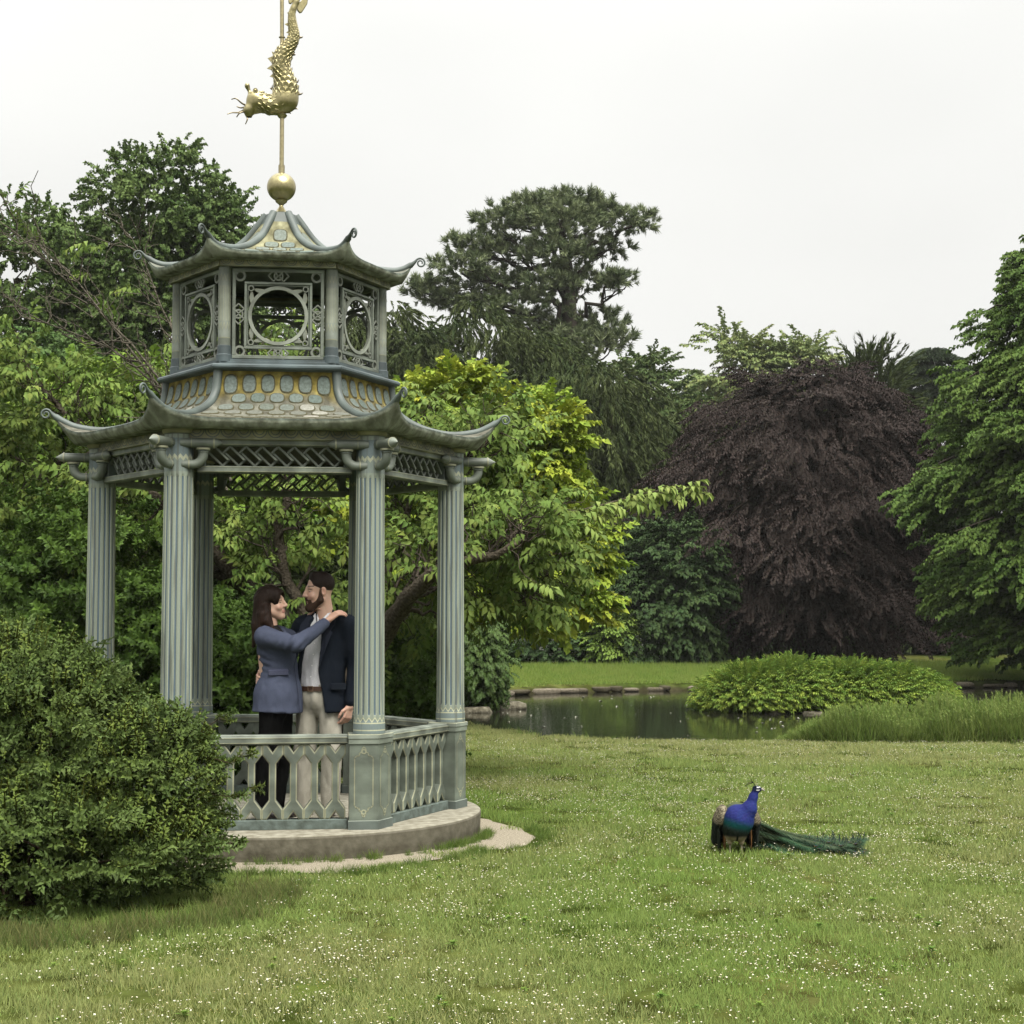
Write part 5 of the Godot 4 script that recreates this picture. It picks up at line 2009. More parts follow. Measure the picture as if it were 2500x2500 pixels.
	f.cap(sL, eL, 0.066, 0.056, 0.04)
	f.cap(eL, wL, 0.056, 0.042, 0.02)
	var slate := Color(0.074, 0.083, 0.128)
	var fold1 := folds(0.007, 19, 14.0, 7.0)
	f.mesh(mb, func(_p: Vector3, _n: Vector3) -> Color: return slate, func(p: Vector3) -> float:
		var e := p.distance_to(eR)
		return fold1.call(p) + 0.008 * sin((p.x * 0.8 - p.y * 0.6) * 105.0) * exp(-e * e / 0.009) + 0.006 * sin(p.y * 120.0 + p.x * 40.0) * exp(-pow(p.distance_to(Vector3(-0.04, 1.19, 0.1)) / 0.10, 2.0)))
	var bl := obj("blazer", mb, MAT.cloth, t)
	# front edge, flap and buttons on the side that shows
	var sn := Vector3(-0.1, 0, 1.0)
	mb = MB.new()
	mb.col = slate * 1.12
	var hx := aim(Vector3(0.10, -0.12, 1.0), Vector3(-0.02, 1, 0.05))
	mb.box(Transform3D(hx, Vector3(0.085, 1.098, 0.148)), Vector3(0.152, 0.046, 0.014), 0.005)
	mb.col = slate * 0.6
	mb.box(Transform3D(hx, Vector3(0.083, 1.123, 0.140)), Vector3(0.156, 0.008, 0.016), 0.003)
	obj("pocket_flap", mb, MAT.cloth, bl)
	for q in [[0.178, 1.205], [0.186, 1.118]]:
		mb = MB.new()
		mb.col = Color(0.035, 0.038, 0.075)
		mb.lathe([Vector2(0.0115, 0), Vector2(0.011, 0.004), Vector2(0.004, 0.005), Vector2(0, 0.0035)], 14, Transform3D(aim(sn, Vector3.UP) * Basis(Vector3(1, 0, 0), Vector3(0, 0, 1), Vector3(0, -1, 0)), Vector3(q[0], q[1], 0.062)))
		obj("button", mb, MAT.leather, bl, Transform3D(Basis.IDENTITY, Vector3(-0.03, 0, 0.042)))
	mb = MB.new()
	mb.col = slate * 0.55
	mb.tube([Vector3(0.218, 1.24, 0.112), Vector3(0.196, 1.14, 0.098), Vector3(0.228, 0.96, 0.118), Vector3(0.244, 0.80, 0.128)], [0.003, 0.003, 0.003, 0.003], 6)
	obj("front_edge", mb, MAT.cloth, bl)


# ---------- the peacock ----------
func peacock() -> void:
	var t := thing("peacock", "blue breasted peacock standing on the lawn with its green train swept to the right", "peacock", Vector3(1.595, 0, -11.78))
	var mb := MB.new()
	# axis of the trunk: from the breast (towards the viewer) back and a little right
	var f := Field.new(Vector3(-0.20, 0.0, -0.50), Vector3(0.30, 0.56, 0.20), 0.0065)
	f.cap(Vector3(0.018, 0.255, 0.03), Vector3(0.035, 0.255, -0.16), 0.100, 0.095, 0.05)
	f.cap(Vector3(0.035, 0.25, -0.16), Vector3(0.09, 0.21, -0.36), 0.090, 0.05, 0.05)
	f.cap(Vector3(0.005, 0.19, 0.045), Vector3(0.02, 0.21, -0.10), 0.085, 0.085, 0.05)
	f.cap(Vector3(0.045, 0.27, 0.055), Vector3(0.092, 0.335, 0.075), 0.080, 0.050, 0.05)
	f.cap(Vector3(0.092, 0.335, 0.075), Vector3(0.120, 0.415, 0.075), 0.047, 0.030, 0.03)
	f.cap(Vector3(0.120, 0.415, 0.075), Vector3(0.138, 0.468, 0.078), 0.030, 0.0235, 0.02)
	f.ell(Vector3(0.150, 0.478, 0.080), Vector3(0.034, 0.023, 0.024), Basis(Vector3(0, 0, 1), -0.15), 0.015)
	for x in [-0.040, 0.042]:
		f.cap(Vector3(x, 0.17, 0.0), Vector3(x + 0.002, 0.092, 0.004), 0.048, 0.020, 0.03)
	f.mesh(mb, func(p: Vector3, n: Vector3) -> Color:
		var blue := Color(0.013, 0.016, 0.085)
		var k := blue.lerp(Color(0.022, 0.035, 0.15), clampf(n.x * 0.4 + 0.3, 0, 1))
		var low := p.y + (p.x - 0.02) * 0.25
		k = k.lerp(Color(0.006, 0.040, 0.038), smoothstep(0.275, 0.215, low))
		k = k.lerp(Color(0.010, 0.013, 0.010), smoothstep(0.225, 0.165, low))
		if p.z < -0.03 and p.y > 0.16:
			k = k.lerp(Color(0.05, 0.06, 0.025), smoothstep(-0.03, -0.10, p.z))
		if p.y < 0.165 and absf(absf(p.x) - 0.041) < 0.036:
			k = k.lerp(Color(0.30, 0.25, 0.17), smoothstep(0.155, 0.12, p.y))
		if p.y > 0.44:
			k = k.lerp(Color(0.008, 0.012, 0.03), smoothstep(0.455, 0.47, p.y))
			var e := p - Vector3(0.156, 0.480, 0.099)
			if absf(e.y - 0.012) < 0.003 and absf(e.x) < 0.013 or absf(e.y + 0.010 + e.x * 0.3) < 0.0035 and absf(e.x + 0.004) < 0.012:
				k = Color(0.45, 0.45, 0.43)
		return k, folds(0.003, 4, 60.0, 60.0))
	obj("body", mb, MAT.plume, t)
	mb = MB.new()
	mb.col = Color(0.20, 0.18, 0.15)
	mb.tube([Vector3(0.178, 0.477, 0.084), Vector3(0.194, 0.472, 0.086), Vector3(0.203, 0.463, 0.087)], [0.0085, 0.006, 0.0012], 10)
	obj("beak", mb, MAT.leather, t)
	mb = MB.new()
	mb.col = Color(0.01, 0.008, 0.006)
	mb.lathe([Vector2(0.0001, -0.004), Vector2(0.0035, -0.002), Vector2(0.004, 0), Vector2(0.0035, 0.002), Vector2(0.0001, 0.004)], 10)
	obj("eye", mb, MAT.leather, t, Transform3D(Basis.IDENTITY, Vector3(0.158, 0.483, 0.101)))
	rng.seed = 5
	# crest: wire-like shafts with small fans
	for i in 9:
		mb = MB.new()
		var a := (i - 4) * 0.13
		var tip := Vector3(0.104 + 0.03 * sin(a), 0.545 - 0.012 * absf(a) * 3.0, 0.075 + 0.02 * sin(a * 2.0))
		tip += Vector3(0.012 * (i - 4) * 0.25, -0.006 * absf(i - 4), 0)
		mb.col = Color(0.012, 0.012, 0.014)
		mb.tube([Vector3(0.138, 0.497, 0.078), Vector3(0.122, 0.522, 0.077), tip], [0.0018, 0.0016, 0.0016], 5)
		mb.col = Color(0.008, 0.015, 0.03)
		for j in 7:
			mb.blade(tip, (tip - Vector3(0.122, 0.522, 0.077)).normalized().rotated(Vector3(0, 0, 1), (j - 3) * 0.22), Vector3(0, 0, 1), 0.022, 0.006, Vector3.ZERO, mb.col)
		obj("crest_feather", mb, MAT.plume, t)
	# legs
	for x in [-0.038, 0.044]:
		mb = MB.new()
		mb.col = Color(0.26, 0.22, 0.16)
		mb.tube([Vector3(x, 0.13, 0.006), Vector3(x + 0.002, 0.085, -0.010), Vector3(x + 0.002, 0.012, 0.006)], [0.012, 0.0075, 0.006], 10)
		for a in [-0.5, 0.0, 0.5, PI]:
			mb.tube([Vector3(x + 0.002, 0.012, 0.006), Vector3(x + 0.002 + sin(a) * 0.03, 0.012, 0.006 + cos(a) * 0.03), Vector3(x + 0.002 + sin(a) * 0.055, 0.004, 0.006 + cos(a) * 0.055)], [0.0055, 0.005, 0.002], 7)
		obj("leg", mb, MAT.leather, t)
	# folded wings: barred scapulars above, dark coverts, rust primaries showing at the lower edge
	var bars := FastNoiseLite.new()
	bars.frequency = 30.0
	for e in [-1.0, 1.0]:
		var w := holder("wing", t)
		f = Field.new(Vector3(-0.26, 0.0, -0.36), Vector3(0.28, 0.42, 0.14), 0.0075)
		var cx: float = 0.022 + e * 0.108
		f.ell(Vector3(cx, 0.265, -0.075), Vector3(0.046, 0.085, 0.115), Basis(Vector3(0, 0, 1), e * 0.12), 0.02)
		f.cap(Vector3(cx + e * 0.016, 0.23, -0.08), Vector3(cx + e * 0.022, 0.085, -0.20), 0.062, 0.050, 0.03, Vector3(1.25, 1, 0.75))
		mb = MB.new()
		f.mesh(mb, func(p: Vector3, _n: Vector3) -> Color:
			var stripe := smoothstep(-0.25, 0.25, sin(p.y * 330.0 + p.z * 160.0 + bars.get_noise_3dv(p) * 5.0))
			var k := Color(0.045, 0.038, 0.026).lerp(Color(0.16, 0.14, 0.095), stripe)
			k = k.lerp(Color(0.012, 0.018, 0.016), smoothstep(0.235, 0.205, p.y + p.z * 0.25))
			return k, folds(0.004, 8, 60.0, 60.0))
		obj("coverts", mb, MAT.plume, w)
		for i in 22:
			mb = MB.new()
			var q := float(i % 11) / 10.0
			var rust := i >= 11
			var base := Vector3(cx + e * (0.034 - 0.05 * q if not rust else -0.012), 0.20 - 0.02 * q, 0.0 - 0.16 * q)
			var dir := (Vector3(e * 0.07, -0.95, -0.10 - 0.55 * q) + rdir() * 0.05).normalized()
			feather(mb, base, dir, Vector3(e, 0.2, 0.3).normalized(), 0.185 if not rust else 0.165, 0.036, Color(0.016, 0.020, 0.018) if not rust else Color(0.19, 0.095, 0.038))
			obj("feather", mb, MAT.plume, w)
		for i in 26:
			mb = MB.new()
			var y := rnd(0.215, 0.335)
			var z := rnd(-0.15, 0.02)
			var bulge := sqrt(maxf(0.0, 1.0 - pow((y - 0.265) / 0.09, 2.0) - pow((z + 0.075) / 0.125, 2.0)))
			feather(mb, Vector3(cx + e * 0.046 * bulge, y, z), (Vector3(e * 0.15, -0.85, -0.4) + rdir() * 0.15).normalized(), Vector3(e, 0.3, 0.3).normalized(), 0.055, 0.030, Color(0.155, 0.135, 0.092) if i % 2 == 0 else Color(0.055, 0.046, 0.032))
			obj("feather", mb, MAT.plume, w)
	# mossy back feathers behind the neck
	var bk := holder("back_feathers", t)
	for i in 40:
		mb = MB.new()
		var a := rnd(-1.25, 1.25)
		var z := rnd(-0.30, -0.05)
		feather(mb, Vector3(0.035 - z * 0.15 + sin(a) * 0.095, 0.262 + cos(a) * 0.085, z), Vector3(0.15, -0.25, -1.0), Vector3(sin(a), cos(a), 0), 0.06, 0.035, Color(0.025, 0.055, 0.022).lerp(Color(0.10, 0.085, 0.045), rng.randf()))
		obj("feather", mb, MAT.plume, bk)
	# the train: long loose plumes from the rump, swept right along the grass
	var train := holder("train", t)
	for i in 120:
		mb = MB.new()
		var q := float(i) / 119.0
		var lay := rng.randf()
		var p0 := Vector3(0.10 + rnd(-0.06, 0.06), 0.225 + rnd(-0.13, 0.035), -0.28 + rnd(-0.05, 0.10))
		var L := lerpf(0.35, 0.98, pow(rng.randf(), 0.6))
		var sprd := rnd(-0.5, 0.5)
		var p1 := p0 + Vector3(0.075 + L * 0.10, -0.09 + 0.03 * lay, -0.02 + sprd * 0.06)
		var p2 := Vector3(0.16 + L * 0.40, 0.035 + 0.075 * lay, -0.24 + sprd * 0.18)
		var p3 := Vector3(0.11 + L * 0.80, 0.012 + 0.055 * lay * lay, -0.12 + sprd * 0.34 + rnd(-0.03, 0.03))
		var p4 := p3 + Vector3(0.05, -0.008 + (0.02 if lay > 0.75 else 0.0), rnd(-0.03, 0.03))
		plume(mb, smooth([p0, p1, p2, p3, p4], 7), L, lay)
		obj("train_feather", mb, MAT.plume, train)

func feather(mb: MB, p: Vector3, d: Vector3, up: Vector3, L: float, W: float, k: Color) -> void:
	var side := d.cross(up).normalized()
	var prev := [p, p, p]
	for i in 5:
		var s := (i + 1) / 5.0
		var w := W * 0.5 * sin(PI * pow(s, 0.7)) + 0.002
		var c := p + d * L * s - up * 0.018 * s * s
		var now := [c - side * w - up * w * 0.25, c, c + side * w - up * w * 0.25]
		mb.col = k * (0.8 if i % 2 else 1.05)
		mb.quad(prev[0], prev[1], now[1], now[0], up)
		mb.quad(prev[1], prev[2], now[2], now[1], up)
		prev = now

func plume(mb: MB, pts: Array, L: float, lay: float) -> void:
	var rad := []
	for i in pts.size():
		rad.append(lerpf(0.0022, 0.0008, float(i) / pts.size()))
	mb.col = Color(0.06, 0.07, 0.035)
	mb.tube(pts, rad, 4, false)
	var green := Color(0.014, 0.050, 0.020).lerp(Color(0.020, 0.060, 0.038), rng.randf()).lerp(Color(0.085, 0.075, 0.04), 0.55 * rng.randf())
	var m := pts.size()
	for i in range(1, m):
		var a: Vector3 = pts[i - 1]
		var b: Vector3 = pts[i]
		var d := (b - a).normalized()
		var side := d.cross(Vector3.UP).normalized()
		var f := float(i) / m
		for j in 9:
			var p := a.lerp(b, j / 9.0)
			for s in [-1.0, 1.0]:
				var dir = (d * 0.75 + side * s * 0.75 + Vector3(0, rnd(-0.25, 0.3), 0)).normalized()
				var len_ := lerpf(0.045, 0.070, f) * rnd(0.6, 1.3)
				var k := green * rnd(0.6, 1.5)
				mb.blade(p, dir, d, len_, 0.0032, Vector3(0, -0.010, 0) + d * 0.008, k)
	# eye spot near the end
	var q: Vector3 = pts[m - 2]
	mb.col = Color(0.075, 0.055, 0.02)
	mb.lathe([Vector2(0.0, 0.0065), Vector2(0.016, 0.006), Vector2(0.016, 0.0055)], 10, Transform3D(Basis.IDENTITY, q))
	mb.col = Color(0.010, 0.02, 0.07)
	mb.lathe([Vector2(0.0, 0.0085), Vector2(0.009, 0.008), Vector2(0.009, 0.0075)], 10, Transform3D(Basis.IDENTITY, q))
	# curled dark tip that stands up from some plumes
	if lay > 0.7:
		var e: Vector3 = pts[m - 1]
		var d = ((pts[m - 1] as Vector3) - pts[m - 2]).normalized()
		var c := []
		for i in 7:
			var a := i * 0.42
			c.append(e + d * 0.030 * sin(a) * 1.2 + Vector3.UP * 0.030 * (1.0 - cos(a)))
		mb.col = Color(0.02, 0.035, 0.03)
		mb.tube(c, [0.0035, 0.0035, 0.003, 0.003, 0.0025, 0.002, 0.001], 5)


# ---------- foliage ----------
# a flat twig of leaves: grows along +z, upper side +y
func spray(seed_: int, count: int, S: float, L: float, W: float, droop: float, loose: float, fine := true, twig := true) -> MB:
	var r := RandomNumberGenerator.new()
	r.seed = seed_
	var mb := MB.new()
	if twig:
		mb.col = Color(0.30, 0.22, 0.14)
		mb.tube([Vector3.ZERO, Vector3(0, -0.02 * S, S * 0.5), Vector3(0, -droop * S * 0.25, S)], [0.012 * S, 0.008 * S, 0.003 * S], 3, false)
	for i in count:
		var t := (i + 0.7) / count
		var s := 1.0 if i % 2 == 0 else -1.0
		var a := lerpf(1.25, 0.25, t * t) * s + r.randf_range(-0.3, 0.3)
		var p := Vector3(r.randf_range(-0.05, 0.05) * S, -droop * S * 0.25 * t * t + r.randf_range(-0.06, 0.06) * S * loose, S * t * 0.92)
		var d := Vector3(sin(a), r.randf_range(-0.35, 0.25) * loose - droop * 0.4, cos(a)).normalized()
		var up := Vector3(r.randf_range(-0.5, 0.5) * loose, 1.0, r.randf_range(-0.5, 0.5) * loose).normalized()
		var b := r.randf_range(0.72, 1.28)
		var k := Color(b * r.randf_range(0.9, 1.12), b, b * r.randf_range(0.85, 1.1))
		mb.leaf(p, d, up, L * r.randf_range(0.7, 1.15), W * r.randf_range(0.8, 1.1), droop * r.randf_range(0.5, 1.3), k, fine)
	return mb

# a whorl of leaves round a shoot tip: grows along +z
func rosette(seed_: int, whorls: int, per: int, L: float, W: float, S: float) -> MB:
	var r := RandomNumberGenerator.new()
	r.seed = seed_
	var mb := MB.new()
	mb.col = Color(0.35, 0.3, 0.18)
	mb.tube([Vector3.ZERO, Vector3(0, 0, S)], [0.006, 0.003], 3, false)
	for j in whorls:
		var t := float(j + 1) / whorls
		for i in per:
			var a := TAU * (i + 0.37 * j) / per + r.randf_range(-0.25, 0.25)
			var open := lerpf(1.35, 0.55, t) + r.randf_range(-0.2, 0.2)
			var d := Vector3(sin(a) * sin(open), cos(a) * sin(open), cos(open))
			var up := Vector3(-sin(a) * cos(open), -cos(a) * cos(open), sin(open))
			var b := lerpf(0.75, 1.35, t) * r.randf_range(0.85, 1.15)
			mb.leaf(Vector3(0, 0, S * t * 0.95), d, up, L * r.randf_range(0.75, 1.1) * lerpf(1.0, 0.75, t), W, 0.25, Color(b * lerpf(0.9, 1.15, t), b, b * lerpf(1.0, 0.7, t)))
	return mb

# a tuft of needles or feathery scale shoots along +z
func tuft(seed_: int, count: int, S: float, L: float, W: float, open: float) -> MB:
	var r := RandomNumberGenerator.new()
	r.seed = seed_
	var mb := MB.new()
	for i in count:
		var t := r.randf()
		var a := r.randf_range(0, TAU)
		var o := open * r.randf_range(0.5, 1.2)
		var d := Vector3(sin(a) * sin(o), cos(a) * sin(o), cos(o))
		var side := d.cross(rdir()).normalized()
		var b := r.randf_range(0.65, 1.3)
		mb.blade(Vector3(0, 0, S * t), d, side, L * r.randf_range(0.6, 1.2), W, Vector3(0, -0.1 * L, 0), Color(b, b, b * r.randf_range(0.8, 1.1)))
	return mb

# places sprays through a crown made of lobes [centre, radii]; returns what many() needs
# o: boughs, per, size, disc, up (how far leaf planes turn to the sky), droop, low (lowest share of the lobe kept), fill (share placed inside)
func crown(lobes: Array, o: Dictionary, tint_a: Color, tint_b: Color) -> Array:
	var xs := []
	var ks := []
	var sum := 0.0
	var ws := []
	for l in lobes:
		var r: Vector3 = l[1]
		sum += r.x * r.y + r.y * r.z + r.x * r.z
		ws.append(sum)
	var fn := FastNoiseLite.new()
	fn.seed = rng.randi() % 1000
	fn.frequency = 0.35
	for b in o.boughs:
		var pick := rnd(0, sum)
		var li := 0
		while ws[li] < pick:
			li += 1
		var c: Vector3 = lobes[li][0]
		var r: Vector3 = lobes[li][1]
		var d := rdir()
		while d.y < o.get("low", -0.6):
			d = rdir()
		var depth := pow(rng.randf(), o.get("shell", 0.35))
		var q: float = lerpf(0.45, 1.0, depth) * (1.0 + float(o.get("rough", 0.2)) * fn.get_noise_3dv(d * 9.0 + c))
		var p: Vector3 = c + d * r * q
		if p.y < o.get("floor", 0.15):
			continue
		var bt := rnd(0, 1)
		var disc: float = o.disc * rnd(0.6, 1.2)
		var nrm: Vector3 = (Vector3.UP * o.get("up", 1.0) + d * 0.7 + rdir() * 0.25).normalized()
		var fr := aim(Vector3(d.x, 0.02, d.z).normalized(), nrm)
		for i in o.per:
			var a := rnd(0, TAU)
			var rad := sqrt(rng.randf()) * disc
			var off := fr.x * cos(a) * rad + fr.z * sin(a) * rad + fr.y * rnd(-1.0, 1.0) * float(o.get("thick", 0.22)) * disc
			off.y -= rad * rad / maxf(disc, 0.01) * o.get("sag", 0.25)
			var out := (d * 0.7 + off.normalized() * 0.7 + rdir() * 0.35 + Vector3(0, -o.get("droop", 0.2), 0) + Vector3(0, o.get("rise", 0.0), 0)).normalized()
			var upv: Vector3 = (Vector3.UP * o.get("up", 1.0) + d * 0.5 + rdir() * o.get("messy", 0.45)).normalized()
			var s: float = o.size * rnd(0.7, 1.25)
			var at: Vector3 = p + off
			if at.y < o.get("floor", 0.05):
				continue
			xs.append(Transform3D(aim(out, upv).scaled_local(Vector3.ONE * s), at))
			var f := clampf(bt * 0.6 + rnd(0, 0.4), 0, 1)
			ks.append(tint_a.lerp(tint_b, f))
	return [xs, ks]

func split_many(called: String, meshes: Array, m: Material, set_: Array, parent: Node) -> void:
	var n := meshes.size()
	for v in n:
		var xs := []
		var ks := []
		for i in range(v, set_[0].size(), n):
			xs.append(set_[0][i])
			ks.append(set_[1][i])
		if xs.size():
			many(called, meshes[v].done(), m, xs, ks, parent)

# a limb that wanders from a to b; adds to mb
func limb(mb: MB, a: Vector3, b: Vector3, r0: float, r1: float, wander: float, sides := 7, steps := 7) -> Array:
	var pts := []
	var rad := []
	var L := a.distance_to(b)
	for i in steps + 1:
		var t := float(i) / steps
		var p := a.lerp(b, t)
		if i > 0 and i < steps:
			p += rdir() * wander * L * 0.12
		pts.append(p)
		rad.append(lerpf(r0, r1, pow(t, 0.8)))
	mb.tube(pts, rad, sides)
	return pts

# trunk and limbs into the lobes
func skeleton(t: Node3D, base: Vector3, top: Vector3, r: float, lobes: Array, per: int, k: Color) -> void:
	var mb := MB.new()
	mb.col = k
	var pts := limb(mb, base, top, r, r * 0.25, 0.5, 10, 9)
	obj("trunk", mb, MAT.bark, t)
	mb = MB.new()
	mb.col = k
	for l in lobes:
		for i in per:
			var d := rdir()
			d.y = d.y * 0.6 + 0.1
			var e: Vector3 = l[0] + d * l[1] * 0.85
			var s: Vector3 = pts[clampi(int(pts.size() * rnd(0.3, 0.95)), 0, pts.size() - 1)]
			limb(mb, s, e, r * 0.28, r * 0.04, 0.8, 5, 6)
	obj("branches", mb, MAT.bark, t)


# a tree of separate boughs that leave the trunk, arch and hang, each clothed in sprays; profile: [height, reach] pairs
func bough_tree(label: String, at: Vector3, profile: Array, o: Dictionary, a: Color, b: Color, kinds: Array, m: Material, bark := Color(0.09, 0.075, 0.06)) -> Node3D:
	var t := thing("tree", label, "tree", at)
	var top: float = profile[profile.size() - 1][0]
	var mb := MB.new()
	mb.col = bark
	limb(mb, Vector3(0, -0.1, 0), Vector3(0, top * 0.95, 0), o.get("trunk", 0.35), 0.04, 0.25, 10, 10)
	obj("trunk", mb, MAT.bark, t)
	mb = MB.new()
	mb.col = bark
	var xs := []
	var ks := []
	for i in o.boughs:
		var f = (i + rng.randf()) / float(o.boughs)
		var y := lerpf(profile[0][0], top, pow(f, 0.85))
		var reach := 0.3
		for j in profile.size() - 1:
			if y >= profile[j][0] and y <= profile[j + 1][0]:
				reach = lerpf(profile[j][1], profile[j + 1][1], (y - profile[j][0]) / (profile[j + 1][0] - profile[j][0]))
		reach *= rnd(o.get("ragged", 0.72), 1.12)
		var az = i * 2.399963 + rnd(-0.4, 0.4)
		if o.get("front", true) and cos(az) < -0.35:
			az += PI
		var dir := Vector3(sin(az), 0, cos(az))
		var side := Vector3(cos(az), 0, -sin(az))
		var rise: float = o.rise * rnd(0.6, 1.3) + 0.9 * smoothstep(0.75, 1.0, f)
		var sag: float = o.sag * rnd(0.7, 1.3)
		rise *= lerpf(0.45, 1.0, smoothstep(0.0, 0.35, f))
		sag *= lerpf(0.6, 1.0, smoothstep(0.0, 0.35, f))
		var start := Vector3(0, y - reach * (rise - sag) * 0.8, 0)
		var P := func(u: float) -> Vector3: return start + dir * reach * u + Vector3.UP * reach * (rise * u - sag * u * u)
		var pts := []
		var rr := []
		for j in 7:
			pts.append(P.call(j / 6.0) + rdir() * 0.04 * reach * minf(j, 1))
			rr.append(lerpf(0.022 * reach + 0.02, 0.008, j / 6.0))
		if pts[0].y > 0.1:
			mb.tube(pts, rr, 5)
		var bt := rng.randf()
		var n := int(o.per * (0.35 + reach * 0.22))
		for j in n:
			var u := lerpf(o.get("bare", 0.3), 1.04, pow(rng.randf(), 0.75))
			var w: float = o.wide * reach * (0.25 + 0.75 * sin(PI * clampf(u * 0.92, 0, 1)))
			var l := rnd(-1, 1)
			var p: Vector3 = P.call(u) + side * l * w + Vector3(0, -l * l * w * o.get("arch", 0.5) + rnd(-1.0, 0.25) * o.thick, 0)
			if p.y < o.get("floor", 0.2):
				continue
			var slope := rise - 2.0 * sag * u
			var out := (dir * 0.8 + side * l * 0.6 + Vector3(0, slope * 0.5 - o.droop, 0) + rdir() * 0.3).normalized()
			var up = (Vector3.UP + dir * 0.45 + side * l * 0.3 + rdir() * o.get("messy", 0.3)).normalized()
			xs.append(Transform3D(aim(out, up).scaled_local(Vector3.ONE * rnd(0.7, 1.2) * o.size), p))
			ks.append(a.lerp(b, clampf(bt * 0.5 + rnd(0, 0.5), 0, 1)))
	obj("branches", mb, MAT.bark, t)
	split_many("crown", kinds, m, [xs, ks], t)
	return t


func near_plants() -> void:
	rng.seed = 101
	foreground_bush()
	glossy_shrubs()
	magnolia()
	yellow_maple()
	clipped_shrub()
	golden_mound()
	tall_grass()


func foreground_bush() -> void:
	var at := Vector3(-2.75, 0, -10.0)
	var t := thing("bush", "dense rounded small leaved evergreen bush in front of the pavilion's left side", "bush", at)
	var L := [
		[Vector3(-0.28, 0.74, -0.10), Vector3(0.85, 0.74, 0.90)], [Vector3(-0.95, 0.78, -0.1), Vector3(0.9, 0.76, 0.9)], [Vector3(-0.40, 1.16, -0.25), Vector3(0.62, 0.44, 0.55)],
		[Vector3(0.58, 0.66, 0.05), Vector3(0.36, 0.46, 0.46)], [Vector3(0.52, 0.34, 0.30), Vector3(0.42, 0.34, 0.40)], [Vector3(-0.1, 0.34, 0.62), Vector3(0.85, 0.38, 0.50)], [Vector3(-1.1, 0.36, 0.6), Vector3(0.8, 0.4, 0.55)],
		[Vector3(-0.02, 0.94, -0.1), Vector3(0.40, 0.30, 0.4)]]
	var mb := MB.new()
	mb.col = Color(0.10, 0.075, 0.05)
	for i in 46:
		var l: Array = L[i % L.size()]
		var a := Vector3(rnd(-0.5, 0.3), 0.0, rnd(-0.3, 0.3))
		limb(mb, a, l[0] + rdir() * l[1] * 0.85, 0.018, 0.004, 1.2, 5, 6)
	obj("stems", mb, MAT.bark, t)
	# a few shoots that reach out over the railing
	mb = MB.new()
	mb.col = Color(0.10, 0.075, 0.05)
	var reach := []
	for q in [[Vector3(0.70, 0.80, 0.1), Vector3(1.12, 0.88, 0.0)], [Vector3(0.75, 0.62, 0.2), Vector3(1.16, 0.66, 0.1)], [Vector3(0.72, 0.45, 0.3), Vector3(1.10, 0.36, 0.25)], [Vector3(0.6, 1.0, 0.0), Vector3(0.98, 1.08, -0.1)]]:
		var pts := limb(mb, q[0] - Vector3(0.4, 0.1, 0), q[1], 0.008, 0.002, 0.8, 5, 8)
		for p in pts.slice(2):
			for i in 5:
				reach.append(Transform3D(aim((q[1] - q[0]).normalized() + rdir() * 0.7 + Vector3(0, 0.3, 0), rdir()).scaled_local(Vector3.ONE * rnd(0.6, 1.0)), p + rdir() * 0.025))
	obj("shoots", mb, MAT.bark, t)
	var rk := []
	for x in reach:
		rk.append(Color(0.055, 0.088, 0.027).lerp(Color(0.11, 0.14, 0.038), rng.randf()))
	many("foliage", rosette(4, 3, 4, 0.044, 0.018, 0.08).done(), MAT.glossy_leaf, reach, rk, t)
	var kinds := [rosette(1, 3, 4, 0.046, 0.019, 0.085), rosette(2, 4, 3, 0.042, 0.018, 0.10), spray(3, 11, 0.13, 0.045, 0.019, 0.25, 1.0)]
	var dark := Color(0.050, 0.080, 0.025)
	var set_ := crown(L, {"boughs": 760, "per": 17, "size": 1.0, "disc": 0.15, "up": 0.8, "droop": -0.25, "low": -0.75, "floor": 0.03, "shell": 0.42, "messy": 0.9, "sag": 0.1}, dark, Color(0.092, 0.128, 0.038))
	split_many("foliage", kinds, MAT.glossy_leaf, set_, t)
	# pale new shoots stand out of the top and the tips
	var xs := []
	var ks := []
	for i in 2000:
		var l: Array = L[rng.randi() % L.size()]
		var d := rdir()
		if d.y < 0.15:
			d.y = -d.y
		var p: Vector3 = l[0] + d * l[1] * rnd(0.95, 1.07)
		xs.append(Transform3D(aim((d + Vector3.UP * 0.8 + rdir() * 0.4).normalized(), rdir()).scaled_local(Vector3.ONE * rnd(0.7, 1.2)), p))
		ks.append(Color(0.12, 0.155, 0.038).lerp(Color(0.080, 0.122, 0.034), rng.randf()))
	many("new_shoots", rosette(9, 3, 3, 0.04, 0.015, 0.10).done(), MAT.leaf, xs, ks, t)


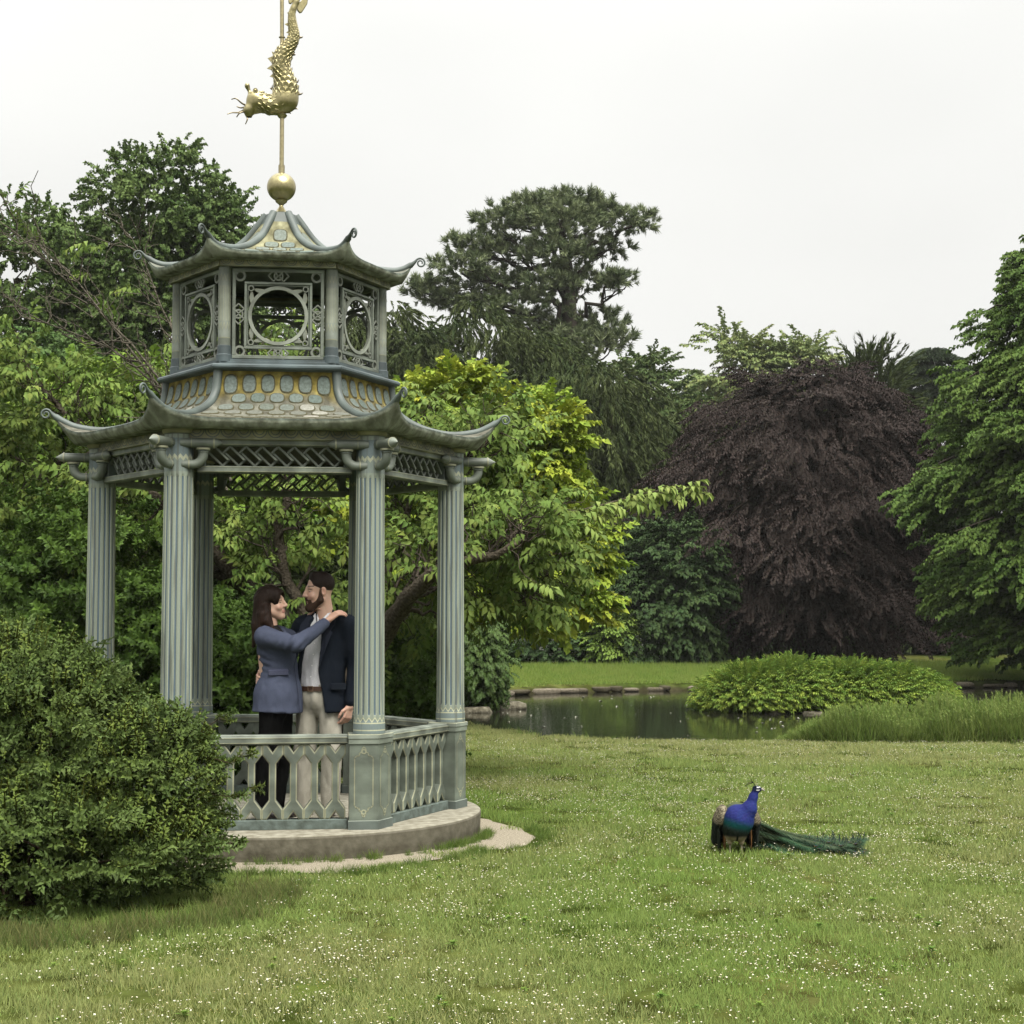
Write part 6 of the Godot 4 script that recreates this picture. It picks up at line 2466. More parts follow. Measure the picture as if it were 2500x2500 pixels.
func glossy_shrubs() -> void:
	var kinds := [rosette(11, 3, 5, 0.10, 0.042, 0.13), rosette(12, 2, 6, 0.105, 0.044, 0.10), rosette(13, 4, 4, 0.09, 0.038, 0.16)]
	for q in [
		["broad glossy leaved shrub at far left behind the small leaved bush", Vector3(-6.3, 0, -17.2), [[Vector3(0, 1.35, 0), Vector3(1.5, 1.55, 1.3)], [Vector3(-1.4, 1.2, 0), Vector3(1.3, 1.4, 1.2)]], 300],
		["tall glossy leaved shrub seen between the two left columns of the pavilion", Vector3(-4.35, 0, -16.6), [[Vector3(0, 1.35, 0), Vector3(1.35, 1.55, 1.15)], [Vector3(0.75, 1.0, 0.3), Vector3(0.8, 1.15, 0.8)], [Vector3(-0.6, 0.8, 0.7), Vector3(0.9, 0.9, 0.6)]], 330],
		["arching leafy shrub between the two right columns of the pavilion", Vector3(-1.55, 0, -18.9), [[Vector3(0.1, 0.7, 0), Vector3(0.72, 1.0, 0.7)], [Vector3(-0.8, 0.6, 0), Vector3(0.8, 0.95, 0.7)]], 170],
		["low glossy leaved shrub behind the woman in the slate blue blazer", Vector3(-2.85, 0, -16.2), [[Vector3(0, 0.85, 0), Vector3(0.85, 1.05, 0.8)], [Vector3(0.45, 0.6, 0.2), Vector3(0.7, 0.8, 0.6)]], 210]]:
		var t := thing("shrub", q[0], "shrub", q[1])
		var mb := MB.new()
		mb.col = Color(0.09, 0.07, 0.05)
		for i in 24:
			var l: Array = q[2][i % q[2].size()]
			limb(mb, Vector3(rnd(-0.3, 0.3), 0, rnd(-0.2, 0.2)), l[0] + rdir() * l[1] * 0.85, 0.03, 0.006, 1.0, 5, 6)
		obj("stems", mb, MAT.bark, t)
		var set_ := crown(q[2], {"boughs": q[3], "per": 13, "size": 1.0, "disc": 0.30, "up": 0.7, "droop": -0.35, "low": -0.8, "floor": 0.1, "shell": 0.4, "messy": 0.9, "sag": 0.1}, Color(0.036, 0.066, 0.017), Color(0.070, 0.118, 0.024))
		split_many("foliage", kinds, MAT.glossy_leaf, set_, t)


func magnolia() -> void:
	var at := Vector3(-1.75, 0, -17.3)
	var t := thing("tree", "wide spreading tree with large drooping pale green leaves and bare limbs behind the pavilion", "tree", at)
	var bark := Color(0.16, 0.135, 0.105)
	var mb := MB.new()
	mb.col = bark
	mb.tube(smooth([Vector3(0.15, -0.1, 0), Vector3(0.12, 0.5, 0), Vector3(0.02, 1.05, 0)], 4), [0.24, 0.2, 0.18, 0.17, 0.165, 0.16, 0.155, 0.15, 0.145], 12)
	obj("trunk", mb, MAT.bark, t)
	# main limbs, each followed by side branches and twigs
	var limbs := [
		[[Vector3(0.1, 0.95, 0), Vector3(0.55, 1.68, 0.8), Vector3(1.00, 2.10, 1.5), Vector3(1.60, 2.28, 1.8), Vector3(1.85, 2.42, 1.8)], 0.125],
		[[Vector3(0.0, 1.0, 0), Vector3(-0.55, 1.9, 0.1), Vector3(-0.70, 2.6, 0.2), Vector3(-0.55, 3.4, 0.1), Vector3(-0.8, 4.3, 0.0)], 0.085],
		[[Vector3(0.0, 1.0, 0), Vector3(-0.9, 1.8, -0.1), Vector3(-1.55, 2.55, 0.1), Vector3(-2.3, 3.2, 0.2), Vector3(-2.9, 3.8, 0.3), Vector3(-3.5, 4.3, 0.2)], 0.115],
		[[Vector3(-0.5, 1.6, 0), Vector3(-1.5, 2.2, -0.2), Vector3(-2.6, 2.7, -0.2), Vector3(-3.5, 3.3, -0.3), Vector3(-4.3, 3.9, -0.2)], 0.075],
		[[Vector3(0.2, 1.3, 0), Vector3(0.5, 2.4, -0.2), Vector3(0.72, 3.1, -0.2), Vector3(0.85, 3.6, -0.1)], 0.06],
		[[Vector3(0.5, 1.7, 0), Vector3(0.95, 2.5, 0.1), Vector3(1.2, 3.0, 0.1), Vector3(1.3, 3.3, 0.0)], 0.05],
		[[Vector3(1.05, 2.2, 0.2), Vector3(1.15, 2.9, 0.5), Vector3(1.25, 3.3, 0.6), Vector3(1.5, 3.5, 0.6)], 0.04],
		[[Vector3(1.5, 2.35, 0.6), Vector3(1.8, 2.3, 0.6), Vector3(2.1, 2.25, 0.6)], 0.04],
		[[Vector3(1.6, 2.4, 0.3), Vector3(1.9, 2.2, 0.6), Vector3(2.0, 2.0, 0.7)], 0.025]]
	var tips := []
	for l in limbs:
		var pts := smooth(l[0], 5)
		var n := pts.size()
		var rad := []
		for i in n:
			rad.append(lerpf(l[1], 0.012, float(i) / (n - 1)))
		for i in range(1, n - 1):
			pts[i] += rdir() * 0.02
		mb = MB.new()
		mb.col = bark
		mb.tube(pts, rad, 10)
		var br := obj("limb", mb, MAT.bark, t)
		mb = MB.new()
		mb.col = bark * 0.9
		for i in range(int(n * 0.28), n):
			var f := float(i) / n
			var d = ((pts[mini(i + 1, n - 1)] as Vector3) - pts[i - 1]).normalized()
			for b in 2:
				var dir = (d * 0.6 + rdir() * 0.9 + (Vector3(0, 0.4, -1.0) if l == limbs[0] else Vector3(0, 0.25, 0))).normalized()
				var Lb := rnd(0.4, 0.85) * lerpf(1.0, 0.6, f)
				var e: Vector3 = pts[i] + dir * Lb
				var sub := limb(mb, pts[i], e, maxf(rad[i] * 0.36, 0.008), 0.004, 0.9, 5, 5)
				tips.append([e, dir])
				for q in 4:
					var m: Vector3 = sub[1 + q % 4]
					var d2 = (dir * 0.5 + rdir() * 0.9 + Vector3(0, 0.2, 0)).normalized()
					var e2 = m + d2 * rnd(0.2, 0.5)
					limb(mb, m, e2, 0.007, 0.0035, 0.8, 4, 4)
					tips.append([e2, d2])
		obj("twigs", mb, MAT.bark, br)
	# bare grey twigs that reach over the upper left
	mb = MB.new()
	mb.col = Color(0.17, 0.155, 0.125)
	for q in [[Vector3(-1.3, 3.3, 0.4), Vector3(-2.6, 4.9, 0.5), Vector3(-3.75, 5.95, 0.4)], [Vector3(-1.15, 3.1, 0.5), Vector3(-2.2, 4.5, 0.6), Vector3(-3.2, 5.6, 0.5)], [Vector3(-1.2, 3.0, 0.5), Vector3(-2.2, 4.3, 0.5), Vector3(-3.4, 4.85, 0.4)], [Vector3(-1.2, 3.4, 0.4), Vector3(-1.7, 4.5, 0.5), Vector3(-2.2, 5.6, 0.5)]]:
		var pts := smooth(q, 6)
		var rad := []
		for i in pts.size():
			rad.append(lerpf(0.019, 0.004, float(i) / pts.size()))
			pts[i] += rdir() * 0.02
		mb.tube(pts, rad, 6)
		for i in range(2, pts.size()):
			for b in 2:
				var d2 = ((pts[i] - pts[i - 1]).normalized() * 0.7 + rdir() * 0.8 + Vector3(-0.1, 0.2, 0)).normalized()
				var e: Vector3 = pts[i] + d2 * rnd(0.3, 0.8)
				var s := limb(mb, pts[i], e, 0.010, 0.0035, 0.9, 4, 5)
				for c in 2:
					limb(mb, s[2 + c], s[2 + c] + (d2 + rdir()).normalized() * rnd(0.12, 0.35), 0.005, 0.0025, 0.8, 4, 3)
				if rng.randf() < 0.16:
					tips.append([e, d2])
	obj("bare_twigs", mb, MAT.bark, t)
	var xs := []
	var ks := []
	for q in tips:
		for i in 2:
			var out := ((q[1] as Vector3) * Vector3(0.8, 0.3, 0.8) + rdir() * 0.7 + Vector3(0, -0.15, 0)).normalized()
			xs.append(Transform3D(aim(out, (Vector3.UP + rdir() * 0.35 + Vector3(0, 0, 0.35)).normalized()).scaled_local(Vector3.ONE * rnd(0.75, 1.2)), q[0] + rdir() * 0.08))
			ks.append(Color(0.070, 0.116, 0.024).lerp(Color(0.125, 0.170, 0.042), rng.randf()))
	# fill: leaf masses left and right where the crown reads dense
	var extra := crown([[Vector3(-2.9, 3.2, -0.4), Vector3(1.6, 1.5, 0.9)], [Vector3(-4.1, 3.0, -0.2), Vector3(1.1, 1.4, 0.9)], [Vector3(1.25, 2.4, -0.2), Vector3(0.85, 0.5, 0.5)], [Vector3(0.0, 2.6, -0.8), Vector3(1.5, 1.4, 0.8)], [Vector3(0.5, 1.8, -0.6), Vector3(0.8, 0.8, 0.5)]],
		{"boughs": 150, "per": 8, "size": 1.0, "disc": 0.34, "up": 1.0, "droop": 0.2, "low": -0.8, "floor": 0.6, "shell": 0.5}, Color(0.066, 0.110, 0.022), Color(0.125, 0.170, 0.042))
	xs.append_array(extra[0])
	ks.append_array(extra[1])
	split_many("foliage", [spray(31, 9, 0.21, 0.100, 0.048, 0.75, 0.8), spray(32, 10, 0.24, 0.096, 0.046, 0.65, 0.9), spray(33, 8, 0.19, 0.106, 0.05, 0.85, 0.7)], MAT.leaf, [xs, ks], t)
	# the long outer bough that hangs leaves against the dark trees on the right
	mb = MB.new()
	mb.col = bark
	var bp := smooth([Vector3(1.9, 2.5, 0.9), Vector3(2.3, 2.72, 0.7), Vector3(2.75, 2.85, 0.6), Vector3(3.15, 2.95, 0.8), Vector3(3.55, 2.98, 0.9)], 5)
	var br2 := []
	for i in bp.size():
		br2.append(lerpf(0.016, 0.004, float(i) / bp.size()))
	mb.tube(bp, br2, 6)
	obj("limb", mb, MAT.bark, t)
	xs = []
	ks = []
	for i in range(2, bp.size()):
		for b in 4:
			xs.append(Transform3D(aim((Vector3(0.8, -0.25, 0.1) + rdir() * 0.6).normalized(), (Vector3.UP + rdir() * 0.3 + Vector3(0, 0, 0.3)).normalized()).scaled_local(Vector3.ONE * rnd(0.7, 1.05)), bp[i] + rdir() * 0.06))
			ks.append(Color(0.12, 0.175, 0.045).lerp(Color(0.17, 0.21, 0.06), rng.randf()))
	many("foliage", spray(34, 7, 0.22, 0.125, 0.06, 0.75, 0.7).done(), MAT.leaf, xs, ks, t)


func broadleaf(label: String, at: Vector3, lobes: Array, o: Dictionary, a: Color, b: Color, kinds: Array, trunk := 0.2, m: Material = null, bark := Color(0.10, 0.085, 0.065)) -> Node3D:
	var t := thing("tree", label, "tree", at)
	var top := Vector3.ZERO
	for l in lobes:
		if l[0].y > top.y:
			top = l[0]
	skeleton(t, Vector3(0, -0.1, 0), top, trunk, lobes, 5, bark)
	split_many("crown", kinds, m if m else MAT.leaf, crown(lobes, o, a, b), t)
	return t


func yellow_maple() -> void:
	var kinds := [spray(41, 12, 0.30, 0.115, 0.085, 0.3, 0.8), spray(42, 10, 0.26, 0.12, 0.09, 0.35, 0.9)]
	broadleaf("bright yellow green maple standing right of the pavilion roof", Vector3(-1.45, 0, -24.5), [[Vector3(0.55, 4.3, 0), Vector3(1.0, 1.15, 0.9)], [Vector3(1.4, 3.7, 0), Vector3(0.85, 0.95, 0.8)], [Vector3(2.0, 4.2, 0), Vector3(0.48, 0.85, 0.5)], [Vector3(0.75, 2.6, 0), Vector3(1.3, 1.2, 1.0)], [Vector3(2.05, 2.7, 0), Vector3(0.75, 1.0, 0.7)], [Vector3(-0.45, 3.6, 0), Vector3(0.9, 1.2, 0.8)], [Vector3(2.2, 1.95, 0.1), Vector3(0.55, 0.7, 0.6)]],
		{"boughs": 420, "per": 11, "size": 1.0, "disc": 0.30, "up": 1.3, "droop": 0.15, "low": -0.7, "floor": 0.3}, Color(0.10, 0.175, 0.024), Color(0.27, 0.295, 0.036), kinds, 0.16)
	broadleaf("rounded bright green maple showing above the left end of the lower roof", Vector3(-5.3, 0, -23.5), [[Vector3(0, 3.7, 0), Vector3(1.45, 1.75, 1.2)], [Vector3(-1.2, 3.9, 0), Vector3(1.2, 1.5, 1.1)], [Vector3(1.0, 3.2, 0), Vector3(1.0, 1.3, 1.0)], [Vector3(-2.6, 3.6, 0), Vector3(1.3, 1.6, 1.0)]],
		{"boughs": 330, "per": 11, "size": 1.0, "disc": 0.32, "up": 1.3, "droop": 0.15, "low": -0.6, "floor": 0.3}, Color(0.085, 0.150, 0.024), Color(0.130, 0.185, 0.032), kinds, 0.16)


func clipped_shrub() -> void:
	var t := thing("shrub", "upright clipped dark green shrub at the pond's left edge", "shrub", Vector3(-1.2, 0, -32.4))
	var L := [[Vector3(0, 0.75, 0), Vector3(1.0, 0.85, 0.9)], [Vector3(0.15, 1.35, 0), Vector3(0.8, 0.55, 0.75)], [Vector3(0.55, 0.6, 0.2), Vector3(0.45, 0.65, 0.5)]]
	var mb := MB.new()
	mb.col = Color(0.08, 0.065, 0.05)
	for i in 14:
		limb(mb, Vector3(rnd(-0.2, 0.2), -0.05, rnd(-0.2, 0.2)), L[i % 3][0] + rdir() * L[i % 3][1] * 0.8, 0.035, 0.008, 0.8, 5, 5)
	obj("stems", mb, MAT.bark, t)
	split_many("foliage", [spray(51, 12, 0.20, 0.075, 0.06, 0.8, 0.7), spray(52, 12, 0.22, 0.07, 0.055, 0.9, 0.8)], MAT.glossy_leaf, crown(L, {"boughs": 380, "per": 12, "size": 1.0, "disc": 0.22, "up": 0.5, "droop": 0.7, "low": -0.9, "floor": 0.02, "shell": 0.3}, Color(0.036, 0.062, 0.020), Color(0.062, 0.098, 0.028)), t)


func golden_mound() -> void:
	var t := thing("shrub", "low spreading golden green conifer mound at the pond's water line", "shrub", Vector3(6.15, -0.15, -32.5))
	var L := [[Vector3(-1.25, 0.15, 0), Vector3(1.2, 0.58, 1.25)], [Vector3(-0.55, 0.2, -0.1), Vector3(1.2, 0.64, 1.25)], [Vector3(0.6, 0.2, -0.1), Vector3(1.3, 0.60, 1.25)], [Vector3(1.4, 0.15, 0), Vector3(1.1, 0.54, 1.2)]]
	var mb := MB.new()
	mb.col = Color(0.09, 0.065, 0.045)
	for i in 30:
		limb(mb, Vector3(rnd(-0.8, 0.8), 0.0, rnd(-0.3, 0.3)), L[i % 4][0] + Vector3(rnd(-1, 1), rnd(0, 0.9), rnd(-1, 1)).normalized() * L[i % 4][1] * 0.85, 0.03, 0.006, 0.8, 5, 5)
	obj("stems", mb, MAT.bark, t)
	var xs := []
	var ks := []
	for i in 12500:
		var l: Array = L[rng.randi() % 4]
		var d := rdir()
		d.y = absf(d.y) * 1.0 - 0.12
		d = d.normalized()
		var p: Vector3 = l[0] + d * l[1] * rnd(0.72, 1.0)
		if p.y < -0.02:
			continue
		var out := (d * 0.55 + Vector3(d.x, 0, d.z) * 0.75 + Vector3(0.25, 0.14 - 0.35 * (1.0 - d.y), 0.10) + rdir() * 0.35).normalized()
		xs.append(Transform3D(aim(out, (Vector3.UP + rdir() * 0.5).normalized()).scaled_local(Vector3.ONE * rnd(0.7, 1.25)), p))
		ks.append(Color(0.088, 0.15, 0.026).lerp(Color(0.19, 0.245, 0.042), clampf(rng.randf() * 1.1 - d.y * 0.3, 0, 1)))
	split_many("foliage", [spray(61, 24, 0.25, 0.070, 0.019, 0.3, 0.8, false), spray(62, 22, 0.28, 0.075, 0.019, 0.35, 0.9, false)], MAT.leaf, [xs, ks], t)


func tall_grass() -> void:
	var t := thing("grass_clump", "clump of tall uncut grass along the pond's near edge at right", "tall grass", Vector3(6.5, 0, -22.2))
	var mb := MB.new()
	for i in 34:
		var b := rnd(0.5, 1.35)
		mb.blade(Vector3(rnd(-0.09, 0.09), 0, rnd(-0.09, 0.09)), Vector3(rnd(-0.3, 0.3), 1, rnd(-0.3, 0.3)).normalized(), Vector3(rnd(-1, 1), 0, rnd(-1, 1)).normalized(), rnd(0.22, 0.56), 0.011, Vector3(rnd(-0.16, 0.16), -0.04, rnd(-0.14, 0.14)), Color(b, b, b * 0.9))
	for i in 5:
		mb.col = Color(1.25, 1.2, 1.1)
		var p := Vector3(rnd(-0.08, 0.08), 0, rnd(-0.08, 0.08))
		var q := p + Vector3(rnd(-0.08, 0.08), rnd(0.45, 0.62), rnd(-0.08, 0.08))
		mb.tube([p, q], [0.0025, 0.002], 3, false)
		for j in 8:
			mb.blade(q - Vector3(0, 0.012 * j, 0), Vector3(rnd(-0.6, 0.6), 0.8, rnd(-0.6, 0.6)).normalized(), rdir(), 0.035, 0.009, Vector3.ZERO, Color(1.2, 1.15, 1.0))
	var xs := []
	var ks := []
	var fn := FastNoiseLite.new()
	fn.frequency = 0.5
	for i in 5200:
		var x := rnd(-2.9, 5.5)
		var z := rnd(-1.3, 0.75)
		var e := pow((x - 1.3) / 4.2, 2.0) + pow((z + 0.25) / 0.95, 2.0)
		if e > 1.0 + 0.3 * fn.get_noise_2d(x * 2.0, z * 2.0):
			continue
		var h := 0.82 * (1.0 - 0.45 * e) * (0.95 + 0.75 * fn.get_noise_2d(x * 1.6, z * 1.6)) * smoothstep(-3.0, -2.0, x) + 0.25
		xs.append(Transform3D(yaw(rnd(0, TAU)).scaled_local(Vector3(1, h * rnd(0.8, 1.1), 1)), Vector3(x, ground_y(x + 6.5, z - 22.2) - 0.02, z)))
		ks.append(Color(0.11, 0.175, 0.038).lerp(Color(0.19, 0.235, 0.07), rng.randf()))
	many("blades", mb.done(), MAT.grass, xs, ks, t)


# ---------- the trees beyond the pond and behind the pavilion ----------
func far_trees() -> void:
	rng.seed = 202
	var lime_k := [spray(71, 24, 0.62, 0.125, 0.095, 0.45, 0.9, false), spray(72, 22, 0.56, 0.13, 0.10, 0.5, 1.0, false)]
	# right-hand lime: boughs in shelves that hang over one another
	bough_tree("tall mid green lime tree at the right edge beyond the pond", Vector3(15.8, 0, -44), [[0.9, 3.9], [1.8, 4.5], [3.5, 5.2], [5.1, 5.0], [7.0, 4.4], [8.8, 3.5], [10.2, 2.8], [11.6, 1.7], [12.4, 0.8]],
		{"boughs": 230, "per": 74, "size": 1.0, "rise": 0.52, "sag": 0.46, "wide": 0.32, "thick": 0.6, "droop": 0.15, "arch": 0.4, "messy": 0.55, "floor": 0.5, "bare": 0.35}, Color(0.036, 0.070, 0.014), Color(0.076, 0.116, 0.026), lime_k, MAT.leaf)
	# copper beech
	var beech_k := [spray(73, 22, 0.75, 0.12, 0.075, 0.5, 0.8, false), spray(74, 20, 0.85, 0.12, 0.07, 0.7, 0.7, false)]
	bough_tree("dark purple copper beech with layered drooping boughs beyond the pond", Vector3(10.1, 0, -55), [[0.9, 5.2], [2.2, 5.6], [4.0, 5.6], [5.6, 5.7], [7.2, 5.0], [8.4, 4.0], [9.2, 2.8], [9.8, 1.8]],
		{"boughs": 150, "per": 62, "size": 0.95, "rise": 0.34, "sag": 0.40, "wide": 0.34, "thick": 0.42, "droop": 0.22, "arch": 0.5, "floor": 0.4, "bare": 0.42, "ragged": 0.5}, Color(0.013, 0.009, 0.008), Color(0.029, 0.0215, 0.0195), beech_k, MAT.dark_leaf, Color(0.02, 0.016, 0.015))
	# dark shrubs along the far bank
	var hedge_k := [spray(75, 16, 0.55, 0.15, 0.10, 0.4, 0.9, false), spray(76, 14, 0.5, 0.16, 0.11, 0.5, 1.0, false)]
	for q in [["dark evergreen shrub on the far bank left of the copper beech", Vector3(4.9, 0, -52), [[Vector3(0, 2.2, 0), Vector3(2.0, 2.3, 1.6)], [Vector3(0.6, 3.2, 0), Vector3(1.2, 1.7, 1.2)], [Vector3(-1.3, 1.5, 0.3), Vector3(1.4, 1.5, 1.3)]], 330],
			["broad dark evergreen shrub on the far bank behind the white flowering shrub", Vector3(1.4, 0, -53), [[Vector3(0, 2.3, 0), Vector3(2.1, 2.4, 1.6)], [Vector3(-1.4, 1.9, 0), Vector3(1.7, 2.0, 1.5)], [Vector3(1.4, 1.6, 0.4), Vector3(1.3, 1.6, 1.2)]], 360]]:
		broadleaf(q[0], q[1], q[2], {"boughs": q[3], "per": 13, "size": 1.0, "disc": 0.6, "up": 1.0, "droop": 0.3, "low": -0.9, "floor": 0.05, "sag": 0.4}, Color(0.020, 0.038, 0.014), Color(0.044, 0.072, 0.024), hedge_k, 0.15, MAT.dark_leaf)
	var lk := [spray(77, 14, 0.5, 0.13, 0.09, 0.4, 0.9, false)]
	broadleaf("small light green shrub on the far bank before the dark evergreens", Vector3(2.9, 0, -50.5), [[Vector3(0, 0.9, 0), Vector3(0.55, 0.65, 0.5)], [Vector3(0.25, 1.35, 0), Vector3(0.4, 0.4, 0.4)]], {"boughs": 60, "per": 9, "size": 0.8, "disc": 0.3, "up": 1.0, "floor": 0.1}, Color(0.085, 0.14, 0.03), Color(0.13, 0.18, 0.04), lk, 0.05)
	white_blossom_shrub()
	# weeping dark yews behind
	var yew_k := [tuft(81, 34, 0.75, 0.26, 0.045, 0.45), tuft(82, 30, 0.8, 0.24, 0.04, 0.4)]
	var yew := {"boughs": 460, "per": 14, "size": 1.0, "disc": 0.75, "up": 0.3, "droop": 1.1, "low": -0.7, "floor": 0.4, "sag": 0.9, "messy": 0.5}
	for q in [["tall dark weeping yew right of the yellow green maple", Vector3(2.6, 0, -57), [[Vector3(0, 8.2, 0), Vector3(2.4, 2.8, 2.0)], [Vector3(-1.6, 7.4, 0), Vector3(2.0, 3.0, 2.0)], [Vector3(0.3, 4.8, 0), Vector3(2.9, 3.2, 2.2)], [Vector3(1.6, 3.0, 0), Vector3(2.2, 2.6, 2)]], 1.0],
			["dark weeping yew directly beneath the tall pine", Vector3(-1.6, 0, -60), [[Vector3(0.2, 10.2, 0), Vector3(2.9, 3.4, 2.2)], [Vector3(2.2, 9.6, -0.5), Vector3(2.3, 3.2, 2.0)], [Vector3(3.6, 8.6, -0.5), Vector3(2.0, 3.4, 2.0)], [Vector3(0, 5.8, 0), Vector3(3.2, 3.6, 2.4)], [Vector3(0, 2.6, 0), Vector3(3.2, 2.6, 2.4)]], 1.0],
			["dark conifer behind the right side of the pavilion's upper storey", Vector3(-5.0, 0, -58), [[Vector3(0, 9.6, 0), Vector3(2.7, 3.4, 2.0)], [Vector3(2.0, 8.8, 0), Vector3(2.2, 3.2, 2.0)], [Vector3(0, 5.2, 0), Vector3(3.2, 3.4, 2.2)], [Vector3(0, 2.4, 0), Vector3(3.0, 2.6, 2.2)]], 1.0],
			["dark weeping yew filling the gap left of the copper beech", Vector3(6.6, 0, -60), [[Vector3(0, 6.8, 0), Vector3(2.0, 2.4, 1.8)], [Vector3(0, 4.0, 0), Vector3(2.4, 3.0, 2.0)], [Vector3(0, 1.8, 0), Vector3(2.4, 1.9, 1.8)]], 1.0],
			["spiky dark conifer behind the copper beech's right shoulder", Vector3(14.6, 0, -67), [[Vector3(0, 10.6, 0), Vector3(1.5, 2.2, 1.4)], [Vector3(0, 8.0, 0), Vector3(2.6, 2.4, 2.0)], [Vector3(0.2, 5.4, 0), Vector3(3.4, 2.8, 2.2)], [Vector3(0.6, 2.6, 0), Vector3(3.6, 2.8, 2.2)]], 0.6]]:
		var o := yew.duplicate()
		if q[3] < 1.0:
			o.droop = -0.5
			o.sag = 0.2
		broadleaf(q[0], q[1], q[2], o, Color(0.024, 0.038, 0.014), Color(0.056, 0.070, 0.026), yew_k, 0.35, MAT.needle)
	pine()
	# crowns against the sky
	var fk := [spray(83, 22, 0.95, 0.18, 0.14, 0.4, 0.9, false), spray(84, 20, 0.85, 0.19, 0.145, 0.5, 1.0, false)]
	broadleaf("round mid green tree just right of the tall pine", Vector3(5.4, 0, -70), [[Vector3(0, 10.4, 0), Vector3(1.9, 3.0, 1.8)], [Vector3(1.2, 9.0, 0), Vector3(1.6, 2.6, 1.6)], [Vector3(0.3, 6.6, 0), Vector3(2.6, 3.0, 2)], [Vector3(3.2, 7.2, 0), Vector3(1.4, 2.6, 1.4)]], {"boughs": 210, "per": 12, "size": 1.0, "disc": 0.8, "up": 1.1, "floor": 0.5, "low": -0.7}, Color(0.040, 0.068, 0.022), Color(0.070, 0.098, 0.033), fk, 0.3)
	broadleaf("pale green twin crowned tree far behind the copper beech", Vector3(15.2, 0, -98), [[Vector3(-1.7, 15.6, 0), Vector3(2.3, 3.4, 2.2)], [Vector3(2.0, 15.0, 0), Vector3(2.2, 3.2, 2.2)], [Vector3(0, 11.0, 0), Vector3(4.4, 4.0, 3)], [Vector3(4.8, 12.6, 0), Vector3(1.8, 2.4, 1.8)]], {"boughs": 260, "per": 12, "size": 1.35, "disc": 1.0, "up": 1.1, "floor": 0.5, "low": -0.7}, Color(0.105, 0.145, 0.050), Color(0.165, 0.195, 0.075), fk, 0.4)
	# two tall trees behind the pavilion's left side
	var ok := [spray(85, 18, 0.34, 0.11, 0.085, 0.5, 1.6, false), spray(86, 16, 0.30, 0.115, 0.09, 0.55, 1.8, false)]
	broadleaf("tall open crowned tree rising behind the pavilion's upper left roof", Vector3(-9.4, 0, -43), [[Vector3(0.1, 12.2, 0), Vector3(1.9, 1.9, 1.7)], [Vector3(1.5, 11.5, 0), Vector3(1.3, 1.7, 1.3)], [Vector3(-0.9, 10.6, 0), Vector3(1.6, 1.7, 1.5)], [Vector3(0.6, 9.4, 0), Vector3(2.0, 1.5, 1.6)], [Vector3(2.0, 9.9, 0.3), Vector3(0.7, 0.9, 0.7)], [Vector3(0, 7.6, 0), Vector3(2.6, 1.8, 1.8)], [Vector3(-0.6, 4.6, 0), Vector3(3.2, 2.6, 2)]],
		{"boughs": 300, "per": 24, "size": 1.0, "disc": 0.62, "thick": 0.62, "messy": 0.9, "up": 0.6, "droop": 0.25, "floor": 0.5, "low": -0.6, "shell": 0.5, "rough": 0.3}, Color(0.046, 0.078, 0.024), Color(0.105, 0.148, 0.048), ok, 0.32)
	broadleaf("dense dark green tree at the far left edge behind the bright maple", Vector3(-12.8, 0, -42), [[Vector3(0, 10.4, 0), Vector3(2.1, 2.3, 1.9)], [Vector3(1.7, 8.8, 0), Vector3(1.6, 1.8, 1.6)], [Vector3(0, 7.2, 0), Vector3(3.0, 2.6, 2.2)], [Vector3(0.6, 4.2, 0), Vector3(3.6, 2.8, 2.2)]],
		{"boughs": 300, "per": 22, "size": 1.0, "disc": 0.58, "thick": 0.62, "messy": 0.9, "up": 0.6, "droop": 0.25, "floor": 0.5, "low": -0.6}, Color(0.046, 0.078, 0.023), Color(0.095, 0.138, 0.042), ok, 0.32)
	broadleaf("feathery mid green tree at the left edge below the dense dark one", Vector3(-9.9, 0, -33), [[Vector3(0, 5.8, 0), Vector3(1.4, 2.0, 1.3)], [Vector3(0.6, 3.6, 0), Vector3(2.0, 2.0, 1.6)], [Vector3(-1.4, 5.0, 0), Vector3(1.6, 2.2, 1.4)]],
		{"boughs": 200, "per": 12, "size": 0.9, "disc": 0.5, "up": 0.6, "droop": 0.6, "floor": 0.5, "low": -0.6}, Color(0.050, 0.094, 0.028), Color(0.090, 0.138, 0.044), ok, 0.2)
	broadleaf("small distant tree showing between the tall open crowned tree and the upper roof", Vector3(-8.6, 0, -62), [[Vector3(0, 12.6, 0), Vector3(1.4, 1.9, 1.3)], [Vector3(0, 9.2, 0), Vector3(2.2, 2.6, 1.8)]], {"boughs": 90, "per": 11, "size": 0.9, "disc": 0.6, "up": 1.1, "floor": 0.5}, Color(0.05, 0.08, 0.03), Color(0.08, 0.11, 0.04), fk, 0.25)
	cedar()
	spruce(Vector3(8.6, 0, -80), 12.6, "dark narrow spruce top between the round tree and the pale twin crowned one")
	# the wood behind, seen only as darkness between the trunks
	var xs := []
	var ks := []
	for i in 15000:
		var x := rnd(-30.0, 40.0)
		var h := 7.0 + 1.6 * sin(x * 0.5) + 1.2 * sin(x * 1.3 + 1.0)
		if x < -4.0:
			h += 1.0
		var y := h * (1.0 - pow(rng.randf(), 1.3))
		var z := -63.5 - rnd(0, 7.0) - (4.0 if x > 5.0 else 0.0)
		xs.append(Transform3D(aim(Vector3(rnd(-0.6, 0.6), -0.7, rnd(0.2, 1)).normalized(), rdir()).scaled_local(Vector3.ONE * rnd(1.0, 1.7)), Vector3(x, y + 0.2, z)))
		ks.append(Color(0.016, 0.027, 0.011).lerp(Color(0.034, 0.047, 0.018), rng.randf()))
	var w := many("woods", tuft(90, 34, 0.85, 0.42, 0.11, 0.6).done(), MAT.needle, xs, ks)
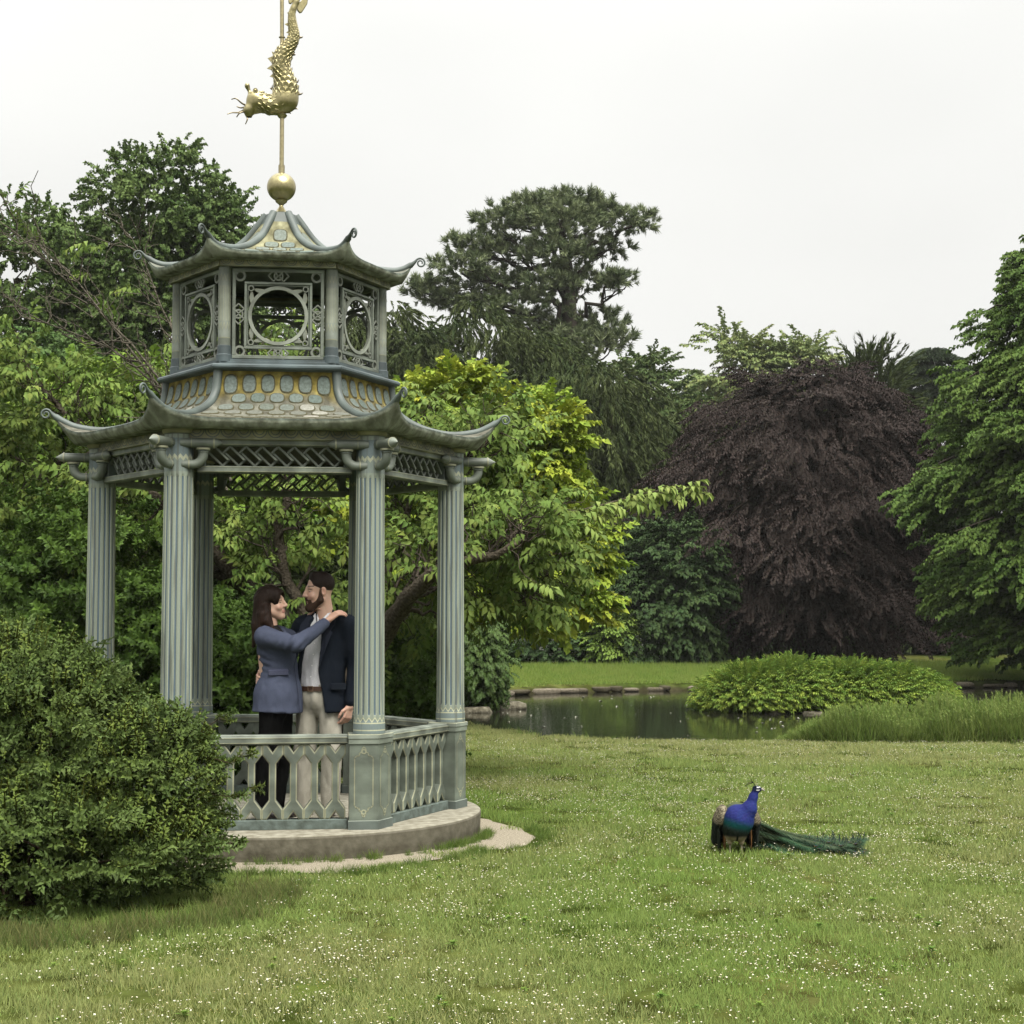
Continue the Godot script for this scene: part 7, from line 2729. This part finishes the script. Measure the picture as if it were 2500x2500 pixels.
	w.set_meta("label", "dark mass of woodland closing the view behind the separate trees")
	xs = []
	ks = []
	for i in 5200:
		var x := rnd(-26.0, -1.5)
		var y := 4.6 * (1.0 - pow(rng.randf(), 1.3))
		xs.append(Transform3D(aim(Vector3(rnd(-0.6, 0.6), -0.6, rnd(0.2, 1)).normalized(), rdir()).scaled_local(Vector3.ONE * rnd(0.6, 1.1)), Vector3(x, y + 0.1, -27.5 - rnd(0, 3.0))))
		ks.append(Color(0.020, 0.034, 0.013).lerp(Color(0.042, 0.06, 0.02), rng.randf()))
	var u := many("undergrowth", tuft(91, 34, 0.7, 0.3, 0.07, 0.7).done(), MAT.dark_leaf, xs, ks)
	u.set_meta("label", "dark undergrowth behind the glossy shrubs and the spreading tree")
	# long grass on the far bank
	xs = []
	ks = []
	var mb := MB.new()
	for i in 46:
		var b := rnd(0.75, 1.2)
		mb.blade(Vector3(rnd(-0.25, 0.25), 0, rnd(-0.25, 0.25)), Vector3(rnd(-0.3, 0.3), 1, rnd(-0.3, 0.3)).normalized(), Vector3(rnd(-1, 1), 0, rnd(-1, 1)).normalized(), rnd(0.10, 0.26), 0.016, Vector3(rnd(-0.05, 0.05), 0, rnd(-0.05, 0.05)), Color(b, b, b * 0.9))
	for i in 7000:
		var x := rnd(-9.0, 16.0)
		var z := rnd(-52.0, -38.5)
		if x < 0.5:
			z = rnd(-52.0, -33.5)
		if shore_distance(Vector2(x, z)) < 0.35:
			continue
		xs.append(Transform3D(yaw(rnd(0, TAU)).scaled_local(Vector3(1, rnd(0.35, 1.0) * smoothstep(-38.0, -49.0, z) + 0.3, 1)), Vector3(x, ground_y(x, z) - 0.01, z)))
		ks.append(Color(0.125, 0.20, 0.040).lerp(Color(0.19, 0.235, 0.06), rng.randf()))
	var g := many("bank_grass", mb.done(), MAT.grass, xs, ks)
	g.set_meta("label", "long bright grass on the far bank of the pond")


func white_blossom_shrub() -> void:
	var t := thing("shrub", "dark shrub dotted with white blossom on the far bank of the pond", "shrub", Vector3(1.9, 0, -51.0))
	var L := [[Vector3(-0.6, 0.95, 0), Vector3(1.2, 0.95, 0.6)], [Vector3(0.7, 1.1, 0), Vector3(1.2, 0.9, 0.6)], [Vector3(2.0, 0.8, 0), Vector3(0.9, 0.8, 0.6)]]
	var set_ := crown(L, {"boughs": 190, "per": 10, "size": 0.8, "disc": 0.35, "up": 0.9, "floor": 0.05, "low": -0.9}, Color(0.024, 0.045, 0.017), Color(0.045, 0.078, 0.026))
	split_many("foliage", [spray(78, 14, 0.45, 0.12, 0.085, 0.4, 0.9, false)], MAT.dark_leaf, set_, t)
	var mb := MB.new()
	for i in 7:
		mb.col = Color(0.62, 0.62, 0.58)
		var d := rdir() * 0.05
		for j in 5:
			var a := TAU * j / 5
			mb.leaf(d, Vector3(cos(a), sin(a), 0.3).normalized(), Vector3(0, 0, 1), 0.026, 0.022, 0.1, mb.col, false)
	var xs := []
	var ks := []
	for i in 420:
		var l: Array = L[rng.randi() % 3]
		var d := rdir()
		d.z = absf(d.z)
		xs.append(Transform3D(aim(d, rdir()), l[0] + d * l[1] * rnd(0.95, 1.08)))
		ks.append(Color.WHITE)
	many("blossom", mb.done(), MAT.petal, xs, ks, t)


func pine() -> void:
	var at := Vector3(2.75, 0, -75)
	var t := thing("pine_tree", "tall old pine with flat spreading pads of needles against the white sky", "tree", at)
	var bark := Color(0.105, 0.09, 0.075)
	var mb := MB.new()
	mb.col = bark
	mb.tube(smooth([Vector3(0, -0.2, 0), Vector3(0.05, 6, 0), Vector3(0.15, 11, 0), Vector3(-0.05, 15, 0), Vector3(-0.3, 18.5, 0), Vector3(-0.9, 20.6, 0)], 4), [0.55, 0.54, 0.53, 0.52, 0.5, 0.49, 0.47, 0.46, 0.44, 0.42, 0.40, 0.38, 0.36, 0.34, 0.32, 0.29, 0.25, 0.2, 0.16, 0.12, 0.08], 12)
	obj("trunk", mb, MAT.bark, t)
	# pads: centre and radii in metres from the trunk's foot
	var pads := []
	for q in [[1060, 375, 105, 26], [985, 395, 75, 26], [1130, 385, 60, 22], [1195, 412, 55, 22], [935, 415, 50, 22], [1060, 420, 85, 26], [895, 455, 58, 24], [960, 465, 70, 24], [1140, 455, 55, 22], [1050, 480, 70, 30], [870, 505, 65, 20], [940, 520, 70, 24], [1100, 520, 60, 28], [1030, 545, 60, 26], [820, 545, 60, 22], [890, 560, 75, 22], [1165, 535, 36, 16], [1140, 595, 50, 26], [1060, 610, 70, 34], [970, 590, 70, 30], [1150, 640, 45, 26], [1090, 660, 60, 34], [800, 530, 30, 16]]:
		var s := 75.0 / 3077.0
		pads.append([Vector3((q[0] - 966) * s - at.x, 1.73 + (1155 - q[1]) * s, rnd(-1.5, 1.5)), Vector3(q[2] * s, q[3] * s, q[2] * s * 0.8)])
	mb = MB.new()
	mb.col = bark * 0.75
	for p in pads:
		var y: float = p[0].y - 0.9
		var s := Vector3(lerpf(0.1, -0.2, y / 20.0), minf(y, 19.0) - rnd(0.2, 1.2), 0)
		var pts := limb(mb, s, p[0] - Vector3(0, p[1].y * 0.4, 0), 0.17, 0.05, 0.9, 6, 7)
		for i in 5:
			limb(mb, pts[4 + i % 3], p[0] + rdir() * p[1] * 0.8, 0.05, 0.012, 0.8, 4, 5)
	obj("branches", mb, MAT.bark, t)
	var xs := []
	var ks := []
	for p in pads:
		var vol: float = p[1].x * p[1].z
		for i in int(34 + 36 * vol):
			var d := rdir()
			var q: Vector3 = p[0] + d * p[1] * pow(rng.randf(), 0.4)
			xs.append(Transform3D(aim((d * 0.6 + Vector3.UP * 0.55 + rdir() * 0.6).normalized(), rdir()).scaled_local(Vector3.ONE * rnd(0.75, 1.25)), q))
			ks.append(Color(0.070, 0.094, 0.046).lerp(Color(0.155, 0.182, 0.100), rng.randf()))
	split_many("needles", [tuft(87, 46, 0.22, 0.30, 0.035, 0.9), tuft(88, 40, 0.26, 0.28, 0.035, 1.0)], MAT.needle, [xs, ks], t)


func cedar() -> void:
	var s := 84.0 / 3077.0
	var at := Vector3((1765 - 966) * s, 0, -84)
	var t := thing("cedar_tree", "distant cedar with flat tiers showing above the trees near the right edge", "tree", at)
	var mb := MB.new()
	mb.col = Color(0.08, 0.07, 0.06)
	mb.tube([Vector3(0, -0.2, 0), Vector3(0, 8, 0), Vector3(0.05, 15.3, 0)], [0.5, 0.35, 0.06], 9)
	obj("trunk", mb, MAT.bark, t)
	var xs := []
	var ks := []
	for q in [[0, 655, 18, 8], [0, 668, 42, 7], [-25, 690, 45, 7], [30, 692, 45, 7], [-10, 712, 50, 7], [25, 725, 50, 8], [-35, 735, 45, 8], [0, 760, 70, 12]]:
		var c := Vector3(q[0] * s, 1.73 + (1155 - q[1]) * s, 0)
		for i in int(120 + q[2] * 5.0):
			var a := rnd(0, TAU)
			var r := sqrt(rng.randf())
			var p := c + Vector3(cos(a) * r * q[2] * s, -r * r * q[3] * s * 1.2 + rnd(-0.12, 0.12), sin(a) * r * q[2] * s)
			xs.append(Transform3D(aim(Vector3(cos(a), -0.25, sin(a)), Vector3.UP + rdir() * 0.3).scaled_local(Vector3.ONE * rnd(0.8, 1.3)), p))
			ks.append(Color(0.030, 0.045, 0.026).lerp(Color(0.05, 0.068, 0.04), rng.randf()))
	many("tiers", tuft(89, 30, 0.4, 0.22, 0.04, 0.5).done(), MAT.needle, xs, ks, t)


func spruce(at: Vector3, h: float, label: String) -> void:
	var t := thing("spruce_tree", label, "tree", at)
	var mb := MB.new()
	mb.col = Color(0.08, 0.07, 0.06)
	mb.tube([Vector3(0, -0.2, 0), Vector3(0, h, 0)], [0.35, 0.04], 8)
	obj("trunk", mb, MAT.bark, t)
	var xs := []
	var ks := []
	for i in 1500:
		var y := h * (1.0 - pow(rng.randf(), 1.2) * 0.85)
		var a := rnd(0, TAU)
		var r := (h - y) * 0.30 * sqrt(rng.randf())
		xs.append(Transform3D(aim(Vector3(cos(a), -0.35, sin(a)), Vector3.UP + rdir() * 0.3).scaled_local(Vector3.ONE * rnd(0.8, 1.2)), Vector3(cos(a) * r, y, sin(a) * r)))
		ks.append(Color(0.026, 0.04, 0.024).lerp(Color(0.045, 0.06, 0.036), rng.randf()))
	many("boughs", tuft(92, 30, 0.5, 0.22, 0.04, 0.5).done(), MAT.needle, xs, ks, t)


# ---------- lawn ----------
func on_path(x: float, z: float) -> bool:
	var d := Vector2(x - PAV.x, z - PAV.z)
	var a := atan2(d.x, d.y)
	return d.length() < 1.60 + path_width(a)

func grass_patch(seed_: int, side: float, count: int, h: float, w: float) -> MB:
	var r := RandomNumberGenerator.new()
	r.seed = seed_
	var mb := MB.new()
	for i in count:
		var p := Vector3(r.randf_range(-0.5, 0.5) * side, 0, r.randf_range(-0.5, 0.5) * side)
		var lean := Vector3(r.randf_range(-0.55, 0.55), 1, r.randf_range(-0.55, 0.55)).normalized()
		var b := r.randf_range(0.7, 1.3)
		var k := Color(b, b, b * 0.9)
		if r.randf() < 0.10:
			k = Color(b * 1.75, b * 1.45, b * 1.6)      # straw
		elif r.randf() < 0.2:
			k = Color(b * 0.75, b * 0.9, b * 0.8)
		mb.blade(p, lean, Vector3(r.randf_range(-1, 1), 0, r.randf_range(-1, 1)).normalized(), h * r.randf_range(0.5, 1.3), w * r.randf_range(0.7, 1.2), Vector3(r.randf_range(-0.4, 0.4), -0.1, r.randf_range(-0.4, 0.4)) * h, k)
	return mb

func lawn_tint(fn: FastNoiseLite, x: float, z: float) -> Color:
	var t := clampf(0.5 + fn.get_noise_2d(x, z) * 0.9 + 0.25 * fn.get_noise_2d(x * 4.0, z * 4.0), 0, 1)
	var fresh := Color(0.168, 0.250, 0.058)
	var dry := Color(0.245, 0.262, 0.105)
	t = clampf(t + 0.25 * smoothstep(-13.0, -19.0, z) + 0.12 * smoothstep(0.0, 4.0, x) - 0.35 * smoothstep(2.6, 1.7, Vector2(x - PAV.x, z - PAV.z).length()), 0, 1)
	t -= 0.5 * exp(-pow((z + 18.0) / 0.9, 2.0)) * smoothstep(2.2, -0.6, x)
	return fresh.lerp(dry, clampf(t, 0, 1))

func lawn() -> void:
	rng.seed = 303
	var fn := FastNoiseLite.new()
	fn.frequency = 0.16
	fn.fractal_octaves = 3
	fn.seed = 5
	var zones := [[-5.0, -11.5, 0.25, 290, 0.042, 0.0040, 1.0], [-11.5, -16.5, 0.35, 260, 0.044, 0.0056, 1.0], [-16.5, -32.0, 0.5, 300, 0.045, 0.0078, 1.0]]
	var zi := 0
	for q in zones:
		var kinds := []
		for s in 5:
			kinds.append(grass_patch(500 + zi * 10 + s, q[2] * 1.25, int(q[3] * 1.5), q[4], q[5]))
		var xs := []
		var ks := []
		var z: float = q[0]
		while z > q[1]:
			var half := absf(z) * 0.36 + 1.6
			var x := -half
			while x < half:
				var px = x + rnd(-0.5, 0.5) * q[2]
				var pz = z + rnd(-0.5, 0.5) * q[2]
				x += q[2]
				if on_path(px, pz):
					continue
				var sd := 9.0
				if pz < -20.0:
					sd = shore_distance(Vector2(px, pz))
				if sd < -0.05:
					continue
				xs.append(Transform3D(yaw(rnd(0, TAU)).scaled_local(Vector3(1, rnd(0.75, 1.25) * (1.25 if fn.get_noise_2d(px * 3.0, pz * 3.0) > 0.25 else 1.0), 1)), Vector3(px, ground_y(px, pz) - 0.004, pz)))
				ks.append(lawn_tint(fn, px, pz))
			z -= q[2]
		for s in 5:
			var sx := []
			var sk := []
			for i in range(s, xs.size(), 5):
				sx.append(xs[i])
				sk.append(ks[i])
			var g := many("lawn_grass", kinds[s].done(), MAT.grass, sx, sk)
			g.set_meta("label", "short lawn grass with dry straw between the green blades")
		zi += 1
	# longer tufts against the plinth, along the path's edge and round the bush
	var tall := grass_patch(560, 0.14, 46, 0.13, 0.005)
	var xs := []
	var ks := []
	for i in 430:
		var a := rnd(-0.9, 1.7)
		if i < 60:
			a = rnd(0.9, 1.5)
		elif i < 110:
			a = rnd(-0.2, 0.9)
		var r := 1.66 + absf(rng.randfn(0.0, 0.03))
		if i > 130:
			r = 1.62 + path_width(a) + rnd(0.0, 0.16)
		elif i > 85 and rng.randf() < 0.7:
			continue
		xs.append(Transform3D(yaw(rnd(0, TAU)).scaled_local(Vector3.ONE * rnd(0.25, 0.65)), PAV + Vector3(sin(a) * r, 0.0, cos(a) * r)))
		ks.append(Color(0.075, 0.125, 0.026).lerp(Color(0.12, 0.16, 0.04), rng.randf()))
	for i in 420:
		var a := rnd(-0.7, 1.9)
		var p := Vector3(-2.75, 0, -10.0) + Vector3(sin(a) * 1.22, 0, cos(a) * 1.28) + Vector3(rnd(-0.1, 0.28), 0, rnd(-0.05, 0.35))
		xs.append(Transform3D(yaw(rnd(0, TAU)).scaled_local(Vector3.ONE * rnd(0.4, 1.1)), p))
		ks.append(Color(0.08, 0.125, 0.03).lerp(Color(0.15, 0.14, 0.06), rng.randf()))
	for i in 300:
		var x := rnd(-1.2, 9.0)
		var z := rnd(-28.0, -22.0)
		if absf(shore_distance(Vector2(x, z))) < 0.22:
			xs.append(Transform3D(yaw(rnd(0, TAU)).scaled_local(Vector3(2, rnd(0.6, 1.6), 2)), Vector3(x, ground_y(x, z), z)))
			ks.append(Color(0.10, 0.15, 0.035))
	var tt := many("grass_tufts", tall.done(), MAT.grass, xs, ks)
	tt.set_meta("label", "longer grass tufts along the stone base, path edge and pond edge")

	# flat broad-leaved weeds
	xs = []
	ks = []
	for i in 170:
		var z := -lerpf(6.5, 21.0, rng.randf())
		var x := rnd(-0.34, 0.34) * absf(z)
		if on_path(x, z) or Vector2(x + 2.75, z + 10.0).length() < 1.4 or z < -20.5:
			continue
		xs.append(Transform3D(aim(Vector3(rnd(-0.1, 0.1), 1, rnd(-0.1, 0.1)), Vector3(rnd(-1, 1), 0, rnd(-1, 1))).scaled_local(Vector3.ONE * rnd(0.35, 0.75)), Vector3(x, ground_y(x, z) + 0.012, z)))
		ks.append(Color(0.075, 0.135, 0.030).lerp(Color(0.125, 0.185, 0.04), rng.randf()))
	var wd := many("weeds", rosette(570, 2, 5, 0.075, 0.028, 0.015).done(), MAT.leaf, xs, ks)
	wd.set_meta("label", "flat broad leaved weeds here and there in the lawn")

	# daisies
	var d := MB.new()
	d.col = Color(0.14, 0.17, 0.05)
	d.tube([Vector3.ZERO, Vector3(0.002, 0.055, 0)], [0.0012, 0.001], 3, false)
	d.col = Color(0.58, 0.58, 0.55)
	var n := 9
	for i in n:
		var a := TAU * i / n
		var b := TAU * (i + 0.8) / n
		d.quad(Vector3(0.002, 0.056, 0), Vector3(0.002 + cos(a) * 0.0085, 0.058, sin(a) * 0.0085), Vector3(0.002 + cos((a + b) * 0.5) * 0.0118, 0.0575, sin((a + b) * 0.5) * 0.0118), Vector3(0.002 + cos(b) * 0.0085, 0.058, sin(b) * 0.0085), Vector3.UP)
	d.col = Color(0.55, 0.38, 0.04)
	d.lathe([Vector2(0.0040, 0.0575), Vector2(0.003, 0.0605), Vector2(0.0, 0.0612)], 6, Transform3D(Basis.IDENTITY, Vector3(0.002, 0, 0)))
	var dn := FastNoiseLite.new()
	dn.frequency = 0.9
	dn.fractal_octaves = 3
	dn.seed = 17
	xs = []
	ks = []
	var tries := 0
	while xs.size() < 42000 and tries < 400000:
		tries += 1
		var z := -lerpf(6.2, 22.5, pow(rng.randf(), 0.8))
		var half := absf(z) * 0.34 + 0.8
		var x := rnd(-half, half)
		var den := 0.40 + 0.9 * dn.get_noise_2d(x, z)
		den += 0.45 * exp(-pow((z + 16.2) / 0.9, 2.0)) * smoothstep(3.6, 0.0, x)
		den += 0.2 * exp(-pow((z + 13.0) / 1.6, 2.0))
		den *= smoothstep(1.9, 2.9, Vector2(x - PAV.x, z - PAV.z).length())
		den *= smoothstep(-3.0, -1.2, x) * 0.85 + 0.15
		den -= 0.35 * exp(-pow((z + 18.0) / 0.8, 2.0))
		if rng.randf() > den or on_path(x, z):
			continue
		if z < -20.5 and shore_distance(Vector2(x, z)) < 0.15:
			continue
		if Vector2(x + 2.75, z + 10.0).length() < 1.4:
			continue
		xs.append(Transform3D(Basis.from_euler(Vector3(rnd(-0.45, 0.45) + 0.2, rnd(0, TAU), rnd(-0.45, 0.45))).scaled_local(Vector3(1, 1, 1) * rnd(0.20, 0.46)), Vector3(x, ground_y(x, z) + rnd(0.012, 0.035), z)))
		ks.append(Color.WHITE)
	var dd := many("daisies", d.done(), MAT.petal, xs, ks)
	dd.set_meta("label", "small white daisies scattered thickly through the lawn")
